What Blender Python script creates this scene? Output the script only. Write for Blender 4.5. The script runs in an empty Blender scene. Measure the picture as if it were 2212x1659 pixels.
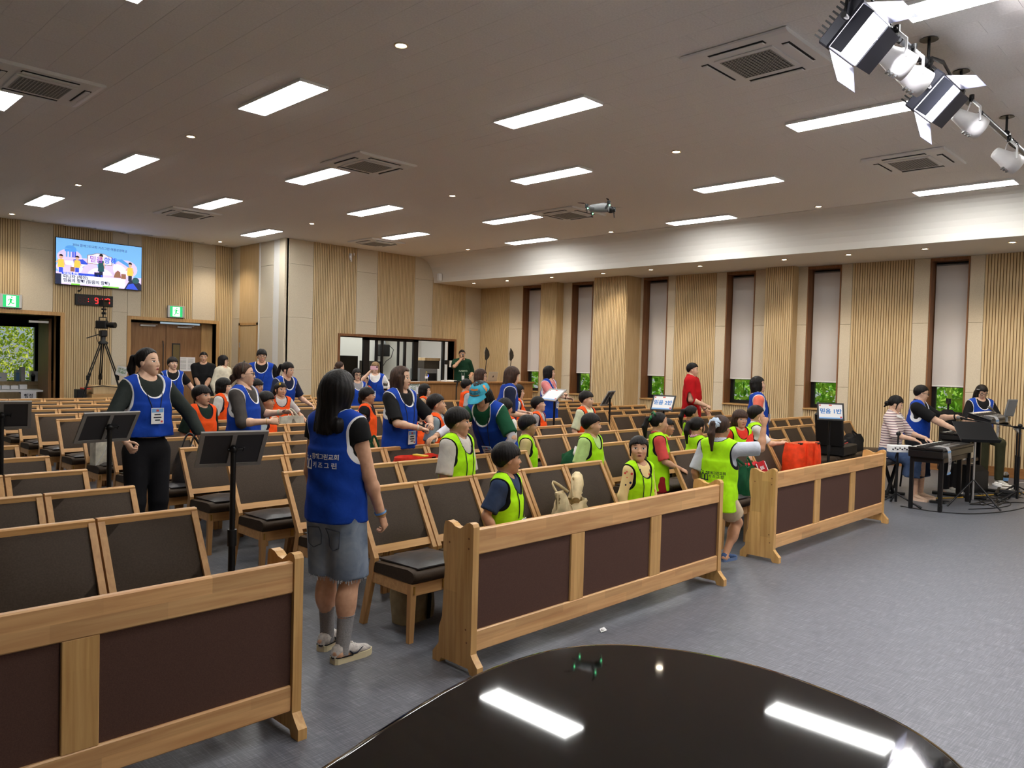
import bpy, bmesh, math, random
import numpy as np
from mathutils import Vector, Matrix
from mathutils.bvhtree import BVHTree
rng = random.Random(7)
D = bpy.data
SC = bpy.context.scene
COL = SC.collection
PI = math.pi

# ------------------------------------------------------------------ camera, world, exposure
cam = D.cameras.new('camera'); camo = D.objects.new('camera', cam); COL.objects.link(camo)
YAW, PITCH, ROLL, FPX = math.radians(45.59613), math.radians(-1.631246), math.radians(1.533411), 1678.645
fw = Vector((math.sin(YAW)*math.cos(PITCH), math.cos(YAW)*math.cos(PITCH), math.sin(PITCH)))
rt = fw.cross(Vector((0, 0, 1))).normalized(); up = rt.cross(fw)
r2 = rt*math.cos(ROLL)+up*math.sin(ROLL); u2 = -rt*math.sin(ROLL)+up*math.cos(ROLL)
camo.matrix_world = Matrix(((r2.x, u2.x, -fw.x, 0), (r2.y, u2.y, -fw.y, 0), (r2.z, u2.z, -fw.z, 1.72), (0, 0, 0, 1)))
cam.sensor_width = 36.0; cam.lens = FPX*36.0/2212.0; cam.clip_start = 0.02; cam.clip_end = 200
SC.camera = camo
SC.view_settings.view_transform = 'Standard'; SC.view_settings.look = 'None'
SC.view_settings.gamma = 1.0; SC.view_settings.exposure = 0.0
SC.view_settings.use_curve_mapping = False
try:
    SC.cycles.use_denoising = True
    SC.cycles.max_bounces = 7; SC.cycles.diffuse_bounces = 4; SC.cycles.glossy_bounces = 3
    SC.cycles.transmission_bounces = 4; SC.cycles.transparent_max_bounces = 6
    SC.cycles.sample_clamp_indirect = 6.0; SC.cycles.caustics_reflective = False; SC.cycles.caustics_refractive = False
except Exception:
    pass
W = D.worlds.new('world'); SC.world = W; W.use_nodes = True
bg = W.node_tree.nodes['Background']
sky = W.node_tree.nodes.new('ShaderNodeTexSky'); sky.sky_type = 'HOSEK_WILKIE'; sky.turbidity = 4.0
sky.sun_direction = (0.55, -0.35, 0.75); sky.ground_albedo = 0.4
W.node_tree.links.new(sky.outputs[0], bg.inputs['Color']); bg.inputs['Strength'].default_value = 2.2
sun = D.lights.new('sun', 'SUN'); suno = D.objects.new('sun', sun); COL.objects.link(suno)
sun.energy = 6.0; sun.angle = 0.02; sun.color = (1.0, 0.95, 0.85)
suno.rotation_euler = Vector((0.55, -0.35, 0.75)).to_track_quat('Z', 'Y').to_euler()
PANEL_E, DOWN_E, SPOT_W = 34.0, 50.0, 75.0

# ------------------------------------------------------------------ colour and material helpers
def lin(c):
    return tuple((v/12.92 if v <= 0.04045 else ((v+0.055)/1.055)**2.4) for v in c)
def rgb(r, g, b):
    return lin((r/255.0, g/255.0, b/255.0))+(1.0,)
MATS = {}
def mat(name, col, rough=0.6, metal=0.0, spec=0.5, emit=None, estr=0.0, alpha=1.0, trans=0.0, coat=0.0, ior=1.45):
    if name in MATS: return MATS[name]
    m = D.materials.new(name); m.use_nodes = True; b = m.node_tree.nodes['Principled BSDF']
    b.inputs['Base Color'].default_value = col; b.inputs['Roughness'].default_value = rough
    b.inputs['Metallic'].default_value = metal; b.inputs['Specular IOR Level'].default_value = spec
    b.inputs['IOR'].default_value = ior
    b.inputs['Transmission Weight'].default_value = trans; b.inputs['Coat Weight'].default_value = coat
    if emit: b.inputs['Emission Color'].default_value = emit; b.inputs['Emission Strength'].default_value = estr
    m.diffuse_color = col; MATS[name] = m
    return m
def nt(m): return m.node_tree.nodes, m.node_tree.links, m.node_tree.nodes['Principled BSDF']
def add(m, typ, **kw):
    n = m.node_tree.nodes.new(typ)
    for k, v in kw.items():
        if k in n.inputs: n.inputs[k].default_value = v
        else: setattr(n, k, v)
    return n
def mapped(m, scale=(1, 1, 1), src='Object', rot=(0, 0, 0)):
    N, L, b = nt(m); tc = add(m, 'ShaderNodeTexCoord'); mp = add(m, 'ShaderNodeMapping')
    mp.inputs['Scale'].default_value = scale; mp.inputs['Rotation'].default_value = rot
    L.new(tc.outputs[src], mp.inputs['Vector']); return mp
def ramp(m, fac, stops):
    N, L, b = nt(m); r = add(m, 'ShaderNodeValToRGB'); e = r.color_ramp.elements
    while len(e) < len(stops): e.new(0.5)
    for i, (p, c) in enumerate(stops): e[i].position = p; e[i].color = c
    L.new(fac, r.inputs['Fac']); return r
def bump(m, fac, strength=0.2, dist=0.002):
    N, L, b = nt(m); bp = add(m, 'ShaderNodeBump'); bp.inputs['Strength'].default_value = strength; bp.inputs['Distance'].default_value = dist
    L.new(fac, bp.inputs['Height']); L.new(bp.outputs['Normal'], b.inputs['Normal']); return bp
def noisy(name, c1, c2, scale=(8, 8, 8), nscale=1.0, rough=0.6, spec=0.4, bmp=0.0, src='Object', detail=4.0, bdist=0.002, lo=0.35, hi=0.65, metal=0.0):
    m = mat(name, c1, rough, metal, spec); N, L, b = nt(m); mp = mapped(m, scale, src)
    n = add(m, 'ShaderNodeTexNoise', Scale=nscale, Detail=detail); L.new(mp.outputs[0], n.inputs['Vector'])
    r = ramp(m, n.outputs['Fac'], [(lo, c1), (hi, c2)]); L.new(r.outputs['Color'], b.inputs['Base Color'])
    if bmp: bump(m, n.outputs['Fac'], bmp, bdist)
    return m
def wood(name, c1, c2, axis='X', rough=0.42, block=0.0, spec=0.45, tone=0.12):
    """grain runs along `axis`; `block` adds the finger-jointed strips of different tone"""
    m = mat(name, c1, rough, 0, spec); N, L, b = nt(m)
    sc = {'X': (1.2, 22, 22), 'Y': (22, 1.2, 22), 'Z': (22, 22, 1.2)}[axis]
    mp = mapped(m, sc); n = add(m, 'ShaderNodeTexNoise', Scale=1.6, Detail=5.0, Distortion=0.6); L.new(mp.outputs[0], n.inputs['Vector'])
    r = ramp(m, n.outputs['Fac'], [(0.3, c1), (0.68, c2)]); out = r.outputs['Color']
    if block:
        s2 = {'X': (1/block, 11, 11), 'Y': (11, 1/block, 11), 'Z': (11, 11, 1/block)}[axis]
        tc = add(m, 'ShaderNodeTexCoord'); mp2 = add(m, 'ShaderNodeMapping'); mp2.inputs['Scale'].default_value = s2
        L.new(tc.outputs['Object'], mp2.inputs['Vector'])
        sn = add(m, 'ShaderNodeSeparateXYZ'); L.new(mp2.outputs[0], sn.inputs[0])
        ax = 'XYZ'.index(axis); o1, o2 = [i for i in range(3) if i != ax]
        def flo(sock):
            f = add(m, 'ShaderNodeMath', operation='FLOOR'); L.new(sock, f.inputs[0]); return f.outputs[0]
        fa, fb = flo(sn.outputs[o1]), flo(sn.outputs[o2])
        ad = add(m, 'ShaderNodeMath', operation='MULTIPLY_ADD'); L.new(fb, ad.inputs[0]); ad.inputs[1].default_value = 1.37; L.new(fa, ad.inputs[2])
        of = add(m, 'ShaderNodeMath', operation='MULTIPLY_ADD'); L.new(ad.outputs[0], of.inputs[0]); of.inputs[1].default_value = 0.417; L.new(sn.outputs[ax], of.inputs[2])
        fl = flo(of.outputs[0]); cb = add(m, 'ShaderNodeCombineXYZ'); L.new(fl, cb.inputs[0]); L.new(ad.outputs[0], cb.inputs[1])
        oi = add(m, 'ShaderNodeObjectInfo'); L.new(oi.outputs['Random'], cb.inputs[2])
        wn = add(m, 'ShaderNodeTexWhiteNoise'); L.new(cb.outputs[0], wn.inputs['Vector'])
        hs = add(m, 'ShaderNodeHueSaturation'); mr = add(m, 'ShaderNodeMapRange'); L.new(wn.outputs['Value'], mr.inputs['Value'])
        mr.inputs['To Min'].default_value = 1-tone; mr.inputs['To Max'].default_value = 1+tone
        L.new(mr.outputs[0], hs.inputs['Value']); L.new(out, hs.inputs['Color']); out = hs.outputs['Color']
    L.new(out, b.inputs['Base Color']); return m

# ------------------------------------------------------------------ mesh helpers
class MB:
    def __init__(s): s.v = []; s.f = []; s.m = []; s.sm = []
    def put(s, vs, fs, mi=0, smooth=False):
        o = len(s.v); s.v.extend([tuple(v) for v in vs])
        for f in fs: s.f.append(tuple(i+o for i in f)); s.m.append(mi); s.sm.append(smooth)
        return s
    def box(s, x0, x1, y0, y1, z0, z1, mi=0, ch=0.0, M=None):
        if x0 > x1: x0, x1 = x1, x0
        if y0 > y1: y0, y1 = y1, y0
        if z0 > z1: z0, z1 = z1, z0
        if ch <= 0:
            v = [(x, y, z) for z in (z0, z1) for y in (y0, y1) for x in (x0, x1)]
            f = [(0, 2, 3, 1), (4, 5, 7, 6), (0, 1, 5, 4), (2, 6, 7, 3), (0, 4, 6, 2), (1, 3, 7, 5)]
        else:
            c = min(ch, (x1-x0)*.45, (y1-y0)*.45, (z1-z0)*.45); v = []; idx = {}
            X, Y, Z = (x0, x1), (y0, y1), (z0, z1)
            for i in (0, 1):
                for j in (0, 1):
                    for k in (0, 1):
                        sx, sy, sz = (1, -1)[i]*c, (1, -1)[j]*c, (1, -1)[k]*c
                        for a, p in (('x', (X[i], Y[j]+sy, Z[k]+sz)), ('y', (X[i]+sx, Y[j], Z[k]+sz)), ('z', (X[i]+sx, Y[j]+sy, Z[k]))):
                            idx[(a, i, j, k)] = len(v); v.append(p)
            f = []
            for i in (0, 1):
                q = [idx[('x', i, j, k)] for j, k in ((0, 0), (1, 0), (1, 1), (0, 1))]; f.append(tuple(q if i else q[::-1]))
                q = [idx[('y', j, i, k)] for j, k in ((0, 0), (0, 1), (1, 1), (1, 0))]; f.append(tuple(q if i else q[::-1]))
                q = [idx[('z', j, k, i)] for j, k in ((0, 0), (1, 0), (1, 1), (0, 1))]; f.append(tuple(q if i else q[::-1]))
            for a, b_ in (('x', 'y'), ('y', 'z'), ('x', 'z')):
                for p in (0, 1):
                    for q in (0, 1):
                        if (a, b_) == ('x', 'y'): A, B = [(p, q, 0), (p, q, 1)]
                        elif (a, b_) == ('y', 'z'): A, B = [(0, p, q), (1, p, q)]
                        else: A, B = [(p, 0, q), (p, 1, q)]
                        f.append((idx[(a,)+A], idx[(a,)+B], idx[(b_,)+B], idx[(b_,)+A]))
            for i in (0, 1):
                for j in (0, 1):
                    for k in (0, 1): f.append((idx[('x', i, j, k)], idx[('y', i, j, k)], idx[('z', i, j, k)]))
            cen = Vector(((x0+x1)/2, (y0+y1)/2, (z0+z1)/2)); g = []
            for q in f:
                P = [Vector(v[i]) for i in q]; n = (P[1]-P[0]).cross(P[2]-P[0]); m_ = sum(P, Vector())/len(P)
                g.append(q if n.dot(m_-cen) >= 0 else q[::-1])
            f = g
        if M is not None: v = [M @ Vector(p) for p in v]
        return s.put(v, f, mi)
    def tube(s, pts, r, n=8, mi=0, cap=True, smooth=True, flat=None):
        pts = [Vector(p) for p in pts]; k = len(pts)
        R = r if isinstance(r, (list, tuple)) else [r]*k
        vs = []; prev = None
        for i, p in enumerate(pts):
            d = (pts[min(i+1, k-1)]-pts[max(i-1, 0)])
            d = d.normalized() if d.length > 1e-9 else Vector((0, 0, 1))
            if prev is None:
                a = Vector((0, 0, 1)) if abs(d.z) < 0.9 else Vector((1, 0, 0)); x = d.cross(a).normalized()
            else:
                x = prev-d*prev.dot(d); x = x.normalized() if x.length > 1e-6 else d.orthogonal().normalized()
            prev = x; y = d.cross(x)
            rr = R[i]; ra, rb = (rr if isinstance(rr, tuple) else (rr, rr))
            for j in range(n):
                a = 2*PI*j/n; vs.append(p+x*(math.cos(a)*ra)+y*(math.sin(a)*rb))
        fs = [(i*n+j, i*n+(j+1) % n, (i+1)*n+(j+1) % n, (i+1)*n+j) for i in range(k-1) for j in range(n)]
        s.put(vs, fs, mi, smooth)
        if cap:
            s.put(vs[:n], [tuple(range(n))[::-1]], mi); s.put(vs[-n:], [tuple(range(n))], mi)
        return s
    def lathe(s, prof, n=16, mi=0, M=None, smooth=True, capb=True, capt=True):
        vs = [(r*math.cos(2*PI*j/n), r*math.sin(2*PI*j/n), z) for r, z in prof for j in range(n)]
        if M is not None: vs = [M @ Vector(p) for p in vs]
        k = len(prof)
        s.put(vs, [(i*n+j, i*n+(j+1) % n, (i+1)*n+(j+1) % n, (i+1)*n+j) for i in range(k-1) for j in range(n)], mi, smooth)
        if capb: s.put(vs[:n], [tuple(range(n))[::-1]], mi)
        if capt: s.put(vs[-n:], [tuple(range(n))], mi)
        return s
    def prism(s, poly, a0, a1, plane='XZ', mi=0, M=None, smooth=False):
        """poly in `plane`, extruded along the remaining axis from a0 to a1"""
        def P(p, a):
            return {'XZ': (p[0], a, p[1]), 'YZ': (a, p[0], p[1]), 'XY': (p[0], p[1], a)}[plane]
        ar = sum(poly[i][0]*poly[(i+1) % len(poly)][1]-poly[(i+1) % len(poly)][0]*poly[i][1] for i in range(len(poly)))
        if ar < 0: poly = poly[::-1]
        n = len(poly); vs = [P(p, a0) for p in poly]+[P(p, a1) for p in poly]
        if M is not None: vs = [M @ Vector(p) for p in vs]
        sides = [(i, (i+1) % n, n+(i+1) % n, n+i) for i in range(n)]
        caps = [tuple(range(n))[::-1], tuple(range(n, 2*n))]
        flip = (plane == 'XZ') != (a1 < a0)
        if flip: sides = [f[::-1] for f in sides]; caps = [f[::-1] for f in caps]
        s.put(vs, sides, mi, smooth); s.put(vs, caps, mi)
        return s
    def ell(s, c, r, nu=12, nv=8, mi=0, M=None, smooth=True):
        vs = []; fs = []
        for i in range(nv+1):
            t = PI*i/nv
            for j in range(nu):
                a = 2*PI*j/nu; vs.append(Vector((c[0]+r[0]*math.sin(t)*math.cos(a), c[1]+r[1]*math.sin(t)*math.sin(a), c[2]-r[2]*math.cos(t))))
        if M is not None: vs = [M @ v for v in vs]
        for i in range(nv):
            for j in range(nu):
                q = (i*nu+j, i*nu+(j+1) % nu, (i+1)*nu+(j+1) % nu, (i+1)*nu+j)
                fs.append(q)
        return s.put(vs, fs, mi, smooth)
    def mesh(s, name, mats):
        m = D.meshes.new(name); m.from_pydata(s.v, [], s.f)
        for x in (mats if isinstance(mats, (list, tuple)) else [mats]): m.materials.append(x)
        m.polygons.foreach_set('material_index', s.m); m.polygons.foreach_set('use_smooth', s.sm)
        m.update(); return m
    def build(s, name, mats, parent=None, loc=None, rot=None):
        return link(name, s.mesh(name, mats), parent, loc, rot)
def link(name, me, parent=None, loc=None, rot=None):
    o = D.objects.new(name, me); COL.objects.link(o)
    if parent is not None: o.parent = parent
    if loc is not None: o.location = loc
    if rot is not None: o.rotation_euler = rot
    return o
def thing(name, label, cat, loc=(0, 0, 0), rz=0.0, group=None, rot=None):
    o = D.objects.new(name, None); COL.objects.link(o); o.location = loc
    o.rotation_euler = rot if rot else (0, 0, rz); o.empty_display_size = 0.1
    return tag(o, label, cat, group)
def tag(o, label, cat, group=None):
    o['label'] = label; o['category'] = cat
    if group: o['group'] = group
    return o
def struct(o): o['kind'] = 'structure'; return o
def kids(o): return [c for c in o.children]
def copy_tree(o, parent=None):
    c = o.copy(); COL.objects.link(c)
    if parent is not None: c.parent = parent
    for ch in list(o.children): copy_tree(ch, c)
    return c
def text_mesh(body, size=1.0, bold=0.0, align='CENTER', ext=0.0, shear=0.0, spacing=1.0, line=1.0):
    cu = D.curves.new('lettering', 'FONT'); cu.body = body; cu.size = size; cu.offset = bold; cu.align_x = align; cu.align_y = 'CENTER'
    cu.extrude = ext; cu.shear = shear; cu.space_character = spacing; cu.space_line = line; cu.resolution_u = 3
    o = D.objects.new('lettering', cu); COL.objects.link(o)
    dg = bpy.context.evaluated_depsgraph_get()
    me = D.meshes.new_from_object(o.evaluated_get(dg)); D.objects.remove(o); D.curves.remove(cu)
    return me
def text(body, size, material, parent=None, loc=(0, 0, 0), rot=(0, 0, 0), **kw):
    me = text_mesh(body, size, **kw); me.materials.clear(); me.materials.append(material)
    for p in me.polygons: p.material_index = 0
    return link('lettering', me, parent, loc, rot)
def look_rot(d, upv=(0, 0, 1)):
    """matrix whose -Z axis points along d"""
    return Vector(d).to_track_quat('-Z', 'Y').to_matrix().to_4x4()
ORD = ['first', 'second', 'third', 'fourth', 'fifth', 'sixth', 'seventh', 'eighth', 'ninth', 'tenth', 'eleventh', 'twelfth', 'thirteenth', 'fourteenth']

# ------------------------------------------------------------------ materials
M_ceil = noisy('ceiling_board', rgb(247, 245, 243), rgb(238, 236, 234), (60, 60, 60), 1.0, 0.9, 0.2, 0.25, bdist=0.001)
M_white = mat('white_paint', rgb(226, 223, 217), 0.6, spec=0.3)
M_plastic = mat('white_plastic', rgb(240, 240, 240), 0.45)
M_grey_plastic = mat('grey_plastic', rgb(120, 121, 122), 0.5)
M_dark = mat('dark_slot', rgb(38, 38, 40), 0.6)
M_black = mat('black_plastic', rgb(20, 20, 22), 0.45)
M_blackmat = mat('black_fabric', rgb(24, 24, 26), 0.85, spec=0.2)
M_blackmetal = mat('black_metal', rgb(22, 22, 24), 0.35, 0.3)
M_steel = mat('steel', rgb(190, 190, 190), 0.3, 0.9)
M_brass = mat('brass', rgb(190, 150, 80), 0.3, 0.9)
M_slat = wood('oak_slat', rgb(214, 192, 152), rgb(200, 175, 134), 'Z', 0.55, spec=0.25)
M_groove = mat('oak_groove', rgb(120, 94, 60), 0.8, spec=0.1)
M_oakflat = wood('oak_flat', rgb(208, 182, 140), rgb(192, 164, 122), 'Z', 0.5, spec=0.3)
M_oakdark = wood('oak_door', rgb(150, 112, 76), rgb(130, 94, 62), 'Z', 0.45, spec=0.35)
M_reveal = wood('walnut_reveal', rgb(142, 100, 68), rgb(120, 82, 54), 'Z', 0.5, spec=0.3)
M_felt = noisy('beige_felt', rgb(214, 203, 182), rgb(203, 191, 169), (90, 90, 90), 1.0, 0.95, 0.1, 0.15, bdist=0.001)
M_trim = wood('oak_trim', rgb(198, 160, 108), rgb(176, 136, 88), 'X', 0.45)
M_trimz = wood('oak_trim_upright', rgb(198, 160, 108), rgb(176, 136, 88), 'Z', 0.45)
M_base = wood('baseboard_oak', rgb(160, 112, 66), rgb(138, 94, 54), 'Y', 0.45)
M_deskfront = wood('desk_oak', rgb(170, 124, 78), rgb(148, 104, 62), 'Z', 0.4)
M_rub = wood('rubberwood', rgb(222, 178, 124), rgb(196, 146, 96), 'X', 0.38, block=0.42, tone=0.13)
M_rubz = wood('rubberwood_upright', rgb(214, 172, 112), rgb(188, 142, 84), 'Z', 0.38, block=0.5, tone=0.1)
M_chairwood = wood('chair_beech', rgb(214, 168, 112), rgb(192, 144, 90), 'X', 0.38, tone=0.1)
M_chairwoodz = wood('chair_beech_upright', rgb(206, 160, 104), rgb(184, 136, 84), 'Z', 0.38)
M_leather = noisy('brown_leatherette', rgb(66, 53, 41), rgb(57, 45, 34), (120, 120, 120), 1.0, 0.58, 0.25, 0.15, bdist=0.0006)
M_pewcloth = noisy('maroon_brown_fabric', rgb(88, 63, 55), rgb(78, 55, 48), (260, 260, 260), 1.0, 0.8, 0.25, 0.2, bdist=0.0006)
M_pad = noisy('black_vinyl_pad', rgb(44, 42, 44), rgb(58, 56, 58), (14, 14, 14), 1.0, 0.42, 0.5, 0.5, bdist=0.01)
M_glass = mat('clear_glass', (0.92, 0.97, 0.95, 1), 0.02, trans=1.0, ior=1.1)
M_winframe = mat('black_window_frame', rgb(22, 22, 24), 0.4)
M_panel = mat('led_panel', rgb(250, 250, 245), 0.5, emit=(1.0, 0.995, 0.965, 1), estr=PANEL_E)
M_down = mat('warm_downlight', rgb(255, 235, 200), 0.5, emit=(1.0, 0.86, 0.66, 1), estr=DOWN_E)
M_downtrim = mat('downlight_trim', rgb(216, 196, 164), 0.5)
def m_blind():
    m = mat('roller_blind', rgb(226, 222, 220), 0.85, spec=0.1); N, L, b = nt(m)
    mp = mapped(m, (400, 400, 400)); n = add(m, 'ShaderNodeTexNoise', Scale=1.0, Detail=2.0); L.new(mp.outputs[0], n.inputs['Vector'])
    bump(m, n.outputs['Fac'], 0.1, 0.0006)
    tr = add(m, 'ShaderNodeBsdfTranslucent'); tr.inputs['Color'].default_value = rgb(190, 186, 188)
    mx = add(m, 'ShaderNodeMixShader'); mx.inputs[0].default_value = 0.12
    out = [q for q in N if q.type == 'OUTPUT_MATERIAL'][0]
    L.new(b.outputs[0], mx.inputs[1]); L.new(tr.outputs[0], mx.inputs[2]); L.new(mx.outputs[0], out.inputs['Surface'])
    return m
M_blind = m_blind()
def m_floor():
    m = mat('linen_vinyl_floor', rgb(84, 86, 94), 0.42, spec=0.5); N, L, b = nt(m)
    tot = None
    for sc in ((160, 7, 1), (7, 160, 1)):
        mp = mapped(m, sc, rot=(0, 0, 0.02)); n = add(m, 'ShaderNodeTexNoise', Scale=1.0, Detail=3.0); L.new(mp.outputs[0], n.inputs['Vector'])
        if tot is None: tot = n.outputs['Fac']
        else:
            a = add(m, 'ShaderNodeMath', operation='ADD'); L.new(tot, a.inputs[0]); L.new(n.outputs['Fac'], a.inputs[1]); tot = a.outputs[0]
    h = add(m, 'ShaderNodeMath', operation='MULTIPLY'); L.new(tot, h.inputs[0]); h.inputs[1].default_value = 0.5
    r = ramp(m, h.outputs[0], [(0.32, rgb(70, 72, 79)), (0.5, rgb(91, 93, 100)), (0.68, rgb(124, 126, 132))])
    L.new(r.outputs['Color'], b.inputs['Base Color'])
    rr = add(m, 'ShaderNodeMapRange'); L.new(h.outputs[0], rr.inputs['Value']); rr.inputs['To Min'].default_value = 0.34; rr.inputs['To Max'].default_value = 0.52
    L.new(rr.outputs[0], b.inputs['Roughness']); bump(m, h.outputs[0], 0.12, 0.001)
    return m
M_floor = m_floor()

# ------------------------------------------------------------------ room shell
XW, YB, YT, XS, ZC, ZS = 15.15, 16.15, 18.80, 9.06, 4.40, 3.77
XL, YF = -6.0, -4.0
b = MB(); b.box(XL-.2, XW+.5, YF-.2, 22.5, -0.12, 0.0); fl = struct(b.build('floor', M_floor))
b = MB(); b.box(XL-.2, 12.88, YF-.2, YT+.3, ZC+.012, ZC+0.2); ceil = struct(b.build('ceiling', M_ceil))
# mineral-fibre tiles: the ones the photograph lets one tell apart singly, the rest joined
tile_me = MB().box(-.1495, .1495, -.2995, .2995, 0, .012, ch=.0015).mesh('ceiling_tile', M_ceil)
rest = MB(); near = []
i0 = int((XL-.2)/.3)
for i in range(i0, 43):
    x = .0+.3*i+.15+.09
    if x+.15 > 12.9: break
    for j in range(-7, 38):
        y = .6*j+(.3 if i % 2 else 0)+.21
        if y < YF or y > YT: continue
        fx, fy = x*fw.x+y*fw.y, x*rt.x+y*rt.y
        vis = fx > 2.2 and abs(fy)/fx < .72 and (ZC-1.72)/fx < .58
        (near.append((fx, x, y)) if vis else rest.box(x-.1495, x+.1495, y-.2995, y+.2995, ZC, ZC+.012))
near.sort()
for k, (d, x, y) in enumerate(near):
    if k < 290: link('ceiling_tile', tile_me, ceil, (x, y, ZC))
    else: rest.box(x-.1495, x+.1495, y-.2995, y+.2995, ZC, ZC+.012)
o = rest.build('ceiling_tile_field', M_ceil, ceil); o['kind'] = 'stuff'

# bulkhead over the window side: concave cove then flat soffit
prof = [(12.88, ZC+.15), (12.88, ZC)]
for k in range(1, 11):
    a = PI/2*k/10; prof.append((12.88+.50*math.sin(a)**1.15, ZS+(ZC-ZS)*(math.cos(a))**.9 if k < 10 else ZS))
prof += [(XW+.5, ZS), (XW+.5, ZC+.15)]
b = MB(); b.prism(prof, YF-.2, YB+.3, 'XZ', smooth=False); struct(b.build('ceiling_bulkhead', M_white))

def ribs(mb, a0, a1, z0, z1, plane, at, sgn, pitch=.0455, dep=.014):
    """vertical ribs between a0 and a1; plane 'X' = wall facing along X at x=at, sgn = side the room lies on"""
    n = max(1, round((a1-a0)/pitch)); p = (a1-a0)/n
    for k in range(n):
        u0, u1 = a0+k*p+p*.13, a0+(k+1)*p-p*.13
        if plane == 'X': mb.box(at, at+sgn*dep, u0, u1, z0, z1, 0)
        else: mb.box(u0, u1, at, at+sgn*dep, z0, z1, 0)
    if plane == 'X': mb.box(at+sgn*.001, at-sgn*.012, a0, a1, z0, z1, 1)
    else: mb.box(a0, a1, at+sgn*.001, at-sgn*.012, z0, z1, 1)
def panel_joints(parent, kind, a0, a1, zs, plane, at, sgn, material=None):
    for z0, z1 in zip(zs[:-1], zs[1:]):
        m = MB(); g = .003
        if plane == 'X': m.box(at-sgn*.012, at+sgn*.014, a0+g, a1-g, z0+g, z1-g, ch=.003)
        else: m.box(a0+g, a1-g, at-sgn*.012, at+sgn*.014, z0+g, z1-g, ch=.003)
        m.build(kind, material or M_felt, parent)
JZ = [0.17, 1.40, 2.61, 3.83, 4.40]

# window wall (x = XW, room on the -x side)
wins = [(13.83, 14.50), (12.10, 12.78), (9.93, 10.60), (7.80, 8.46), (6.02, 6.68), (3.82, 4.45)]
ZSILL, ZTOP = .96, 3.76
b = MB(); edges = [YF-.2]
for y0, y1 in sorted(wins): edges += [y0, y1]
edges += [YB+.3]
for k in range(0, len(edges), 2): b.box(XW, XW+.4, edges[k], edges[k+1], 0, ZS+.1)
for y0, y1 in wins: b.box(XW, XW+.4, y0, y1, 0, ZSILL-.02); b.box(XW, XW+.4, y0, y1, ZTOP, ZS+.1)
wr = struct(b.build('wall_right', M_felt))
FELT_R = [(14.50, 15.01), (13.60, 13.83), (12.78, 13.10), (11.62, 12.10), (10.60, 10.70), (9.73, 9.93), (8.46, 8.70), (7.44, 7.80), (6.68, 6.90), (5.81, 6.02), (4.45, 4.72), (3.59, 3.82)]
SLAT_R = [(15.01, YB), (8.70, 9.73), (4.72, 5.81), (1.95, 3.59), (.2, 1.5)]
for y0, y1 in FELT_R: panel_joints(wr, 'felt_panel', y0, y1, [.17, 1.40, 2.61, ZS], 'X', XW, -1)
b = MB(); b.box(XW-.014, XW+.012, 1.5, 1.95, .17, ZS); b.build('felt_panel', M_felt, wr)
for y0, y1 in SLAT_R:
    b = MB(); ribs(b, y0, y1, .17, ZS, 'X', XW, -1); o = b.build('slat_panel', [M_slat, M_groove], wr); o['kind'] = 'stuff'
for y0, y1 in wins:
    b = MB(); ribs(b, y0, y1, .17, ZSILL-.03, 'X', XW, -1); o = b.build('slat_panel', [M_slat, M_groove], wr); o['kind'] = 'stuff'
# piers standing proud of the wall between windows: ribbed face, plain sides
for n, (xf, y0, y1) in enumerate(((14.89, 13.06, 13.62), (14.60, 10.67, 11.64), (14.91, 6.87, 7.46))):
    b = MB(); b.box(xf+.003, XW, y0, y1, 0, ZS); pr = struct(b.build('pillar_%d' % (n+1), M_oakflat))
    b = MB(); ribs(b, y0+.01, y1-.01, .17, ZS, 'X', xf, -1); o = b.build('slat_panel', [M_slat, M_groove], pr); o['kind'] = 'stuff'
    b = MB(); b.box(xf-.018, xf+.02, y0, y1, 0, .17, ch=.004); b.build('skirting', M_base, pr)
b = MB()
for y0, y1 in ((-3.8, 6.86), (7.47, 10.66), (11.65, 13.05), (13.63, YB)): b.box(XW-.02, XW+.01, y0, y1, 0, .168, ch=.003)
struct(b.build('baseboard_right', M_base))
M_tint = mat('green_tint', rgb(150, 190, 120), .5)
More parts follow.
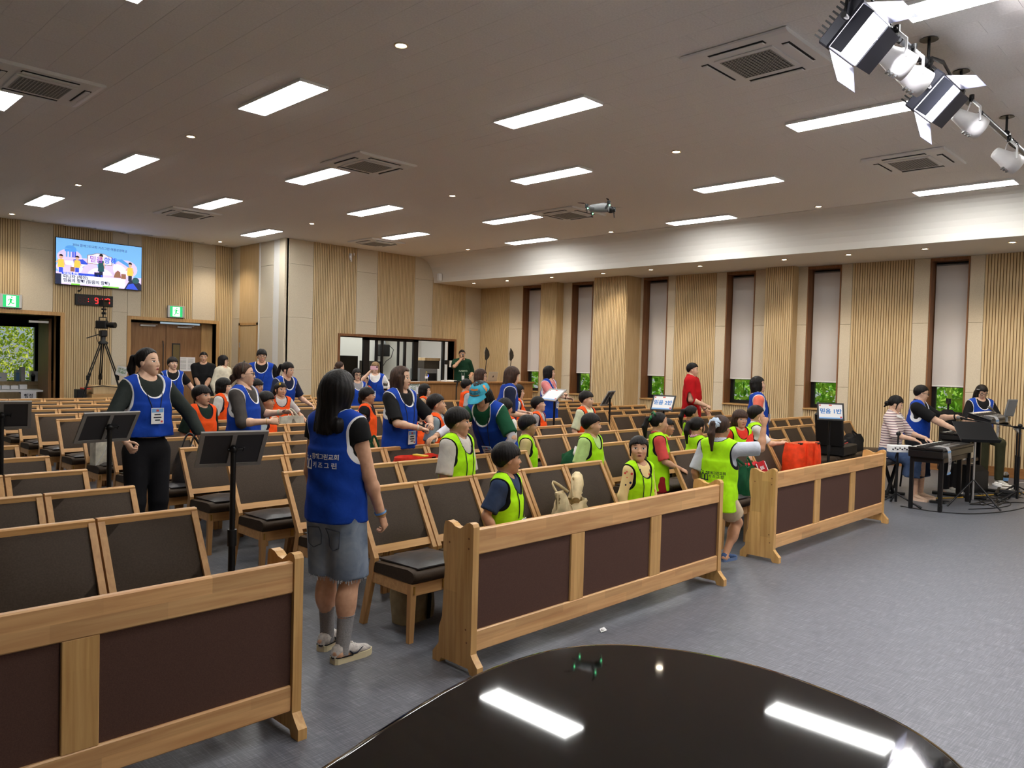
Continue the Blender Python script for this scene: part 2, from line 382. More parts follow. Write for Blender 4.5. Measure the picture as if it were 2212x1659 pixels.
for n, (y0, y1) in enumerate(wins):
    w = D.objects.new('window_%d' % (n+1), None); COL.objects.link(w); struct(w); w.location = (0, 0, 0)
    b = MB(); b.box(XW-.018, XW+.36, y1-.025, y1, ZSILL, ZTOP); b.box(XW-.018, XW+.36, y0, y0+.025, ZSILL, ZTOP)
    b.box(XW-.018, XW+.36, y0+.025, y1-.025, ZTOP-.05, ZTOP); b.build('reveal', M_reveal, w)
    b = MB(); b.box(XW-.05, XW+.36, y0+.0, y1-.0, ZSILL-.03, ZSILL+.0, ch=.004); b.build('sill', M_trim, w)
    a0, a1 = y0+.027, y1-.027; xf = XW+.25
    b = MB()
    for (p0, p1) in ((a0, a0+.07), (a1-.07, a1)): b.box(xf, xf+.07, p0, p1, ZSILL+.002, ZTOP-.052, ch=.004)
    b.box(xf, xf+.07, a0+.07, a1-.07, ZSILL+.002, ZSILL+.075, ch=.004); b.box(xf, xf+.07, a0+.07, a1-.07, ZTOP-.12, ZTOP-.052)
    b.box(xf, xf+.07, a0+.07, a1-.07, 1.47, 1.53, ch=.004)
    b.build('window_frame', M_winframe, w)
    b = MB(); b.box(xf+.03, xf+.036, a0+.068, a1-.068, ZSILL+.07, ZTOP-.118); b.build('window_pane', M_glass, w)
    bl = tag(D.objects.new('roller_blind', None), 'pale grey roller blind in the %s tall window from the stage end' % ORD[5-n], 'blind', 'roller blinds in the tall windows')
    COL.objects.link(bl); bl.location = (xf-.05, (a0+a1)/2, 1.5)
    hw = (a1-a0)/2-.012
    b = MB(); b.box(-.0012, .0012, -hw, hw, .0, 2.16); b.build('fabric', M_blind, bl)
    b = MB(); b.box(-.008, .008, -hw, hw, -.02, .004, ch=.003); b.build('bottom_bar', M_plastic, bl)
    b = MB(); b.tube([(.0, -hw, 2.16), (.0, hw, 2.16)], .016, 10); b.build('roller', M_grey_plastic, bl)

# booth wall (y = YB, room on the -y side)
bx0, bx1, bz0, bz1 = 10.50, 14.17, 1.13, 2.24
b = MB(); b.box(XS-.05, bx0, YB, YB+.25, 0, ZC+.1); b.box(bx1, XW+.4, YB, YB+.25, 0, ZC+.1)
b.box(bx0, bx1, YB, YB+.25, 0, bz0); b.box(bx0, bx1, YB, YB+.25, bz1, ZC+.1)
wb = struct(b.build('wall_booth', M_felt))
for x0, x1, k in ((9.10, 9.74, 'f'), (9.74, 10.94, 's'), (10.94, 11.56, 'f'), (11.56, 12.75, 's'), (12.75, 13.36, 'f'), (13.36, 14.55, 's'), (14.55, 15.13, 'f')):
    parts = [(x0, x1, .0, ZC)]
    lo, hi = max(x0, bx0-.06), min(x1, bx1+.06)
    if hi > lo:
        parts = [(lo, hi, bz1+.06, ZC), (lo, hi, .0, bz0-.03)]
        if x0 < lo: parts.append((x0, lo, .0, ZC))
        if x1 > hi: parts.append((hi, x1, .0, ZC))
    for p0, p1, z0, z1 in parts:
        if p1-p0 < .03: continue
        if k == 's':
            b = MB(); ribs(b, p0, p1, max(z0, .0), z1, 'Y', YB, -1); o = b.build('slat_panel', [M_slat, M_groove], wb); o['kind'] = 'stuff'
        else:
            zs = [z0]+[z for z in JZ[1:-1] if z0+.1 < z < z1-.1]+[z1]
            panel_joints(wb, 'felt_panel', p0, p1, zs, 'Y', YB, -1)
# window of the control booth: oak casing, black sliding frames, panes, the room behind
bw = struct(D.objects.new('window_7', None)); COL.objects.link(bw)
b = MB(); b.box(bx0-.06, bx0, YB-.035, YB+.27, bz0-.03, bz1+.06, ch=.004); b.box(bx1, bx1+.06, YB-.035, YB+.27, bz0-.03, bz1+.06, ch=.004)
b.box(bx0, bx1, YB-.035, YB+.27, bz1, bz1+.06, ch=.004); b.build('casing', M_reveal, bw)
b = MB(); yv = YB+.12
for x0, x1 in ((bx0, bx0+.02), (11.28, 11.46), (11.66, 11.72), (11.84, 11.89), (12.36, 12.40), (12.56, 12.62), (12.86, 13.02), (13.62, 13.70), (bx1-.30, bx1-.22)):
    if x0 in (13.62,): continue
    b.box(x0, x1, yv, yv+.07, bz0, bz1, ch=.004)
b.box(11.28, 13.02, yv, yv+.07, bz1-.07, bz1); b.box(bx0, bx1, yv, yv+.07, bz1-.02, bz1); b.box(11.28, 13.02, yv, yv+.07, bz0, bz0+.05)
b.build('window_frame', M_winframe, bw)
for x0, x1 in ((bx0+.02, 11.28), (11.46, 11.66), (11.72, 11.84), (11.89, 12.36), (12.40, 12.56), (12.62, 12.86)):
    b = MB(); b.box(x0, x1, yv+.03, yv+.034, bz0, bz1-.02); b.build('window_pane', M_glass, bw)
b = MB(); b.box(bx0-1.0, bx1+.7, YB+2.3, YB+2.45, 0, 3.2); b.box(bx0-1.1, bx0-1.0, YB+.25, YB+2.45, 0, 3.2); b.box(bx1+.7, bx1+.8, YB+.25, YB+2.45, 0, 3.2)
b.box(bx0-1.1, bx1+.8, YB+.25, YB+2.45, 3.1, 3.2); struct(b.build('wall_booth_inner', M_white))

# short return wall (x = XS, faces -x) between the booth wall and the recessed back wall
b = MB(); b.box(XS, XS+.25, YB, YT+.2, 0, ZC+.1); ws = struct(b.build('wall_return', M_white))
panel_joints(ws, 'felt_panel', 16.74, 17.36, [0, 1.40, 2.61, 3.83, 4.40], 'X', XS, -1)
panel_joints(ws, 'smooth_panel', 16.15, 16.73, [0, 4.40], 'X', XS, -1, M_white)
b = MB(); b.box(XS-.014, XS+.01, 17.44, 18.40, 2.50, 4.40); b.build('oak_panel', M_oakflat, ws)
panel_joints(ws, 'felt_panel', 18.40, YT-.01, [0, 1.40, 2.61, 3.83, 4.40], 'X', XS, -1)
b = MB(); b.box(XS-.02, XS, 17.37, 17.43, 0, 4.40, ch=.004); struct(b.build('trim_1', M_white))
d3 = struct(D.objects.new('door_3', None)); COL.objects.link(d3)
b = MB(); b.box(XS-.03, XS, 17.44, 17.50, 0, 2.50); b.box(XS-.03, XS, 18.34, 18.40, 0, 2.50); b.box(XS-.03, XS, 17.44, 18.40, 2.44, 2.50); b.build('door_frame', M_trimz, d3)
b = MB(); b.box(XS-.02, XS+.01, 17.51, 18.33, .01, 2.43, ch=.004); b.build('door_leaf', M_oakflat, d3)
for z in (.5, 1.2, 1.9):
    b = MB(); b.tube([(XS-.028, 18.335, z), (XS-.028, 18.335, z+.12)], .012, 8); b.build('hinge', M_steel, d3)

# recessed back wall with the screen and two double doors
o1 = (3.40, 5.17, 2.45); o2 = (6.62, 8.64, 2.46)
b = MB(); b.box(XL-.2, o1[0], YT, YT+.3, 0, ZC+.1); b.box(o1[1], o2[0], YT, YT+.3, 0, ZC+.1); b.box(o2[1], XS+.3, YT, YT+.3, 0, ZC+.1)
b.box(o1[0], o1[1], YT, YT+.3, o1[2], ZC+.1); b.box(o2[0], o2[1], YT, YT+.3, o2[2], ZC+.1)
wt = struct(b.build('wall_back', M_felt))
for x0, x1, k in ((2.2, 3.42, 'f'), (3.42, 4.40, 's'), (4.40, 5.02, 'f'), (5.02, 6.21, 's'), (6.21, 6.84, 'f'), (6.84, 8.03, 's'), (8.03, 8.60, 'f'), (8.60, 9.05, 's')):
    cuts = [(x0, x1, 0, ZC)]
    for ox0, ox1, oz in (o1, o2):
        lo, hi = max(x0, ox0-.08), min(x1, ox1+.08)
        if hi > lo:
            cuts = [(lo, hi, oz+.08, ZC)]
            if x0 < lo: cuts.append((x0, lo, 0, ZC))
            if x1 > hi: cuts.append((hi, x1, 0, ZC))
    for p0, p1, z0, z1 in cuts:
        if p1-p0 < .03: continue
        if k == 's':
            b = MB(); ribs(b, p0, p1, z0, z1, 'Y', YT, -1); o = b.build('slat_panel', [M_slat, M_groove], wt); o['kind'] = 'stuff'
        else:
            panel_joints(wt, 'felt_panel', p0, p1, [z0]+[z for z in JZ[1:-1] if z0+.1 < z < z1-.1]+[z1], 'Y', YT, -1)
for n, (x0, x1, z1) in enumerate((o1, o2)):
    d = struct(D.objects.new('door_%d' % (n+1), None)); COL.objects.link(d)
    b = MB(); b.box(x0-.08, x0, YT-.03, YT+.45, 0, z1+.08, ch=.004); b.box(x1, x1+.08, YT-.03, YT+.45, 0, z1+.08, ch=.004); b.box(x0, x1, YT-.03, YT+.45, z1, z1+.08, ch=.004)
    b.build('door_frame', M_trimz, d)
    if n == 1:
        xm = (x0+x1)/2-.12
        for a0, a1 in ((x0+.03, xm-.004), (xm+.004, x1-.28)):
            b = MB(); b.box(a0, a1, YT+.22, YT+.27, .01, z1-.05, ch=.004); b.build('door_leaf', M_oakdark, d)
            b = MB(); b.box(a0+.25, a0+.6, YT+.18, YT+.22, z1-.13, z1-.09, ch=.004); b.tube([(a0+.3, YT+.17, z1-.1), (a0+.62, YT+.1, z1-.09)], .008, 6); b.build('door_closer', M_steel, d)
        b = MB(); b.box(x1-.28, x1, YT+.2, YT+.30, 0, z1, ch=.004); b.build('side_panel', M_trimz, d)
        b = MB(); b.box(xm+.14, xm+.34, YT+.205, YT+.22, 1.15, 1.95, ch=.003); b.build('vision_pane', M_dark, d)
        b = MB(); b.box(xm+.165, xm+.32, YT+.2, YT+.206, 1.18, 1.92); b.build('vision_pane', mat('dull_glass', rgb(112, 98, 66), .15), d)
        b = MB(); b.tube([(xm-.09, YT+.17, 1.0), (xm-.09, YT+.15, 1.1), (xm-.09, YT+.15, 1.9), (xm-.09, YT+.17, 2.0)], .013, 8); b.build('door_handle', M_dark, d)
    else:
        b = MB(); b.box(x1-.10, x1-.04, YT+.46, YT+1.25, .01, z1-.05, ch=.004); b.build('door_leaf', M_oakdark, d)
        b = MB(); b.box(x1-.5, x1-.12, YT+.38, YT+.44, z1-.16, z1-.11, ch=.004); b.build('door_closer', M_steel, d)
# lobby beyond the open door: dark walls, a wide window, greenery outside
b = MB(); b.box(7.2, 7.4, YT+.3, 22.7, 0, 2.9); b.box(1.8, 2.0, YT+.3, 22.7, 0, 2.9); b.box(1.8, 7.4, YT+.3, 22.7, 2.8, 2.9)
b.box(1.8, 2.6, 22.5, 22.7, 0, 2.9); b.box(5.64, 7.4, 22.5, 22.7, 0, 2.9); b.box(2.6, 5.64, 22.5, 22.7, 2.31, 2.9); b.box(2.6, 5.64, 22.5, 22.7, 0, .9)
struct(b.build('wall_lobby', mat('lobby_grey', rgb(74, 74, 70), .8)))
lw = struct(D.objects.new('window_8', None)); COL.objects.link(lw)
b = MB(); b.box(2.6, 5.64, 22.45, 22.55, 2.27, 2.32); b.box(5.60, 5.70, 22.44, 22.56, .9, 2.32); b.box(2.6, 2.68, 22.45, 22.55, .9, 2.32); b.box(2.6, 5.64, 22.45, 22.55, .88, .93)
b.build('window_frame', M_winframe, lw)
b = MB(); b.box(2.68, 5.6, 22.5, 22.506, .93, 2.27); b.build('window_pane', M_glass, lw)
# unseen sides of the hall, closed so that only its own lamps and windows light it
b = MB(); b.box(XL-.2, XL, YF-.2, YT+.3, 0, ZC+.1); struct(b.build('wall_left', M_felt))
b = MB(); b.box(XL-.2, XW+.4, YF-.2, YF, 0, ZC+.1); struct(b.build('wall_stage', M_felt))
# ------------------------------------------------------------------ ceiling fixtures
panels = {2.08: (1.4, 5.65, 9.60, 13.5), 4.08: (-.9, 3.26, 7.45, 11.67, 15.85), 6.18: (1.42, 5.65, 10.2, 13.47), 8.28: (-.9, 3.26, 7.46, 11.7, 15.88), 10.37: (1.42, 5.68, 10.27, 13.5), 12.46: (-.9, 3.27, 7.53, 11.75)}  # first panel of each line lies out of view, added for light
proto = thing('ceiling_light', '', 'light')
b = MB(); b.box(-.163, .163, -.648, .648, -.030, 0, ch=.004); b.build('housing', M_plastic, proto)
b = MB(); b.box(-.152, .152, -.635, .635, -.0325, -.0295); b.build('diffuser', M_panel, proto)
first = True
rowname = ['unseen, nearest the stage', 'second from the stage', 'third from the stage', 'fourth from the stage', 'fifth from the stage']
cols = sorted(panels)
for ci, x in enumerate(cols):
    for k, y in enumerate(panels[x]):
        o = proto if first else copy_tree(proto); first = False
        o.location = (x, y, ZC)
        cn = ['first', 'second', 'third', 'fourth', 'fifth', 'sixth', 'sixth'][ci]
        tag(o, 'white LED ceiling panel, %s line counted towards the windows, %s' % (cn, rowname[k]), 'light', 'LED panels on the ceiling')
def downlight(x, y, z, label, group, spot=None, aim=(0, 0, -1), col=(1.0, .84, .64)):
    o = thing('downlight', label, 'light', (x, y, z), group=group)
    b = MB(); b.lathe([(.062, -.002), (.062, -.010), (.050, -.012), (.043, .020), (.041, .0215)], 16, capb=False, capt=False)
    b.build('trim_ring', M_downtrim, o)
    b = MB(); b.lathe([(.0415, -.004), (.03, -.010), (.001, -.012)], 14); b.build('lamp', M_down, o)
    if spot:
        l = D.lights.new('downlight_beam', 'SPOT'); l.energy = spot; l.spot_size = 1.9; l.spot_blend = .9; l.color = col; l.shadow_soft_size = .05
        lo = D.objects.new('beam', l); COL.objects.link(lo); lo.parent = o; lo.location = (0, 0, -.03)
        lo.rotation_euler = Vector(aim).to_track_quat('-Z', 'Y').to_euler()
for ci, x in enumerate((4.08, 8.36, 12.60)):
    for k, y in enumerate((5.43, 9.66, 13.95, 18.05)):
        if ci == 2 and k == 3: continue
        downlight(x, y, ZC, 'round warm downlight in the %s line of the flat ceiling, %s from the stage' % (ORD[ci], ORD[k]), 'warm downlights in the flat ceiling', SPOT_W if k < 3 else SPOT_W*1.6)
for k, y in enumerate((1.7, 2.95, 4.19, 5.43, 6.61, 8.39, 9.58, 10.86, 12.4, 13.9, 15.14)):
    downlight(13.92, y, ZS, 'small round downlight in the low bulkhead above the windows, %s from the stage' % ORD[k], 'downlights in the bulkhead', SPOT_W*.9, (.25, 0, -1))

M_mesh = mat('grille_plastic', rgb(176, 176, 174), .5)
def cassette(x, y, label, s=.95):
    o = thing('air_conditioner', label, 'air conditioner', (x, y, ZC), group='four-way ceiling cassettes')
    h = s/2
    b = MB(); b.prism([(h-.02, 0), (h, -.008), (h-.005, -.022), (h-.05, -.034), (-h+.05, -.034), (-h+.005, -.022), (-h, -.008), (-h+.02, 0)], -h, h, 'XZ')
    b.build('face_panel', M_plastic, o)
    b = MB(); b.box(-.27, .27, -.27, .27, -.046, -.034, ch=.005); b.box(-.235, .235, -.235, .235, -.0475, -.046)
    b.build('intake_frame', M_plastic, o)
    b = MB(); n = 15
    for k in range(n):
        t = -.225+.45*k/(n-1)
        b.box(t-.004, t+.004, -.23, .23, -.052, -.0476); b.box(-.23, .23, t-.004, t+.004, -.0515, -.0476)
    b.build('grille', M_mesh, o)
    b = MB(); b.box(-.229, .229, -.229, .229, -.0488, -.0476); b.build('intake_opening', M_dark, o)
    for k in range(4):
        R = Matrix.Rotation(k*PI/2, 4, 'Z')
        b = MB(); b.box(-.25, .25, .335, .405, -.0365, -.03, M=R); b.build('slot', M_dark, o)
        b = MB(); b.box(-.245, .245, .345, .392, -.052, -.040, ch=.004, M=R @ Matrix.Translation((0, 0, 0))); b.build('vane', M_plastic, o)
for x, y, l in ((2.27, 9.0, 'white four-way air conditioner cassette at the aisle end of the hall ceiling'), (6.30, 3.30, 'large white air conditioner cassette beside the barn-door stage lights'), (6.28, 9.03, 'white air conditioner cassette touching a light panel mid ceiling'),
                (10.58, 3.36, 'white air conditioner cassette below the stage-light pipe, window side'), (6.28, 14.95, 'white air conditioner cassette near the wall screen'), (10.62, 9.1, 'white air conditioner cassette behind the flying drone'), (10.62, 14.9, 'white air conditioner cassette close to the booth wall')):
    cassette(x, y, l)

# ------------------------------------------------------------------ pew fronts
def end_profile():
    p = [(.0, 0), (.06, 0), (.075, .03), (.30, .03), (.315, 0), (.375, 0), (.375, .05), (.345, .085), (.325, .11), (.325, .20), (.300, .27), (.285, .55), (.300, .62), (.305, .70), (.30, .79)]
    p += [(.292, .812), (.270, .818), (.235, .812), (.205, .795), (.165, .790), (.140, .805), (.110, .828), (.085, .833), (.065, .828), (.055, .81), (.055, .11), (.035, .085), (.0, .05)]
    return p
def pew(x0, y, L, nd, label):
    o = thing('pew_front', label, 'pew front', (x0, y, 0), group='wooden pew fronts')
    for xx in (0, L-.045):
        b = MB(); b.prism(end_profile(), xx, xx+.045, 'YZ'); b.build('end_panel', M_rubz, o)
        b = MB()
        for yy, zz in ((.09, .69), (.09, .745), (.25, .70), (.09, .17), (.10, .24)):
            b.tube([(xx-.001, yy, zz), (xx+.046, yy, zz)], .006, 8)
        b.build('dowel', M_reveal, o)
    b = MB(); b.box(.045, L-.045, .062, .098, .655, .797, ch=.006); b.build('top_rail', M_rub, o)
    b = MB(); b.box(.045, L-.045, .062, .098, .115, .235, ch=.006); b.build('bottom_rail', M_rub, o)
    xs = [.045+(L-.09)*k/nd for k in range(1, nd)]; w = .065
    for x in xs:
        b = MB(); b.box(x-w, x+w, .064, .097, .233, .657, ch=.003); b.build('stile', M_rubz, o)
    ed = [.045]+sum([[x-w, x+w] for x in xs], [])+[L-.045]
    for k in range(0, len(ed), 2):
        b = MB(); b.box(ed[k]+.001, ed[k+1]-.001, .076, .090, .234, .656); b.build('cloth_panel', M_pewcloth, o)
    b = MB(); b.box(.045, L-.045, .098, .30, .54, .565, ch=.004); b.build('book_shelf', M_rub, o)
    return o
pew(-.85, 3.045, 2.70, 3, 'wooden pew front with brown cloth panels, closest to the black piano lid')
pew(2.872, 3.02, 2.69, 3, 'wooden pew front with three brown cloth panels beside the woman in denim shorts')
pew(6.55, 3.06, 2.75, 3, 'wooden pew front with brown cloth panels nearest the keyboards')

# ------------------------------------------------------------------ chairs
def make_chair():
    o = thing('wooden_chair', '', 'chair'); hw = .257
    side = [(-.150, 0), (-.105, 0), (-.195, .36), (-.215, .45), (.005, .850), (.0, .862), (-.028, .858), (-.262, .45), (-.245, .36)]
    for s in (-1, 1):
        x0, x1 = (s*hw, s*(hw-.034))
        b = MB(); b.prism(side, min(x0, x1), max(x0, x1), 'YZ'); b.build('rear_leg', M_chairwoodz, o)
    def tilt(z): return -.215+(.22)*(z-.45)/.40
    def rail(z0, z1, dep=.028):
        return [(tilt(z0)-.004-dep, z0), (tilt(z0)-.004, z0), (tilt(z1)-.004, z1), (tilt(z1)-.004-dep, z1)]
    b = MB(); b.prism([(-.033, .826), (-.004, .826), (.006, .852), (.002, .862), (-.028, .862), (-.036, .855)], -hw+.001, hw-.001, 'YZ'); b.build('top_rail', M_chairwood, o)
    b = MB(); b.prism(rail(.470, .512), -hw+.034, hw-.034, 'YZ'); b.build('lower_rail', M_chairwood, o)
    # back cushion: slightly domed pad
    b = MB(); nx, nz = 6, 5; vs = []; x1 = hw-.036
    for k in range(nz+1):
        for i in range(nx+1):
            u, v = i/nx, k/nz; z = .514+(.826-.514)*v
            bulge = .014*(1-(2*u-1)**6)*(1-(2*v-1)**6)
            vs.append((-x1+2*x1*u, tilt(z)-.026-bulge, z))
    b.put(vs, [(k*(nx+1)+i, k*(nx+1)+i+1, (k+1)*(nx+1)+i+1, (k+1)*(nx+1)+i) for k in range(nz) for i in range(nx)], 0, True)
    b.prism([(tilt(.514)-.026, .514), (tilt(.514)-.004, .514), (tilt(.826)-.004, .826), (tilt(.826)-.026, .826)], -x1, x1, 'YZ')
    b.build('backrest', M_leather, o)
    for s in (-1, 1):
        b = MB(); q = [(s*hw, -.640), (s*(hw-.042), -.640), (s*(hw-.042), -.598), (s*hw, -.598)]; q2 = [(s*hw, -.628), (s*(hw-.034), -.628), (s*(hw-.034), -.598), (s*hw, -.598)]
        vs = [(x, y, 0) for x, y in q2]+[(x, y, .362) for x, y in q]
        fs = [(0, 1, 5, 4), (1, 2, 6, 5), (2, 3, 7, 6), (3, 0, 4, 7), (3, 2, 1, 0), (4, 5, 6, 7)]
        if s > 0: fs = [f[::-1] for f in fs]
        fs = [f[::-1] for f in fs]
        b.put(vs, fs); b.build('front_leg', M_chairwoodz, o)
    b = MB(); b.box(-hw+.042, hw-.042, -.634, -.612, .285, .362, ch=.003); b.build('front_apron', M_chairwood, o)
    for s in (-1, 1):
        b = MB(); b.box(s*(hw-.006), s*(hw-.030), -.60, -.235, .290, .362, ch=.003); b.build('side_apron', M_chairwood, o)
    # seat cushion, waterfall front
    prof = [(-.665, .385), (-.672, .41), (-.655, .436), (-.61, .447), (-.45, .440), (-.26, .430), (-.235, .42), (-.232, .363), (-.64, .363)]
    b = MB(); n = 6; x1 = hw-.004; vs = []; k = len(prof); cy, cz = -.45, .40
    for i, (u, sc) in enumerate(((-1, .93), (-.965, .985), (-.6, 1), (.6, 1), (.965, .985), (1, .93))):
        for (y, z) in prof: vs.append((u*x1, cy+(y-cy)*sc, cz+(z-cz)*sc if z > .37 else z))
    fs = [(i*k+j, i*k+(j+1) % k, (i+1)*k+(j+1) % k, (i+1)*k+j) for i in range(5) for j in range(k)]
    b.put(vs, fs, 0, True); b.put(vs[:k], [tuple(range(k))[::-1]]); b.put(vs[-k:], [tuple(range(k))]); b.build('seat', M_leather, o)
    b = MB(); b.box(-.012, .012, -.646, -.640, .30, .355); 
    for s in (-1, 1): b.box(s*(hw-.028), s*(hw-.016), -.645, -.639, .30, .35, ch=.001)
    b.build('joint_plate', M_brass, o)
    return o
Y0, DY, PIT = 4.29, .921, .525
chair0 = make_chair(); used = [0]
def chair(x, y, label, group='brown padded chairs in rows', rz=0):
    o = chair0 if not used[0] else copy_tree(chair0); used[0] = 1
    o.location = (x, y, 0); o.rotation_euler = (0, 0, rz); tag(o, label, 'chair', group); return o
pad0 = None
def seat_pad(x, y, label, r):
    global pad0
    if pad0 is None:
        n = 8; vs = []
        for k in range(n+1):
            for i in range(n+1):
                u, v = i/n*2-1, k/n*2-1
                e = 1-max(abs(u), abs(v))**8
                vs.append((u*.205, v*.20, .008+.018*e+.004*math.sin(u*5+v*3)*e))
        b = MB(); F = [(k*(n+1)+i, k*(n+1)+i+1, (k+1)*(n+1)+i+1, (k+1)*(n+1)+i) for k in range(n) for i in range(n)]
        b.put(vs, F, 0, True); b.put([(x, y, 0) for x, y, z in vs], [f[::-1] for f in F])
        ring = [i for i in range(n+1)]+[(k)*(n+1)+n for k in range(1, n+1)]+[n*(n+1)+i for i in range(n-1, -1, -1)]+[k*(n+1) for k in range(n-1, 0, -1)]
        N = (n+1)*(n+1)
        b.put(vs+[(x, y, 0) for x, y, z in vs], [(ring[i]+N, ring[(i+1) % len(ring)]+N, ring[(i+1) % len(ring)], ring[i]) for i in range(len(ring))])
        pad0 = b.mesh('seat_cushion', M_pad)
    o = link('seat_cushion', pad0, None, (x, y, .443), (math.radians(-1.5), 0, r)); tag(o, label, 'cushion', 'black seat pads on the chairs')
def block(name, xs, rows, pads, fixed=''):
    for r in rows:
        for k, x in enumerate(xs):
            if callable(pads) and pads(r, k) == 'skip': continue
            y = Y0+DY*r
            chair(x+PIT/2, y, 'brown padded chair, %s row, %s from the aisle, %s block' % (ORD[r], ORD[k], name))
            if pads(r, k): seat_pad(x+PIT/2+rng.uniform(-.01, .01), y-.445, 'black pad on the %s chair of the %s row, %s block' % (ORD[k], ORD[r], name), rng.uniform(-.05, .05))
block('piano-side', [1.87-PIT*(k+1) for k in range(4)], range(0, 6), lambda r, k: (k > max(2, 0) and r > 1 and 'skip') or (k > 1 and r > 2 and 'skip') or (k == 0 and r % 2 == 0))
block('centre', [2.905+PIT*k for k in range(5)], range(0, 13), lambda r, k: k in (0, 1) if r != 0 else k in (0, 2))
block('pew-end', [6.62+PIT*k for k in range(5)], range(0, 13), lambda r, k: k == 0 and r < 9)
block('window-side', [10.52+PIT*k for k in range(7)], range(1, 10), lambda r, k: 'skip' if (r == 1 and k > 5) else (k == 0 and r == 1))
# ------------------------------------------------------------------ people: distance-field figures meshed to one continuous surface
def np_mesh(name, V, Q, mats, mi=None, attrs=None, smooth=True):
    me = D.meshes.new(name); V = np.asarray(V, dtype=np.float32); Q = np.asarray(Q, dtype=np.int32); n = Q.shape[1]
    me.vertices.add(len(V)); me.vertices.foreach_set('co', V.ravel())
    me.loops.add(Q.size); me.loops.foreach_set('vertex_index', Q.ravel())
    me.polygons.add(len(Q)); me.polygons.foreach_set('loop_start', np.arange(0, Q.size, n, dtype=np.int32))
    for m in (mats if isinstance(mats, (list, tuple)) else [mats]): me.materials.append(m)
    if mi is not None: me.polygons.foreach_set('material_index', np.asarray(mi, dtype=np.int32))
    me.polygons.foreach_set('use_smooth', np.full(len(Q), smooth))
    for k, a in (attrs or {}).items():
        at = me.attributes.new(k, 'FLOAT', 'POINT'); at.data.foreach_set('value', np.asarray(a, dtype=np.float32))
    me.update(calc_edges=True); return me
class Field:
    def __init__(s, lo, hi, h):
        s.h = h; s.o = np.array(lo, dtype=np.float64); n = np.ceil((np.array(hi)-s.o)/h).astype(int)+1
        s.ax = [s.o[i]+h*np.arange(n[i]) for i in range(3)]; s.F = np.full(tuple(n), 0.3, dtype=np.float32)
    def sub(s, lo, hi):
        sl = []
        for i in range(3):
            a = int(max(0, math.floor((lo[i]-s.o[i])/s.h))); b = int(min(len(s.ax[i]), math.ceil((hi[i]-s.o[i])/s.h)+1))
            if b-a < 1: return None
            sl.append(slice(a, b))
        return tuple(sl)
    def pts(s, sl):
        return s.ax[0][sl[0]][:, None, None], s.ax[1][sl[1]][None, :, None], s.ax[2][sl[2]][None, None, :]
    def union(s, prim, k=0.02):
        lo, hi, fn = prim; m = .03+k; sl = s.sub(np.array(lo)-m, np.array(hi)+m)
        if sl is None: return
        d = fn(*s.pts(sl)); a = s.F[sl]
        if k > 0:
            h = np.maximum(k-np.abs(a-d), 0)/k; s.F[sl] = np.minimum(a, d)-h*h*k*.25
        else: s.F[sl] = np.minimum(a, d)
    def cut(s, prim):
        lo, hi, fn = prim; sl = s.sub(np.array(lo)-.01, np.array(hi)+.01)
        if sl is None: return
        s.F[sl] = np.maximum(s.F[sl], -fn(*s.pts(sl)))
    def clip(s, fn): s.F = np.maximum(s.F, fn(*s.pts((slice(None),)*3))).astype(np.float32)
    def net(s):
        F = s.F; ins = F < 0; c = ins[:-1].astype(np.int8)+ins[1:]; c = c[:, :-1]+c[:, 1:]; c = c[:, :, :-1]+c[:, :, 1:]
        act = (c > 0) & (c < 8); idx = np.argwhere(act)
        if not len(idx): return np.zeros((0, 3)), np.zeros((0, 4), int)
        cv = {}
        for i in (0, 1):
            for j in (0, 1):
                for k in (0, 1): cv[(i, j, k)] = F[idx[:, 0]+i, idx[:, 1]+j, idx[:, 2]+k]
        acc = np.zeros((len(idx), 3)); cnt = np.zeros(len(idx))
        for ax in range(3):
            for p in (0, 1):
                for q in (0, 1):
                    a = [p, q]; a.insert(ax, 0); b_ = [p, q]; b_.insert(ax, 1); va, vb = cv[tuple(a)], cv[tuple(b_)]
                    m = (va < 0) != (vb < 0); t = np.where(m, va/np.where(m, va-vb, 1), 0)
                    for d in range(3): acc[:, d] += m*(a[d]+(t if d == ax else 0))
                    cnt += m
        V = s.o+s.h*(idx+acc/cnt[:, None]); im = np.full(act.shape, -1, dtype=np.int64); im[act] = np.arange(len(idx)); Q = []
        for ax in range(3):
            o1, o2 = [d for d in range(3) if d != ax]
            s0 = [slice(1, -1)]*3; s1 = [slice(1, -1)]*3; s0[ax] = slice(0, -1); s1[ax] = slice(1, None)
            A, B = ins[tuple(s0)], ins[tuple(s1)]; e = np.argwhere(A != B); fl = A[A != B]
            e[:, o1] += 1; e[:, o2] += 1
            def cell(d1, d2):
                g = e.copy(); g[:, o1] -= d1; g[:, o2] -= d2; return im[g[:, 0], g[:, 1], g[:, 2]]
            q = np.stack([cell(1, 1), cell(0, 1), cell(0, 0), cell(1, 0)], 1)
            pos = fl if ax != 1 else ~fl
            q[~pos] = q[~pos][:, ::-1]; Q.append(q)
        return V, np.concatenate(Q)
def cone(a, b, ra, rb, flat=False, sc=None):
    a, b = np.array(a, float), np.array(b, float); ab = b-a; L2 = max(ab @ ab, 1e-9); L = math.sqrt(L2); r = max(ra, rb)
    def fn(x, y, z):
        px, py, pz = x-a[0], y-a[1], z-a[2]; t = (px*ab[0]+py*ab[1]+pz*ab[2])/L2; tc = np.clip(t, 0, 1)
        d = np.sqrt((px-tc*ab[0])**2+(py-tc*ab[1])**2+(pz-tc*ab[2])**2)-(ra+(rb-ra)*tc)
        return np.maximum(d, (t-1)*L) if flat else d
    return np.minimum(a, b)-r, np.maximum(a, b)+r, fn
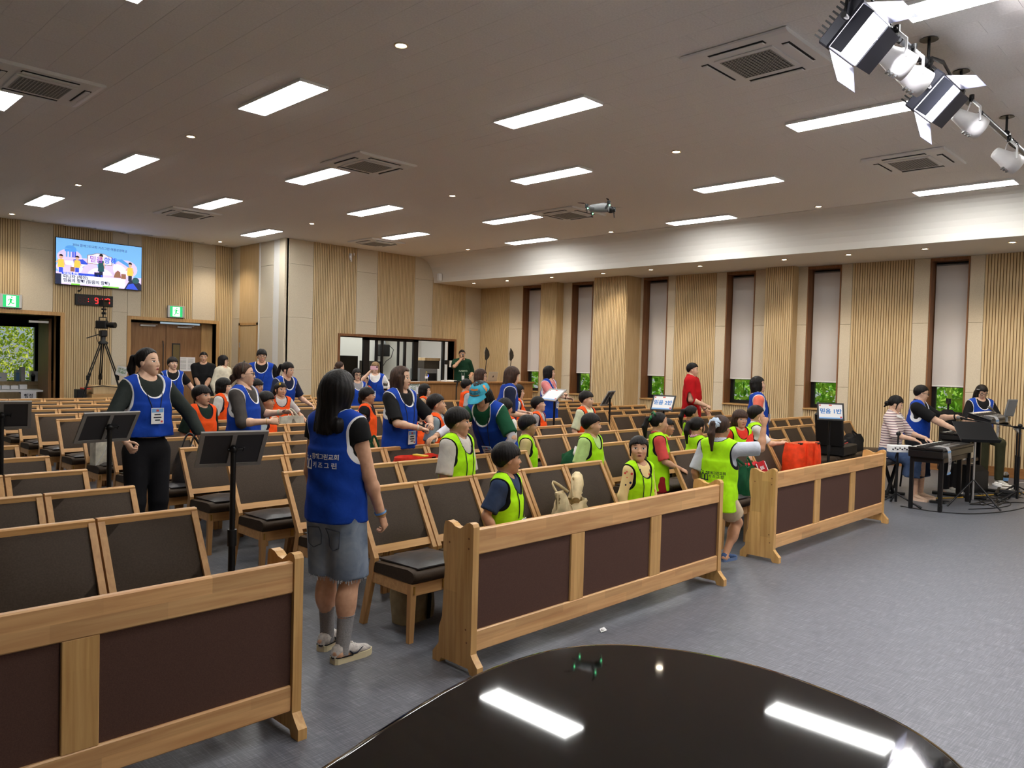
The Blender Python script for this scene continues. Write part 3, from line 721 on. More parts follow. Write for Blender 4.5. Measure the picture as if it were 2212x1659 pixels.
def ellip(c, r, R=None):
    c, r = np.array(c, float), np.array(r, float); m = r.min(); big = r.max()
    def fn(x, y, z):
        px, py, pz = x-c[0], y-c[1], z-c[2]
        if R is not None:
            qx = R[0, 0]*px+R[1, 0]*py+R[2, 0]*pz; qy = R[0, 1]*px+R[1, 1]*py+R[2, 1]*pz; qz = R[0, 2]*px+R[1, 2]*py+R[2, 2]*pz; px, py, pz = qx, qy, qz
        k0 = np.sqrt((px/r[0])**2+(py/r[1])**2+(pz/r[2])**2); k1 = np.sqrt((px/r[0]**2)**2+(py/r[1]**2)**2+(pz/r[2]**2)**2)+1e-6
        return k0*(k0-1)/k1
    e = r if R is None else np.full(3, big)
    return c-e, c+e, fn
def drape(T, z0, z1, r0, r1, yo0=0.0, yo1=0.0, fold=0.0, ph=0.0, nf=7):
    """elliptic tube in the torso frame T (4x4) from height z0 (hem, flat) up to z1; r = (rx, ry)"""
    Ti = np.linalg.inv(T); pts = np.array([[sx*max(r0[0], r1[0]), sy*max(r0[1], r1[1])*1.5, z, 1] for sx in (-1, 1) for sy in (-1, 1) for z in (z0, z1+.05)]) @ T.T
    lo, hi = pts[:, :3].min(0), pts[:, :3].max(0)
    def fn(x, y, z):
        lx = Ti[0, 0]*x+Ti[0, 1]*y+Ti[0, 2]*z+Ti[0, 3]; ly = Ti[1, 0]*x+Ti[1, 1]*y+Ti[1, 2]*z+Ti[1, 3]; lz = Ti[2, 0]*x+Ti[2, 1]*y+Ti[2, 2]*z+Ti[2, 3]
        t = np.clip((lz-z0)/(z1-z0), 0, 1); rx = r0[0]+(r1[0]-r0[0])*t; ry = r0[1]+(r1[1]-r0[1])*t; yo = yo0+(yo1-yo0)*t
        q = np.sqrt((lx/rx)**2+((ly-yo)/ry)**2)+1e-6; d = (q-1)*np.minimum(rx, ry)
        if fold:
            th = np.arctan2(ly-yo, lx); d = d-fold*(1-t)*np.sin(nf*th+ph+2.0*t)-fold*.6*np.sin(3*th+5*lz/.12+ph)*t*(1-t)*3
        top = (lz-z1); d = np.maximum(d, -(lz-z0)); return np.where(top > 0, np.sqrt(np.maximum(d, 0)**2+top**2)+np.minimum(d, 0)*0, d)
    return lo, hi, fn
# ---- head in unit height (chin -0.5, crown +0.5), facing +y
HP = [(ellip((0, -.045, .115), (.325, .40, .375)), 0), (ellip((0, .10, -.14), (.262, .265, .34)), .09), (ellip((0, .215, -.395), (.115, .11, .10)), .10),
      (ellip((.155, .225, -.10), (.10, .10, .11)), .08), (ellip((-.155, .225, -.10), (.10, .10, .11)), .08),
      (cone((0, .345, .03), (0, .405, -.125), .024, .046), .04), (ellip((.045, .372, -.135), (.036, .036, .032)), .02), (ellip((-.045, .372, -.135), (.036, .036, .032)), .02),
      (ellip((0, .315, -.262), (.105, .062, .045)), .03), (ellip((.325, -.03, -.035), (.032, .085, .125)), .02), (ellip((-.325, -.03, -.035), (.032, .085, .125)), .02),
      (cone((0, -.09, -.2), (0, -.11, -.62), .215, .20), .10)]
def head_field(h=.03):
    f = Field((-.46, -.56, -.72), (.46, .56, .60), h)
    for p, k in HP: f.union(p, k)
    for sx in (-1, 1): f.cut(ellip((sx*.145, .405, .012), (.085, .07, .042)))
    f.clip(lambda x, y, z: -.66-z+0*x+0*y)
    return f
HV, HQ = head_field().net()
_fine = head_field(.02)
def face_y(x, z):
    i = int(round((x-_fine.o[0])/_fine.h)); k = int(round((z-_fine.o[2])/_fine.h)); col = _fine.F[i, :, k]
    for j in range(len(col)-1, 0, -1):
        if col[j-1] < 0 <= col[j]:
            t = col[j-1]/(col[j-1]-col[j]); return _fine.o[1]+_fine.h*(j-1+t)
    return .2
class Feat:
    def __init__(s): s.V = []; s.Q = []; s.m = []
    def patch(s, cx, cz, rx, rz, off, mi, tilt=0.0, bow=0.0, n=10, flatb=0.0):
        o = len(s.V); ca, sa = math.cos(tilt), math.sin(tilt); ring = []
        y0 = face_y(cx, cz)
        for rr in (.55, 1.0):
            for j in range(n):
                a = 2*PI*j/n; u, v = rr*math.cos(a)*rx, rr*math.sin(a)*rz
                if v < 0: v *= (1-flatb)
                v += bow*(1-(u/rx)**2); x, z = cx+u*ca-v*sa, cz+u*sa+v*ca
                ring.append((x, max(face_y(x, z), y0-.03)+off*(1.0 if rr < 1 else .35), z))
        s.V += [(cx, y0+off, cz)]+ring
        for j in range(n):
            k = (j+1) % n; s.Q.append((o, o+1+j, o+1+k, o+1+k)); s.m.append(mi)
            s.Q.append((o+1+j, o+1+n+j, o+1+n+k, o+1+k)); s.m.append(mi)
def features(mouth='closed', kid=False, shut=False):
    f = Feat(); er = .036 if kid else .030
    for sx in (-1, 1):
        if not shut:
            f.patch(sx*.148, .006, .072, er*.78, .010, 2, sx*.08)
            f.patch(sx*.148, .008, .037, er*.80, .015, 3)
        f.patch(sx*.150, .006+er*.74 if not shut else .0, .082, .010, .018, 3, sx*.06, .010 if not shut else -.012)
        f.patch(sx*.155, .108 if not kid else .104, .086, .014 if not kid else .011, .008, 4, sx*-.04, .016)
    if mouth == 'closed':
        f.patch(0, -.250, .095, .020, .012, 1, 0, -.004); f.patch(0, -.283, .082, .024, .012, 1, 0, -.008); f.patch(0, -.266, .090, .006, .017, 5, 0, .0)
    elif mouth == 'open':
        f.patch(0, -.270, .078, .046, .010, 1); f.patch(0, -.270, .056, .024, .016, 5)
    elif mouth == 'smile':
        f.patch(0, -.262, .125, .030, .012, 1, 0, -.028); f.patch(0, -.258, .105, .016, .018, 6, 0, -.024)
    return np.array(f.V), np.array(f.Q), np.array(f.m)
FEATS = {}
def hair_unit(style, h, seed=0, kid=False):
    f = Field((-.75, -1.15, -2.3 if 'long' in style else -1.35), (.75, .62, .72), h); P = dict(style=style)
    fringe = {'bowl': .135, 'boy': .17, 'man': .25, 'bob': .15, 'flatbob': .12, 'pony': .33, 'ponyf': .17, 'bun': .30, 'longf': .20, 'long': .33, 'wave': .33, 'shoulder': .33, 'bunf': .18}[style]
    nape = {'bowl': -.30, 'boy': -.28, 'man': -.20, 'bob': -.40, 'flatbob': -.36}.get(style, -.32); side = {'bowl': .01, 'boy': .06, 'man': .12}.get(style, .02)
    vol = {'bowl': .075, 'boy': .06, 'man': .055, 'bob': .07, 'flatbob': .08, 'pony': .035, 'ponyf': .04, 'bun': .035, 'bunf': .04}.get(style, .065)
    f.union(ellip((0, -.050, .125), (.325+vol, .395+vol, .375+vol)), 0)
    X, Y, Z = f.pts((slice(None),)*3); a = np.arctan2(Y+.05, X); zc = np.interp(Y[0, :, 0], [-.25, -.10, .04, .14, .24], [nape, side-.10, side, (side+fringe)/2, fringe])[None, :, None]
    wob = .012*np.sin(9*a+seed)+.008*np.sin(23*a+seed*2); f.F = np.maximum(f.F, (zc+wob-Z)*.85).astype(np.float32)
    face = ellip((0, .43, -.13), (.285, .30, .46))
    if style in ('bob', 'flatbob', 'longf', 'long', 'wave', 'shoulder'):
        low = {'bob': -.62, 'flatbob': -.46, 'longf': -1.35, 'long': -1.75, 'wave': -1.95, 'shoulder': -1.12}[style]
        g = Field(tuple(f.o), tuple(f.o+f.h*(np.array(f.F.shape)-1)), f.h); wide = {'shoulder': .56, 'wave': .46}.get(style, .41)
        g.union(ellip((0, -.10, -.02), (wide-.02, .42, .52)), 0)
        g.union(cone((.20, -.22, -.15), (.24, -.30, low+.14), .22, .17), .10); g.union(cone((-.20, -.22, -.15), (-.24, -.30, low+.14), .22, .17), .10); g.union(cone((0, -.26, -.2), (0, -.34, low+.10), .24, .18), .10)
        if style in ('wave', 'long', 'shoulder'):
            for sx in ((-1, 1) if style != 'long' else (-1, 1)): g.union(cone((sx*.33, .02, .05), (sx*.30, .20 if style == 'wave' else .0, low+.35), .12, .13), .08)
        if style == 'shoulder':
            for sx in (-1, 1): g.union(ellip((sx*.46, -.16, low+.26), (.20, .26, .22)), .08)
        g.cut(face); g.cut(ellip((0, .50, -.40), (.26, .38, .6)))
        g.cut(cone((0, -.09, -.3), (0, -.10, -1.2), .15, .19))
        g.F = np.maximum(g.F, ((low+.03*np.sin(7*a+seed))-Z)*.9).astype(np.float32)
        k = .04; hh = np.maximum(k-np.abs(f.F-g.F), 0)/k; f.F = (np.minimum(f.F, g.F)-hh*hh*k*.25).astype(np.float32)
    if style in ('pony', 'ponyf'):
        f.union(cone((0, -.40, .22), (0, -.58, .18), .10, .11), .05); f.union(cone((0, -.58, .18), (0, -.70, -.20), .12, .14), .06); f.union(cone((0, -.70, -.2), (.03, -.66, -.86), .14, .05), .06)
        f.union(ellip((0, -.05, .10), (.36, .43, .40)), 0.02) if False else None
    if style in ('bun', 'bunf'): f.union(ellip((0, -.48, -.12), (.15, .15, .15)), .05); f.union(cone((0, -.44, -.15), (.04, -.56, -.36), .09, .04), .05)
    if style in ('ponyf', 'bunf', 'longf'):
        for sx in (-1, 1): f.union(cone((sx*.30, .10, .15), (sx*.31, .10, -.28), .05, .03), .04)
    f.F = f.F-(.006*np.sin(26*a+5*Z+seed)+.004*np.sin(43*a-7*Z)).astype(np.float32)*np.clip(1.0, 0, 1)
    return f.net()
HAIRS = {}
# ---- skin, hair and cloth materials
def m_skin(name, c):
    m = mat(name, c, .5, spec=.35); N, L, b = nt(m)
    b.inputs['Subsurface Weight'].default_value = 0.0
    mp = mapped(m, (25, 25, 25)); n = add(m, 'ShaderNodeTexNoise', Scale=1.0, Detail=2.0); L.new(mp.outputs[0], n.inputs['Vector'])
    d = tuple(v*.86 for v in c[:3])+(1,); d = (d[0], d[1]*.97, d[2]*.95, 1)
    r = ramp(m, n.outputs['Fac'], [(.35, d), (.65, c)]); L.new(r.outputs['Color'], b.inputs['Base Color']); return m
SKIN = [m_skin('skin_fair', rgb(226, 186, 160)), m_skin('skin_warm', rgb(214, 168, 138)), m_skin('skin_tan', rgb(196, 148, 116))]
M_lip = mat('lips', rgb(186, 104, 98), .45); M_eye = mat('eye_white', rgb(226, 222, 218), .3); M_iris = mat('eye_dark', rgb(28, 20, 18), .25)
M_brow = mat('brow_hair', rgb(56, 42, 36), .8); M_mouth = mat('mouth_inside', rgb(84, 36, 34), .6); M_teeth = mat('teeth', rgb(236, 230, 222), .4)
def m_hair(name, c1, c2):
    m = mat(name, c1, .50, spec=.25); N, L, b = nt(m); mp = mapped(m, (70, 70, 9)); n = add(m, 'ShaderNodeTexNoise', Scale=1.0, Detail=3.0); L.new(mp.outputs[0], n.inputs['Vector'])
    r = ramp(m, n.outputs['Fac'], [(.35, c1), (.7, c2)]); L.new(r.outputs['Color'], b.inputs['Base Color']); bump(m, n.outputs['Fac'], .5, .004); return m
HAIR = {'black': m_hair('hair_black', rgb(14, 12, 12), rgb(30, 25, 24)), 'brown': m_hair('hair_brown', rgb(44, 31, 26), rgb(76, 54, 42)), 'ash': m_hair('hair_ash', rgb(112, 88, 60), rgb(150, 122, 86))}
def m_cloth(name, c, trim=None, tw=.011, c2=None, scale=(14, 14, 14)):
    m = mat(name, c, .82, spec=.2); N, L, b = nt(m); mp = mapped(m, scale); n = add(m, 'ShaderNodeTexNoise', Scale=1.0, Detail=5.0, Distortion=.5); L.new(mp.outputs[0], n.inputs['Vector'])
    d = c2 or tuple(v*.80 for v in c[:3])+(1,); r = ramp(m, n.outputs['Fac'], [(.32, d), (.66, c)]); out = r.outputs['Color']
    if trim:
        at = add(m, 'ShaderNodeAttribute'); at.attribute_name = 'trim'
        lt = add(m, 'ShaderNodeMath', operation='LESS_THAN'); L.new(at.outputs['Fac'], lt.inputs[0]); lt.inputs[1].default_value = tw
        mx = add(m, 'ShaderNodeMix', data_type='RGBA'); L.new(lt.outputs[0], mx.inputs['Factor']); L.new(out, mx.inputs[6]); mx.inputs[7].default_value = trim; out = mx.outputs[2]
    L.new(out, b.inputs['Base Color']); bump(m, n.outputs['Fac'], .35, .01); return m
V_BLUE = m_cloth('blue_vest_mesh', rgb(24, 66, 168), rgb(232, 232, 236), .012)
V_ORG = m_cloth('orange_vest_mesh', rgb(255, 92, 30), rgb(40, 26, 40), .009)
V_LIME = m_cloth('lime_vest_mesh', rgb(180, 248, 26), rgb(14, 16, 18), .010)
CL = {}
def cl(name, r, g, b_): 
    if name not in CL: CL[name] = m_cloth(name, rgb(r, g, b_))
    return CL[name]
def m_stripe(name, c1, c2, per, axis=2):
    m = mat(name, c1, .85, spec=.15); N, L, b = nt(m); tc = add(m, 'ShaderNodeTexCoord'); sx = add(m, 'ShaderNodeSeparateXYZ'); L.new(tc.outputs['Object'], sx.inputs[0])
    mm = add(m, 'ShaderNodeMath', operation='FRACT'); dv = add(m, 'ShaderNodeMath', operation='DIVIDE'); L.new(sx.outputs[axis], dv.inputs[0]); dv.inputs[1].default_value = per; L.new(dv.outputs[0], mm.inputs[0])
    r = ramp(m, mm.outputs[0], [(0, c1), (.55, c1), (.58, c2), (.78, c2), (.80, rgb(196, 150, 150)), (.9, rgb(196, 150, 150)), (.92, c1)]); r.color_ramp.interpolation = 'CONSTANT'; L.new(r.outputs['Color'], b.inputs['Base Color']); return m
STRIPE = m_stripe('striped_knit', rgb(226, 212, 206), rgb(74, 60, 84), .034)
def m_dots(name, c, cols):
    m = mat(name, c, .85, spec=.15); N, L, b = nt(m); mp = mapped(m, (26, 26, 26)); v = add(m, 'ShaderNodeTexVoronoi', Scale=1.0); L.new(mp.outputs[0], v.inputs['Vector'])
    lt = add(m, 'ShaderNodeMath', operation='LESS_THAN'); L.new(v.outputs['Distance'], lt.inputs[0]); lt.inputs[1].default_value = .26
    wn = add(m, 'ShaderNodeSeparateColor'); L.new(v.outputs['Color'], wn.inputs[0]); r = ramp(m, wn.outputs[0], cols); r.color_ramp.interpolation = 'CONSTANT'
    mx = add(m, 'ShaderNodeMix', data_type='RGBA'); L.new(lt.outputs[0], mx.inputs['Factor']); mx.inputs[6].default_value = c; L.new(r.outputs['Color'], mx.inputs[7]); L.new(mx.outputs[2], b.inputs['Base Color']); return m
FLORAL = m_dots('cream_print', rgb(232, 208, 150), [(0, rgb(214, 70, 70)), (.35, rgb(40, 46, 70)), (.6, rgb(232, 208, 150)), (.85, rgb(222, 120, 110))])
DENIM = m_cloth('pale_denim', rgb(140, 152, 168), c2=rgb(104, 117, 138), scale=(9, 9, 9)); DENIM2 = m_cloth('blue_denim', rgb(70, 88, 120), c2=rgb(54, 70, 100), scale=(9, 9, 9))
M_card = mat('badge_card', rgb(236, 236, 238), .35); M_cardblue = mat('badge_blue', rgb(120, 170, 224), .4); M_ink = mat('print_ink', rgb(30, 34, 52), .6); M_red = mat('print_red', rgb(206, 76, 64), .5)
M_cord = mat('lanyard_cord', rgb(26, 28, 44), .7); M_lens = mat('spectacle_metal', rgb(120, 100, 84), .3, .7); M_lensdark = mat('spectacle_dark', rgb(28, 24, 24), .4)
def rotm(ax, deg):
    c, s = math.cos(math.radians(deg)), math.sin(math.radians(deg))
    return np.array({'x': [[1, 0, 0], [0, c, -s], [0, s, c]], 'y': [[c, 0, s], [0, 1, 0], [-s, 0, c]], 'z': [[c, -s, 0], [s, c, 0], [0, 0, 1]]}[ax])
def unit(v): v = np.array(v, float); return v/max(np.linalg.norm(v), 1e-9)
CURL = {'fist': (70, 85, 55), 'relax': (22, 32, 22), 'flat': (6, 8, 6), 'hold': (45, 50, 35), 'keys': (28, 34, 26)}
def hand_geo(w, y, n, right, L, style, n_seg=6):
    """palm and five fingers: w wrist, y finger direction, n palm direction, L hand length"""
    y = unit(y); n = unit(np.array(n)-y*(np.array(n) @ y)); x = np.cross(y, n)*(1 if right else -1); z = -n; mb = MB()
    def P(a, b_, c): return Vector(w+L*(a*x+b_*y+c*z))
    rings = [(-.10, .135, .115), (.05, .15, .115), (.20, .195, .105), (.36, .215, .09), (.50, .205, .075), (.54, .16, .05)]; k = 8; vs = []
    for b_, rx, rz in rings:
        for j in range(k):
            a = 2*PI*j/k; vs.append(P(rx*math.cos(a), b_, rz*math.sin(a)))
    fs = [(i*k+j, i*k+(j+1) % k, (i+1)*k+(j+1) % k, (i+1)*k+j) for i in range(len(rings)-1) for j in range(k)]
    mb.put(vs, fs, 0, True)
    mb.put(vs[-k:], [(0, 1, 2, 3), (0, 3, 4, 7), (7, 4, 5, 6)], 0, True)
    for fi, (bx, ln) in enumerate(((.155, .43), (.052, .47), (-.052, .44), (-.15, .35))):
        st = style
        cs = CURL['flat'] if (style == 'point' and fi == 0) else CURL.get(style, CURL['fist']); ang = 0; p = np.array([bx, .46, .01]); pts = [P(*p), P(*(p+np.array([0, .05, 0])))]; p = p+np.array([0, .05, 0])
        sp = bx*.25 if style in ('flat', 'keys') else 0
        for c_, frac in zip(cs, (.46, .30, .24)):
            ang += math.radians(c_+fi*1.5); p = p+ln*frac*np.array([sp, math.cos(ang), -math.sin(ang)]); pts.append(P(*p))
        mb.tube(pts, [.048*L, .05*L, .044*L, .040*L, .030*L], n_seg)
    cu = style in ('fist', 'hold', 'point'); p = np.array([.13, .12, -.03]); pts = [P(*p)]
    for d, l in (((.72, .66, -.25), .20), ((.35, .85, -.42) if cu else (.5, .85, -.1), .17), ((-.35, .75, -.6) if cu else (.3, .95, -.05), .14)):
        p = p+l*unit(d); pts.append(P(*p))
    mb.tube(pts, [.075*L, .058*L, .052*L, .036*L], n_seg)
    return mb
def tri_to_quads(fs):
    return [(f if len(f) == 4 else (f[0], f[1], f[2], f[2]) if len(f) == 3 else None) for f in fs]
def shoe_geo(a, d, L, sole, upper_h):
    """a ankle-floor point, d toe direction"""
    d = unit((d[0], d[1], 0)); s = np.array([d[1], -d[0], 0]); mb = MB(); k = 10
    def ring(t, wd, z0, hh):
        out = []
        for j in range(k):
            an = 2*PI*j/k; out.append(Vector(a+d*(L*(t-.26))+s*(wd*L*math.cos(an))+np.array([0, 0, z0+hh*(.5+.5*math.sin(an))])))
        return out
    sec = [(0, .07, .12), (.06, .13, .62), (.22, .145, .80), (.38, .15, .72), (.55, .175, .50), (.75, .185, .36), (.92, .14, .28), (1.0, .06, .14)]
    vs = [p for t, wd, h in sec for p in ring(t, wd, sole*.6, upper_h*h)]; n = len(sec)
    mb.put(vs, [(i*k+j, i*k+(j+1) % k, (i+1)*k+(j+1) % k, (i+1)*k+j) for i in range(n-1) for j in range(k)], 0, True)
    mb.put(vs[:k], [tuple(range(k))[::-1]]); mb.put(vs[-k:], [tuple(range(k))])
    ol = [(0.0, .09), (.05, .135), (.25, .15), (.5, .175), (.75, .195), (.92, .155), (1.02, .07)]; poly = [(t, w_) for t, w_ in ol]+[(t, -w_) for t, w_ in ol[::-1]]
    m = len(poly); vs = [Vector(a+d*(L*(t-.26))+s*(w_*L)+np.array([0, 0, z])) for z in (0, sole) for t, w_ in poly]
    mb.put(vs, [(i, (i+1) % m, m+(i+1) % m, m+i) for i in range(m)]+[tuple(range(m))[::-1], tuple(range(m, 2*m))], 1)
    return mb

def person(label, X, Y, H, face, kind='w', hair=('bowl', 'black'), skin=0, mouth='closed', yaw=0, pitch=0, roll=0, lean=0, side=0, twist=0,
           armR=None, armL=None, handR='relax', handL='relax', palmR=None, palmL=None, poleR=None, poleL=None, shirt=('white_tee', 235, 232, 226), sleeve=.5, vest=None,
           lower=('trousers', 'black_trousers', 30, 30, 34), hem=.06, shoe=('white', 200, 198, 192), sock=None, seat=None, legs=None, badge=None, lanyard=True, glasses=None, z0=0.0, vox=.013,
           slim=1.0, vest_hem=None, group=None, shut=False, longtop=None, vlen=None, collar=None, headband=None, thin_loose=0.0, smat=None):
    kid = kind == 'k'; hh = .206+(H-1.1)*.040; man = kind == 'm'
    root = thing('person', label, 'person', (X, Y, z0), math.radians(face-90), group)
    sw = H*(.106 if man else .093 if not kid else .094)*slim; zs = H-hh*(1.30 if not kid else 1.22); zh = H*(.515 if not kid else .475); hw = H*.052
    if seat is not None:
        drop = zh-(seat+.085*H*.9); zs -= drop; zh -= drop; top = H-drop
    else: top = H
    Rt = rotm('z', twist) @ rotm('x', -lean) @ rotm('y', side); T = np.eye(4); T[:3, :3] = Rt; hipc = np.array([0, 0, zh]); T[:3, 3] = hipc-Rt @ hipc
    def tp(p): return Rt @ (np.array(p, float)-hipc)+hipc
    dp = .064*H*slim; rx = (.094 if not man else .102)*H*slim
    # head
    N = tp((0, -.010*H, top-hh*.66)); Rh = Rt @ rotm('z', yaw) @ rotm('x', pitch) @ rotm('y', roll)
    if lean: Rh = rotm('z', twist+yaw) @ rotm('x', pitch-lean*.55) @ rotm('y', roll+side*.5)
    hc = N+Rh @ np.array([0, .07*hh, .16*hh])
    # arms
    ua, fa, hl = .172*H, .148*H, (.098 if not kid else .10)*H
    def solve(S, Wt, pole):
        v = Wt-S; L = min(np.linalg.norm(v), (ua+fa)*.995); dirv = unit(v); Wt = S+dirv*L
        a = (ua*ua-fa*fa+L*L)/(2*L); hgt = math.sqrt(max(ua*ua-a*a, 0)); pl = unit(np.array(pole)-dirv*(np.array(pole) @ dirv)); return S+dirv*a+pl*hgt, Wt
    J = {}
    for s, arm, pole in ((1, armR, poleR), (-1, armL, poleL)):
        S = tp((s*sw, -.004*H, zs-.012*H)); a = arm if arm is not None else (.128, .015, (zs/H-.315))
        Wt = np.array([s*a[0]*H, a[1]*H, a[2]*H]); pl = pole or (.5, -.8, -.5); J[s] = (S,)+solve(S, Wt, (s*pl[0], pl[1], pl[2]))
    # legs
    LG = {}
    for s in (1, -1):
        hp = np.array([s*hw, 0, zh-.01*H])
        if legs and s in legs: kn, an = [np.array(q, float)*H for q in legs[s]]
        elif seat is not None: kn = np.array([s*.075*H, .235*H, max(seat+.02*H, .26*H)]); an = np.array([s*.07*H, .24*H, .045*H])
        else: kn = np.array([s*.055*H, .012*H, .275*H]); an = np.array([s*.058*H, -.01*H, .045*H])
        LG[s] = (hp, kn, an)
    ar = (.027 if not man else .031)*H*slim; lr = .047*H*slim
    def torso(f, g=0.0, k=.05):
        f.union(ellip(tp((0, 0, zs-.085*H)), (rx+g, dp+g, .125*H+g), Rt), .0 if k == 0 else .02); f.union(ellip(tp((0, .004*H, (zs+zh)/2-.01*H)), (rx*.90+g, dp*.92+g, .12*H+g), Rt), k)
        f.union(ellip(tp((0, -.006*H, zh+.01*H)), (.094*H*slim+g, dp*1.06+g, .085*H+g), Rt), k)
        f.union(cone(tp((-sw*.86, -.004*H, zs-.010*H)), tp((sw*.86, -.004*H, zs-.010*H)), .031*H+g, .031*H+g), k)
        for s_ in (-1, 1): f.union(cone(tp((s_*.018*H, -.014*H, zs+.022*H)), tp((s_*sw*.85, -.006*H, zs-.006*H)), .030*H+g*.8, .028*H+g), .03)
        f.union(cone(tp((0, -.014*H, zs+.005*H)), tp((0, -.012*H, zs+.045*H)), .052*H+g*.6, .036*H+g*.4), .03)
    pts = [hc+.5, hc-.3]+[p for j in J.values() for p in j]+[p for l in LG.values() for p in l]+[tp((sx*(rx+.08), sy*(dp+.08), z)) for sx in (-1, 1) for sy in (-1, 1) for z in (zh-.1, zs+.1)]
    lo = np.min(pts, 0)-.09; hi = np.max(pts, 0)+.09; hi[2] = min(hi[2], hc[2]+.12*hh); lo[2] = -.01
    f = Field(lo, hi, vox); torso(f)
    f.union(cone(tp((0, -.012*H, zs+.01*H)), N+Rh @ np.array([0, -.05, .05])*hh, (.030 if not man else .036)*H if not kid else .030*H, .205*hh), .02)
    for s in (1, -1):
        S, E_, Wr = J[s]; f.union(cone(S, E_, ar*1.12, ar*.86), .03); f.union(cone(E_, Wr, ar*.88, ar*.60), .012)
        f.union(ellip(E_*.72+Wr*.28, (ar*.92,)*3), .02)
        hp, kn, an = LG[s]; f.union(cone(hp, kn, lr*1.12, lr*.72), .03); f.union(cone(kn, an, lr*.72, lr*.44), .012); f.union(ellip(kn*.68+an*.32+np.array([0, -.012*H, 0]), (lr*.74, lr*.74, lr*1.3)), .03)
        td = np.array([s*.22, 1, 0]) if not legs else unit(np.array([an[0]*.0+s*.15, 1, 0])); f.union(cone(an+np.array([0, -.02*H, -.022*H]), an+td*.09*H+np.array([0, 0, -.032*H]), .021*H, .016*H), .02)
    Vb, Qb = f.net(); V = [Vb]; Q = [Qb]; mi = [np.zeros(len(Qb), int)]; off = len(Vb)
    def addm(v, q, m):
        nonlocal off
        V.append(v); Q.append(np.asarray(q)+off); mi.append(np.asarray(m)); off += len(v)
    hs = np.array([.96, 1.0, 1.0]) if not kid else np.array([1.03, 1.0, .97])
    addm((HV*hs*hh) @ Rh.T+hc, HQ, np.zeros(len(HQ), int))
    fk = (mouth, kid, shut)
    if fk not in FEATS: FEATS[fk] = features(*fk)
    fv, fq, fm = FEATS[fk]; addm((fv*hs*hh) @ Rh.T+hc, fq, fm)
    for s, st, pn in ((1, handR, palmR), (-1, handL, palmL)):
        S, E_, Wr = J[s]; d = unit(Wr-E_); pnn = pn if pn is not None else ((-s, 0, 0) if abs(d[2]) > .6 else (-s*.6, 0, -.8))
        hd = unit(d+(np.array([0, 0, -.25]) if st == 'keys' else 0)); mb = hand_geo(Wr-d*.004, hd, pnn, s > 0, hl, st)
        q = []
        for fc in mb.f:
            if len(fc) == 4: q.append(fc)
            elif len(fc) == 3: q.append((*fc, fc[2]))
            else:
                for i in range(1, len(fc)-1): q.append((fc[0], fc[i], fc[i+1], fc[i+1]))
        if s > 0: q = [x[::-1] for x in q]
        addm(np.array([tuple(v) for v in mb.v]), np.array(q), np.zeros(len(q), int))
    Qa = np.concatenate(Q); Va = np.concatenate(V); Ma = np.concatenate(mi)
    me = D.meshes.new('body'); fl = [tuple(dict.fromkeys(q)) for q in Qa.tolist()]; me.from_pydata(Va.tolist(), [], fl)
    for m in (SKIN[skin], M_lip, M_eye, M_iris, M_brow, M_mouth, M_teeth): me.materials.append(m)
    me.polygons.foreach_set('material_index', Ma.astype(np.int32)); me.polygons.foreach_set('use_smooth', np.ones(len(fl), bool)); me.update()
    link('body', me, root)
    # hair
    if hair:
        hv_h = .030 if vox < .012 else .036; hk = (hair[0], hv_h)
        if hk not in HAIRS: HAIRS[hk] = hair_unit(hair[0], hv_h, len(HAIRS))
        hv, hq = HAIRS[hk]; ho = link('hair', np_mesh('hair', (hv*hs*hh) @ Rh.T+hc, hq, HAIR[hair[1]]), root)
    # shirt
    if smat or shirt:
        ms = smat or cl(*shirt); zt = zs+.16*H; lo2 = np.min([J[1][0], J[1][1], J[1][2], J[-1][1], J[-1][2], tp((-rx-.05, -dp-.06, zh-.12*H)), tp((rx+.05, dp+.06, zh-.12*H)), tp((0, -dp-.06, zs+.06*H)), tp((0, dp+.06, zs))], 0)-.05
        hi2 = np.max([J[1][0], J[1][1], J[1][2], J[-1][1], J[-1][2], tp((rx+.05, dp+.06, zh)), tp((-rx-.05, -dp-.06, zh)), tp((0, 0, zs+.06*H)), tp((0, dp+.06, zs))], 0)+.06
        f = Field(lo2, hi2, vox); lg = .010+thin_loose; torso(f, lg, .05); zb = longtop*H if longtop is not None else (zh-.055*H if vest is None else zh-(vest_hem if vest_hem is not None else .07)*H+.012)
        f.union(drape(T, zb, zs-.10*H, (rx*1.04+lg, dp*1.16+lg), (rx*.98+lg, dp*1.02+lg), fold=.005, ph=len(HAIRS)), .03)
        for s in (1, -1):
            S, E_, Wr = J[s]; g = .009+.003*(sleeve <= .6)+thin_loose
            if sleeve <= 0: pass
            elif sleeve <= .6: e = S+(E_-S)*(sleeve/.6); f.union(cone(S, e, ar*1.12+g, ar*.98+g+.008, True), .03)
            else:
                f.union(cone(S, E_, ar*1.12+g, ar*.9+g), .03); t = min(1, (sleeve-.6)/.4); f.union(cone(E_, E_+(Wr-E_)*t, ar*.9+g, ar*.72+g, True), .02)
        Ti = np.linalg.inv(T)
        f.clip(lambda x, y, z: zb-(Ti[2, 0]*x+Ti[2, 1]*y+Ti[2, 2]*z+Ti[2, 3]))
        f.cut(ellip(tp((0, .012*H, zs+.070*H)), (.048*H, .060*H, .060*H), Rt))
        v, q = f.net(); link('shirt', np_mesh('shirt', v, q, ms), root)
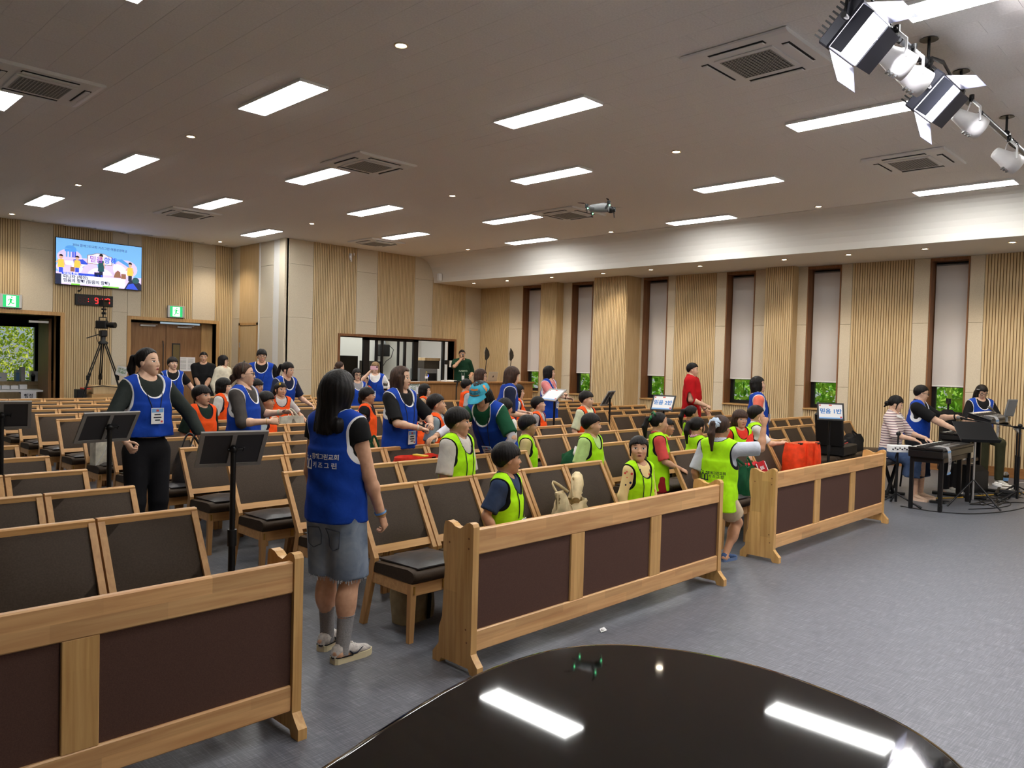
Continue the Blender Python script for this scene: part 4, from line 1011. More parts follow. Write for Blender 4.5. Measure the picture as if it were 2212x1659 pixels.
        if collar:
            b = MB(); n = 14; ring = []
            for k in range(n): a = 2*PI*k/n; ring.append((a, tp((.050*H*math.cos(a), .012*H+.054*H*math.sin(a), zs+.036*H-.020*H*math.sin(a)))))
            c0 = tp((0, 0, zs+.03*H)); vs = []
            for a, p in ring:
                o_ = unit(p-c0); vs += [p*1.0, p+o_*.034+np.array([0, 0, -.026]), p+o_*.030+np.array([0, 0, -.034])]
            b.put(vs, [(k*3+j, ((k+1) % n)*3+j, ((k+1) % n)*3+j+1, k*3+j+1) for k in range(n) for j in (0, 1) if k != 3], 0, True); b.build('collar', cl(*collar), root)
    # vest
    if vest is not None:
        vh = zh-(vest_hem if vest_hem is not None else .07)*H; lo2 = np.min([tp((sx*(rx+.09), sy*(dp+.10), z)) for sx in (-1, 1) for sy in (-1, 1) for z in (vh-.02, zs+.07*H)], 0)-.02; hi2 = np.max([tp((sx*(rx+.09), sy*(dp+.10), z)) for sx in (-1, 1) for sy in (-1, 1) for z in (vh-.02, zs+.07*H)], 0)+.03
        f = Field(lo2, hi2, vox*.95); g = .022+thin_loose; torso(f, g, .05)
        f.union(drape(T, vh, zs-.09*H, (rx*1.08+g+.004, dp*1.22+g+.006), (rx*.98+g, dp*1.04+g), fold=.007, ph=H*37+X, nf=6), .03)
        Ti = np.linalg.inv(T); f.clip(lambda x, y, z: vh-(Ti[2, 0]*x+Ti[2, 1]*y+Ti[2, 2]*z+Ti[2, 3]))
        cuts = [ellip(tp((0, .058*H, zs+.028*H)), (.058*H, .092*H, .085*H), Rt), ellip(tp((0, -.012*H, zs+.066*H)), (.056*H, .066*H, .052*H), Rt)]
        for s in (1, -1): cuts.append(ellip(tp((s*(sw+.046*H+g*.4), 0, zs-.050*H)), (.054*H, .19*H, .092*H), Rt))
        for c_ in cuts: f.cut(c_)
        v, q = f.net(); tr = np.min([c_[2](v[:, 0], v[:, 1], v[:, 2]) for c_ in cuts], 0)
        vo = link('vest', np_mesh('vest', v, q, vest, attrs={'trim': tr}), root); root['vest_obj'] = vo.name
    # lower garment
    lk, lname, *lc = lower; ml = lname if not isinstance(lname, str) else cl(lname, *lc)
    zl = hem*H; lo2 = np.min([p for l in LG.values() for p in l]+[tp((-.16*H, -.13*H, zh)), np.array([-.14*H, -.12*H, zl])], 0)-.09; hi2 = np.max([p for l in LG.values() for p in l]+[tp((.16*H, .13*H, zh+.09*H))], 0)+.09
    f = Field(lo2, hi2, vox*1.15)
    if lk in ('trousers', 'shorts'):
        g = .012 if lk == 'trousers' else .020
        f.union(ellip(tp((0, -.006*H, zh+.01*H)), (.094*H*slim+g, dp*1.06+g, .085*H+g), Rt), 0)
        for s in (1, -1):
            hp, kn, an = LG[s]
            if lk == 'trousers': f.union(cone(hp, kn, lr*1.14+g, lr*.80+g), .03); f.union(cone(kn, an, lr*.80+g, lr*.62+g, True), .02)
            else:
                t = hem; e = hp+(kn-hp)*t if t <= 1 else kn+(an-kn)*(t-1); f.union(cone(hp, e, lr*1.14+g, lr*.98+g+.012, True), .03)
    else:
        f.union(ellip(tp((0, -.006*H, zh+.01*H)), (.094*H+.014, dp*1.06+.014, .085*H), Rt), 0)
        if seat is None: f.union(drape(np.eye(4), zl, zh+.02*H, (.125*H, .105*H), (.096*H, .075*H), fold=.012, ph=H*9, nf=8), .03)
        else:
            for s in (1, -1): hp, kn, an = LG[s]; f.union(cone(hp, kn, lr*1.3, lr*1.15), .08)
            a = (LG[1][1]+LG[-1][1])/2; e = (LG[1][2]+LG[-1][2])/2; f.union(cone(a, a+(e-a)*(1-hem/.27), .10*H, .125*H, True), .06); f.union(cone(LG[1][1], LG[1][1]+(LG[1][2]-LG[1][1])*(1-hem/.27), lr*1.1, lr*1.5, True), .05); f.union(cone(LG[-1][1], LG[-1][1]+(LG[-1][2]-LG[-1][1])*(1-hem/.27), lr*1.1, lr*1.5, True), .05)
    v, q = f.net(); lo_ = link({'trousers': 'trousers', 'shorts': 'shorts'}.get(lk, 'skirt'), np_mesh(lk, v, q, ml), root)
    if shoe:
        for s in (1, -1):
            an = LG[s][2]; base = np.array([an[0], an[1], max(0, an[2]-.045*H)]); mb = shoe_geo(base, (s*.22, 1, 0), .152*H, .020*H, .062*H); mb.build('shoe', [cl(shoe[0]+'_shoe', *shoe[1:]), mat('sole_'+shoe[0], rgb(*(min(255, c+30) for c in shoe[1:])), .7)], root)
            if sock:
                b = MB(); kn = LG[s][1]; b.tube([an+(kn-an)*t for t in (-.10, .05, .2, sock[0])], [lr*.5, lr*.5, lr*.52, lr*.56], 12); b.build('sock', cl(*sock[1]), root)
    info = dict(root=root, H=H, hh=hh, hc=hc, Rh=Rh, hs=hs, J=J, LG=LG, zs=zs, zh=zh, tp=tp, T=T, Rt=Rt, sw=sw, hl=hl, N=N)
    if glasses:
        b = MB(); mt = M_lens if glasses == 'thin' else M_lensdark
        def hp_(x, y, z): return tuple(Rh @ (np.array([x, y, z])*hs*hh)+hc)
        rr = .013
        for sx in (-1, 1):
            b.tube([hp_(sx*.155+.105*math.cos(2*PI*k/12), .385, -.005+.085*math.sin(2*PI*k/12)) for k in range(13)], rr*hh, 5, cap=False)
            b.tube([hp_(sx*.262, .375, .02), hp_(sx*.335, .16, .02), hp_(sx*.345, -.05, .015)], rr*hh, 5)
        b.tube([hp_(-.05, .395, .01), hp_(0, .41, .02), hp_(.05, .395, .01)], rr*hh, 5); b.build('glasses', mt, root)
    if lanyard and vest is not None and badge is not None:
        me = vo.data; bv = BVHTree.FromPolygons([p.co for p in me.vertices], [tuple(p.vertices) for p in me.polygons])
        bw, bh, bz, bx, txt = badge; Rv = Matrix(Rt.tolist())
        def front(x, z, o=.005):
            p = Vector(tp((x, .45, z))); d = Rv @ Vector((0, -1, 0)); h = bv.ray_cast(p, d)
            return (h[0]-d*o) if h[0] is not None else Vector(tp((x, dp+.03, z)))
        zb = bz*H; b = MB()
        for sx in (-1, 1):
            pl = [Vector(tp((sx*.040*H, -.005*H, zs+.050*H))), Vector(tp((sx*.046*H, .030*H, zs+.030*H)))]+[front(sx*(.044*H)*(1-t)+(bx+sx*bw*.32)*t, (zs-.01*H)*(1-t)+(zb+bh/2)*t, .005) for t in (.15, .3, .45, .6, .75, .9, 1)]
            b.tube(pl, .0032, 5)
        b.build('lanyard', M_cord, root)
        ys = max((Rv.transposed() @ (front(bx+dx*bw/2, zb+dz*bh/2)-Vector(hipc))).y for dx in (-1, 0, 1) for dz in (-1, 0, 1))
        M = Matrix.Translation(hipc) @ Rv.to_4x4() @ Matrix.Translation((bx, ys+.004, zb-zh))
        b = MB(); b.box(-bw/2, bw/2, 0, .004, -bh/2, bh/2, 0, M=M); b.box(-bw/2+.004, bw/2-.004, .004, .0045, bh*.22, bh/2-.004, 1, M=M)
        b.box(-bw*.10, bw*.10, .0045, .005, bh*.27, bh*.40, 3, M=M); b.box(-bw*.42, -bw*.25, .004, .0046, -bh*.42, -bh*.30, 3, M=M)
        if not txt:
            for k, (w_, z_) in enumerate(((.5, .08), (.62, -.10), (.4, -.27))): b.box(-bw*w_/2, bw*w_/2, .004, .0046, bh*(z_-.035), bh*(z_+.045), 2, M=M)
        bo = b.build('name_badge', [M_card, M_cardblue, M_ink, M_red], root)
        if txt:
            for t_, sz, z_ in txt: 
                o = text(t_, sz, M_ink, bo); o.matrix_local = M @ Matrix.Translation((0, .0052, bh*z_)) @ Matrix(((-1, 0, 0, 0), (0, 0, 1, 0), (0, 1, 0, 0), (0, 0, 0, 1)))
    return info
def rel(info, p):
    """a point of the person's own frame in the world"""
    return info['root'].matrix_basis @ Vector(p)
# ------------------------------------------------------------------ the people
B_, O_, G_ = V_BLUE, V_ORG, V_LIME
NAV = ('navy_tee', 36, 42, 66); BLK = ('black_tee', 26, 26, 28); WHT = ('white_tee', 228, 226, 222)
PTS = ('trousers', 'black_trousers', 28, 28, 32); KPT = ('trousers', 'dark_trousers', 44, 46, 58)
P = {}
# woman seen from behind in the aisle
P['front'] = person('woman seen from behind in blue vest with white lettering, frayed denim shorts and sneakers', 2.49, 3.83, 1.64, 14, 'w', ('shoulder', 'black'), 1, yaw=-12, pitch=-6, vox=.0095,
    armR=(.150, .075, .478), armL=(.125, .05, .50), handR='hold', handL='relax', palmR=(-1, -.3, 0), shirt=BLK, sleeve=.17, vest=B_, vest_hem=.035, lower=('shorts', DENIM), hem=.96,
    shoe=None, sock=None, legs={1: ((.060, .012, .275), (.070, -.03, .052)), -1: ((-.05, .015, .275), (-.060, .03, .052))}, lanyard=False, thin_loose=.004)
# left half of the hall
P['p2'] = person('woman with low ponytail, dark jacket and blue vest singing with both fists forward', 2.50, 6.70, 1.75, -84, 'w', ('pony', 'black'), 0, 'open', yaw=28, pitch=5, vox=.011,
    armR=(.165, .15, .575), armL=(.185, .17, .575), handR='fist', handL='fist', poleR=(1, -.3, -.4), poleL=(1, -.3, -.4), shirt=('dark_jacket', 42, 48, 46), sleeve=.97, vest=B_, vest_hem=-.07, lower=PTS, badge=(.105, .13, .685, .0, None), thin_loose=.004, shoe=('dark', 40, 40, 44))
P['p3'] = person('short-haired woman in blue vest holding a phone before the closed double doors', 5.49, 13.6, 1.64, -105, 'w', ('bowl', 'black'), 0, 'open', yaw=15, pitch=8, vox=.015,
    armR=(.12, .13, .62), armL=(.21, .12, .64), handR='hold', handL='relax', shirt=BLK, sleeve=.35, vest=B_, vest_hem=0, lower=PTS, badge=(.1, .12, .62, .0, None))
P['p4'] = person('man in plain black t-shirt standing with folded hands by the closed doors', 7.36, 16.6, 1.75, -120, 'm', ('man', 'black'), 1, yaw=8, vox=.016, armR=(.02, .12, .53), armL=(.02, .13, .52), shirt=BLK, sleeve=.5, lower=PTS, thin_loose=.006, shoe=('dark', 40, 40, 44))
P['p5'] = person('bob-haired woman in cream cardigan looking aside next to the man in black', 7.34, 15.6, 1.69, -62, 'w', ('bob', 'black'), 0, 'smile', yaw=20, vox=.016, shirt=('cream_cardigan', 226, 218, 196), sleeve=.9, thin_loose=.014, lower=('trousers', 'cream_trousers', 206, 200, 186), longtop=.46, glasses='thin')
P['p6'] = person('tall young man in blue vest standing at the back near the white corner', 6.72, 12.8, 1.82, -118, 'm', ('bowl', 'black'), 1, yaw=8, vox=.015, shirt=BLK, sleeve=.5, vest=B_, vest_hem=.02, lower=PTS, glasses='thin', badge=(.09, .12, .655, .01, None))
P['p7'] = person('woman in navy shirt and blue vest bending forward with long hair swept back', 6.02, 10.86, 1.64, -80, 'w', ('ponyf', 'black'), 0, 'smile', lean=14, yaw=20, vox=.014, shirt=NAV, sleeve=.5, vest=B_, vest_hem=0, lower=PTS, armR=(.10, .22, .62), armL=(.17, .22, .60), handR='fist', handL='relax', thin_loose=.006)
P['p8'] = person('boy in orange vest over dark green shirt beside the black handbag', 3.58, 8.10, 1.38, -76, 'k', ('bowl', 'black'), 1, 'open', yaw=15, pitch=3, vox=.011, shirt=('dark_green_tee', 30, 46, 38), sleeve=.55, vest=O_, lower=KPT, thin_loose=.006)
P['p9'] = person('girl with straight hair and orange vest half hidden behind the bespectacled woman', 4.69, 9.94, 1.40, -50, 'k', ('flatbob', 'black'), 0, yaw=10, vox=.013, shirt=WHT, sleeve=.5, vest=O_, lower=KPT)
P['p10'] = person('woman with glasses, headband and grey shirt under blue vest, fists raised', 3.59, 7.17, 1.64, -52, 'w', ('bun', 'brown'), 0, 'closed', yaw=18, pitch=4, vox=.011, armR=(.10, .20, .665), armL=(.19, .16, .70), handR='fist', handL='relax', palmR=(-.8, 0, -.3), shirt=('charcoal_tee', 74, 70, 68), sleeve=.62, vest=B_, vest_hem=.0, lower=PTS, glasses='thin', thin_loose=.008)
P['p11'] = person('girl in orange vest and printed sleeves with a yellow hair clip, one arm out', 5.51, 9.94, 1.35, -102, 'k', ('ponyf', 'black'), 1, yaw=14, vox=.012, armL=(.24, .12, .60), handL='flat', shirt=('printed_tee', 214, 208, 206), sleeve=.5, vest=O_, lower=KPT)
P['p12'] = person('boy peeking out behind the bespectacled woman, mostly hidden', 5.15, 9.94, 1.39, -60, 'k', ('bowl', 'black'), 2, vox=.014, shirt=WHT, sleeve=.5, vest=O_, lower=KPT)
P['p12b'] = person('child in orange vest and pale blue sleeve close behind the bespectacled woman', 4.32, 8.1, 1.31, -40, 'k', ('bowl', 'black'), 2, vox=.013, shirt=('pale_blue_tee', 186, 202, 214), sleeve=.5, vest=O_, lower=KPT)
P['p13'] = person('woman with brown hair tied up near the booth, only hair top showing', 8.86, 13.6, 1.63, 0, 'w', ('bun', 'brown'), 0, vox=.017, shirt=NAV, lower=PTS)
P['p14'] = person('woman with round glasses and blue vest standing behind the rows near the booth', 8.05, 11.8, 1.52, -105, 'w', ('longf', 'black'), 0, 'closed', vox=.015, shirt=('striped_sleeve', 150, 150, 156), sleeve=.9, vest=B_, lower=PTS, glasses='dark')
P['p14b'] = person('child in orange vest partly hidden behind the woman with round glasses', 8.83, 12.7, 1.38, -105, 'k', ('longf', 'black'), 1, vox=.016, shirt=WHT, vest=O_, lower=KPT)
P['p15'] = person('fair-haired woman taking a picture with her phone, iced drink in other hand', 9.09, 12.7, 1.64, -128, 'w', ('longf', 'ash'), 0, 'smile', vox=.015, armR=(.055, .16, .885), armL=(.13, .15, .69), handR='hold', handL='hold', poleR=(.9, .1, -1), palmR=(-.3, 0, -.5), palmL=(-1, .3, 0), shirt=WHT, sleeve=.5, vest=B_, vest_hem=-.02, thin_loose=.008, lower=('skirt', 'white_skirt', 224, 222, 218), hem=.2, badge=(.09, .12, .62, .02, None))
P['p16'] = person('boy in orange vest with bare arms looking towards the screen, standing in aisle', 5.69, 8.10, 1.35, -48, 'k', ('bowl', 'black'), 2, yaw=8, pitch=4, vox=.012, shirt=('black_sleeveless', 30, 30, 32), sleeve=.14, vest=O_, lower=KPT)
P['p16b'] = person('child in orange vest hidden behind the bare-armed boy', 6.30, 9.02, 1.22, -60, 'k', ('bowl', 'black'), 1, vox=.015, shirt=WHT, vest=O_, lower=KPT)
P['p17'] = person('woman with very long brown wavy hair, black shirt and blue vest', 4.79, 6.25, 1.64, -80, 'w', ('wave', 'brown'), 0, 'closed', yaw=22, vox=.0105, armR=(.005, .17, .635), armL=(.09, .17, .655), handR='fist', handL='fist', poleR=(1, -.2, -.4), poleL=(1, -.2, -.4), palmR=(0, -.3, -1), shirt=BLK, sleeve=.55, vest=B_, vest_hem=.01, lower=PTS, thin_loose=.008, badge=(.105, .13, .575, .015, None))
P['p18'] = person('girl with long black hair and orange vest in front of the desk', 8.11, 9.94, 1.32, -52, 'k', ('longf', 'black'), 0, yaw=8, vox=.013, shirt=('beige_tee', 206, 180, 150), sleeve=.55, vest=O_, lower=KPT)
P['p19'] = person('boy in orange vest over grey-blue shirt with chin lifted', 5.27, 6.25, 1.36, -52, 'k', ('boy', 'black'), 1, yaw=12, pitch=10, vox=.011, shirt=('grey_blue_tee', 158, 174, 184), sleeve=.55, vest=O_, lower=KPT, thin_loose=.006)
P['p20'] = person('small girl with loose hair and orange vest beside the long-haired woman', 5.76, 7.17, 1.19, -72, 'k', ('longf', 'black'), 0, yaw=10, pitch=6, vox=.012, shirt=BLK, sleeve=.5, vest=O_, lower=KPT)
P['p21'] = person('woman in turquoise cap, green shirt and blue vest bending over the children', 5.33, 5.36, 1.64, -166, 'w', ('longf', 'black'), 1, lean=34, yaw=0, pitch=-14, vox=.0105, armR=(.16, .50, .60), armL=(.10, .16, .50), handR='relax', handL='relax', palmR=(0, 0, -1), palmL=(0, -.4, -1), poleL=(.9, .2, .1), shirt=('bottle_green_tee', 28, 84, 58), sleeve=.5, vest=B_, vest_hem=.0, lower=PTS, thin_loose=.008, badge=(.10, .12, .60, .0, None))
P['p22'] = person('man in dark green printed shirt speaking into a microphone behind the desk', 13.40, 14.95, 1.71, -118, 'm', ('man', 'black'), 1, 'open', z0=.28, vox=.015, armR=(.05, .13, .855), armL=(.12, .10, .62), handR='fist', palmR=(-.6, -.2, -.2), poleR=(1, 0, -1), shirt=('dark_green_shirt', 24, 60, 42), sleeve=.58, lower=PTS, thin_loose=.014, longtop=.42)
P['p23'] = person('woman with glasses and black turtleneck under blue vest, fist at chest', 8.50, 9.02, 1.59, -58, 'w', ('longf', 'brown'), 0, yaw=16, vox=.013, armL=(.20, .13, .66), handL='fist', shirt=BLK, sleeve=.9, vest=B_, vest_hem=.0, lower=PTS, glasses='thin')
P['p23b'] = person('boy in orange vest mostly hidden behind the turquoise cap', 9.0, 9.9, 1.40, -30, 'k', ('bowl', 'black'), 1, vox=.014, shirt=('grey_tee', 170, 174, 178), sleeve=.5, vest=O_, lower=KPT)
P['p24'] = person('woman with brown bob and navy shirt under blue vest leaning to speak', 7.16, 7.17, 1.66, -40, 'w', ('bob', 'brown'), 0, 'open', lean=10, yaw=14, vox=.012, armR=(.06, .18, .62), armL=(.10, .20, .63), handR='fist', handL='fist', shirt=NAV, sleeve=.58, vest=B_, vest_hem=.0, lower=PTS, thin_loose=.006)
P['p24b'] = person('dark-haired child glimpsed between the two leaning women', 6.28, 6.25, 1.30, 0, 'k', ('bowl', 'black'), 1, vox=.013, shirt=WHT, vest=O_, lower=KPT)
P['p25'] = person('girl with straight waist-length black hair and orange vest next to the bob-haired woman', 8.41, 8.10, 1.38, -52, 'k', ('longf', 'black'), 0, yaw=8, vox=.013, armL=(.08, .16, .60), handL='fist', shirt=WHT, sleeve=.9, vest=O_, lower=KPT)
P['p26'] = person('woman in pink shirt and blue vest dancing with one arm stretched out', 10.14, 9.02, 1.66, -72, 'w', ('longf', 'black'), 0, 'smile', yaw=30, pitch=5, vox=.013, armR=(.03, .17, .715), armL=(.26, .10, .665), handR='fist', handL='relax', poleR=(1, -.2, -.3), shirt=('pink_tee', 226, 138, 138), sleeve=.5, vest=B_, vest_hem=.07, lower=PTS, thin_loose=.006, badge=(.095, .12, .60, .0, None))
P['p27'] = person('man in loose red shirt walking beside the window wall', 11.77, 7.17, 1.78, -70, 'm', ('man', 'black'), 0, yaw=6, pitch=-3, vox=.013, armR=(.09, .15, .60), armL=(.20, .10, .54), handR='fist', handL='relax', shirt=('red_shirt', 196, 22, 30), sleeve=.62, thin_loose=.024, longtop=.40, lower=('shorts', 'black_shorts', 26, 26, 30), hem=.9, legs={1: ((.06, .05, .28), (.05, .04, .045)), -1: ((-.06, -.01, .28), (-.05, -.08, .05))})
P['p28'] = person('boy in orange vest over pale grey sleeves with head tilted back', 7.86, 7.17, 1.25, -66, 'k', ('bowl', 'black'), 0, 'open', yaw=10, pitch=12, vox=.012, shirt=('pale_grey_tee', 188, 190, 196), sleeve=.9, vest=O_, lower=KPT)
P['p29'] = person('boy in orange vest over lemon shirt standing alone among empty rows', 7.81, 6.3, 1.37, -84, 'k', ('boy', 'black'), 0, yaw=18, vox=.0115, shirt=('lemon_tee', 224, 230, 196), sleeve=.55, vest=O_, lower=KPT)
# lime-vest class by the middle pew
P['p30'] = person('boy in lime vest over oatmeal shirt wearing a name badge, standing in second row', 3.93, 4.41, 1.36, -72, 'k', ('bowl', 'black'), 1, yaw=22, vox=.0095, armR=(.13, .07, .50), armL=(.10, .10, .50), shirt=('oatmeal_tee', 212, 206, 198), sleeve=.56, vest=G_, vest_hem=.05, lower=KPT, thin_loose=.008, badge=(.075, .115, .535, .045, [('믿음2반', .021, .02), ('이규진', .027, -.27)]))
P['p31'] = person('boy in lime vest over mustard shirt standing in the aisle gap', 5.76, 5.40, 1.18, -52, 'k', ('bowl', 'black'), 2, yaw=8, vox=.0105, shirt=('mustard_tee', 216, 196, 136), sleeve=.58, vest=G_, lower=KPT)
P['p32'] = person('boy in lime vest over navy shirt, closest of the children, facing sideways', 3.60, 3.55, 1.19, -66, 'k', ('bowl', 'black'), 2, yaw=34, pitch=3, vox=.009, armR=(.155, .03, .50), armL=(.12, .08, .50), shirt=('slate_navy_tee', 50, 66, 96), sleeve=.50, vest=G_, vest_hem=.04, lower=KPT, thin_loose=.004, badge=(.075, .11, .555, .03, [('믿음2반', .021, .0)]))
P['p33'] = person('boy in lime vest over pale lime shirt with tousled hair at the row end', 5.81, 4.62, 1.25, -78, 'k', ('boy', 'black'), 1, yaw=30, vox=.010, armL=(.20, .04, .44), shirt=('pale_lime_tee', 200, 234, 150), sleeve=.58, vest=G_, lower=KPT, thin_loose=.006)
P['p34'] = person('girl in lime vest over cream printed top glancing over her shoulder', 5.10, 3.56, 1.16, -98, 'k', ('ponyf', 'black'), 1, 'open', yaw=-42, pitch=8, vox=.009, armR=(.15, .02, .46), armL=(.15, .04, .46), smat=FLORAL, shirt=None, sleeve=.97, vest=G_, vest_hem=.05, lower=KPT, badge=(.085, .10, .50, .03, None))
P['p35'] = person('girl with high ponytail and green ribbon in lime vest over coral polo', 6.64, 4.41, 1.25, -50, 'k', ('pony', 'black'), 1, yaw=8, vox=.010, armR=(.09, .17, .56), armL=(.14, .20, .62), handL='relax', shirt=('coral_polo', 224, 84, 82), sleeve=.55, vest=G_, vest_hem=.10, lower=('shorts', 'red_shorts', 150, 32, 38), hem=.55, collar=('coral_collar', 228, 92, 88))
P['p35b'] = person('small child in lime vest hidden behind the girl with green ribbon', 8.2, 5.33, 1.07, -72, 'k', ('boy', 'black'), 2, vox=.012, shirt=WHT, vest=G_, lower=KPT)
P['p36'] = person('girl with braided hair in lime vest over maroon sleeve with white stripes', 8.76, 5.33, 1.22, -40, 'k', ('pony', 'black'), 2, yaw=6, vox=.011, armR=(.12, .10, .56), shirt=('maroon_top', 88, 34, 40), sleeve=.97, vest=G_, lower=KPT)
P['p37'] = person('girl with long dark ponytail in lime vest over pink shirt leaning on chair back', 7.37, 4.41, 1.18, -24, 'k', ('ponyf', 'black'), 1, yaw=4, vox=.010, armR=(.10, .20, .62), armL=(.10, .20, .64), shirt=('light_pink_tee', 238, 178, 200), sleeve=.5, vest=G_, lower=KPT)
P['p38'] = person('girl with scrunchie ponytail in lime vest and beige shorts pointing, seen from behind', 5.88, 3.30, 1.32, 8, 'k', ('pony', 'brown'), 2, yaw=-8, vox=.009, armR=(.235, .13, .945), armL=(.13, .03, .50), handR='point', palmR=(-.4, .8, 0), poleR=(.9, .5, -.7), shirt=('light_grey_tee', 196, 202, 212), sleeve=.55, vest=G_, vest_hem=.08, thin_loose=.006, lower=('shorts', 'beige_shorts', 206, 186, 156), hem=.62, shoe=('blue', 62, 84, 122), lanyard=False,
    legs={1: ((.075, .16, .30), (.045, .05, .11)), -1: ((-.045, .02, .27), (-.03, .0, .045))})
P['p39'] = person('girl with round bowl bob in lime vest over red shirt facing the camera', 8.31, 4.41, 1.23, -122, 'k', ('flatbob', 'brown'), 1, yaw=0, vox=.010, armR=(.13, .08, .54), armL=(-.02, .23, .60), handL='relax', shirt=('red_tee', 230, 62, 48), sleeve=.5, vest=G_, lower=KPT)
P['p40'] = person('boy in lime vest over white shirt with both hands on the chair back', 8.75, 4.43, 1.27, -58, 'k', ('bowl', 'black'), 0, 'open', yaw=6, pitch=6, vox=.010, armR=(.03, .24, .66), armL=(.15, .24, .66), handR='relax', handL='relax', palmR=(0, 0, -1), palmL=(0, 0, -1), shirt=('plain_white_tee', 236, 236, 238), sleeve=.55, vest=G_, lower=KPT)
P['p41'] = person('smiling woman in coral long sleeves and blue vest behind the lime-vest children', 10.30, 5.2, 1.60, -58, 'w', ('longf', 'black'), 0, 'smile', yaw=4, pitch=12, vox=.012, shirt=('coral_sweater', 255, 132, 110), sleeve=.95, vest=B_, vest_hem=.04, lower=PTS, badge=(.09, .12, .64, .05, None), thin_loose=.006)
# band by the window wall
P['p42'] = person('woman in striped collared knit and denim skirt playing the front keyboard', 11.42, 3.78, 1.60, -92, 'w', ('bunf', 'black'), 0, yaw=18, pitch=-14, seat=.50, vox=.011, lean=4, armR=(.13, .24, .515), armL=(.11, .25, .515), handR='keys', handL='keys', palmR=(0, 0, -1), palmL=(0, 0, -1), poleR=(.6, -.6, -.6), poleL=(.6, -.6, -.6), smat=STRIPE, shirt=None, sleeve=.66, collar=('white_collar', 236, 234, 232), lower=('skirt', DENIM2), hem=.145, shoe=('nude', 202, 172, 148), thin_loose=.010)
P['p43'] = person('man with glasses in blue vest over black shirt playing the second keyboard', 12.30, 3.72, 1.74, -84, 'm', ('man', 'black'), 0, yaw=26, pitch=-6, seat=.56, vox=.012, lean=4, armR=(.08, .30, .535), armL=(.14, .28, .63), handR='keys', handL='keys', palmR=(0, 0, -1), palmL=(0, 0, -1), poleR=(.7, -.5, -.6), poleL=(.7, -.4, -.6), shirt=BLK, sleeve=.52, vest=B_, vest_hem=-.05, lower=PTS, glasses='dark', thin_loose=.008, shoe=('white', 200, 198, 192))
P['p44'] = person('musician with long dark fringe and glasses in blue vest seated on a stool', 14.25, 3.36, 1.66, -140, 'w', ('longf', 'black'), 0, pitch=-20, seat=.62, vox=.012, armR=(.10, .17, .60), armL=(.12, .18, .58), handR='fist', handL='fist', shirt=BLK, sleeve=.6, vest=B_, lower=('trousers', 'olive_trousers', 62, 62, 44), glasses='dark', thin_loose=.008)
P['booth'] = person('person sitting behind the dark booth monitor, only hair showing', 11.2, 17.3, 1.70, -100, 'm', ('bowl', 'black'), 1, vox=.018, shirt=BLK, lower=PTS)
# ------------------------------------------------------------------ things people hold and wear
def worn(info, name, b, mats):
    return b.build(name, mats, info['root'])
def wrist_band(info, s, t, mats, r=.034, w=.012):
    S, E_, Wr = info['J'][s]; p = E_+(Wr-E_)*t; d = unit(Wr-E_); b = MB()
    b.tube([p-d*w/2, p+d*w/2], r*info['H']*.62, 14, cap=False); return worn(info, 'bracelet', b, mats)
A = P['front']
wrist_band(A, 1, .93, mat('blue_beads', rgb(110, 160, 215), .4)); wrist_band(A, 1, .985, M_brass, .032, .006)
wrist_band(P['p17'], 1, .86, M_white); wrist_band(P['p10'], -1, .86, mat('pale_band', rgb(186, 196, 170), .5), w=.02); wrist_band(P['p10'], 1, .92, M_brass, .034, .005)
wrist_band(P['p26'], 1, .9, M_white, .036, .02); wrist_band(P['p26'], -1, .9, M_blackmat); wrist_band(P['p43'], -1, .9, M_blackmat, .036, .02); wrist_band(P['p27'], -1, .92, M_blackmat)
wrist_band(P['p21'], -1, .93, M_blackmat, .042, .03); wrist_band(P['p21'], -1, .80, mat('lilac_band', rgb(160, 160, 220), .5), .042, .02)
for s in (1, -1):      # white arm sleeves of the woman in the cap
    S, E_, Wr = P['p21']['J'][s]; b = MB(); q = [S+(E_-S)*.82, E_*1.0, E_+(Wr-E_)*.5, E_+(Wr-E_)*.9]; b.tube([tuple(x) for x in q], [.049, .046, .042, .034], 12, cap=False); worn(P['p21'], 'arm_sleeve', b, cl('lilac_white_sleeve', 222, 220, 232))
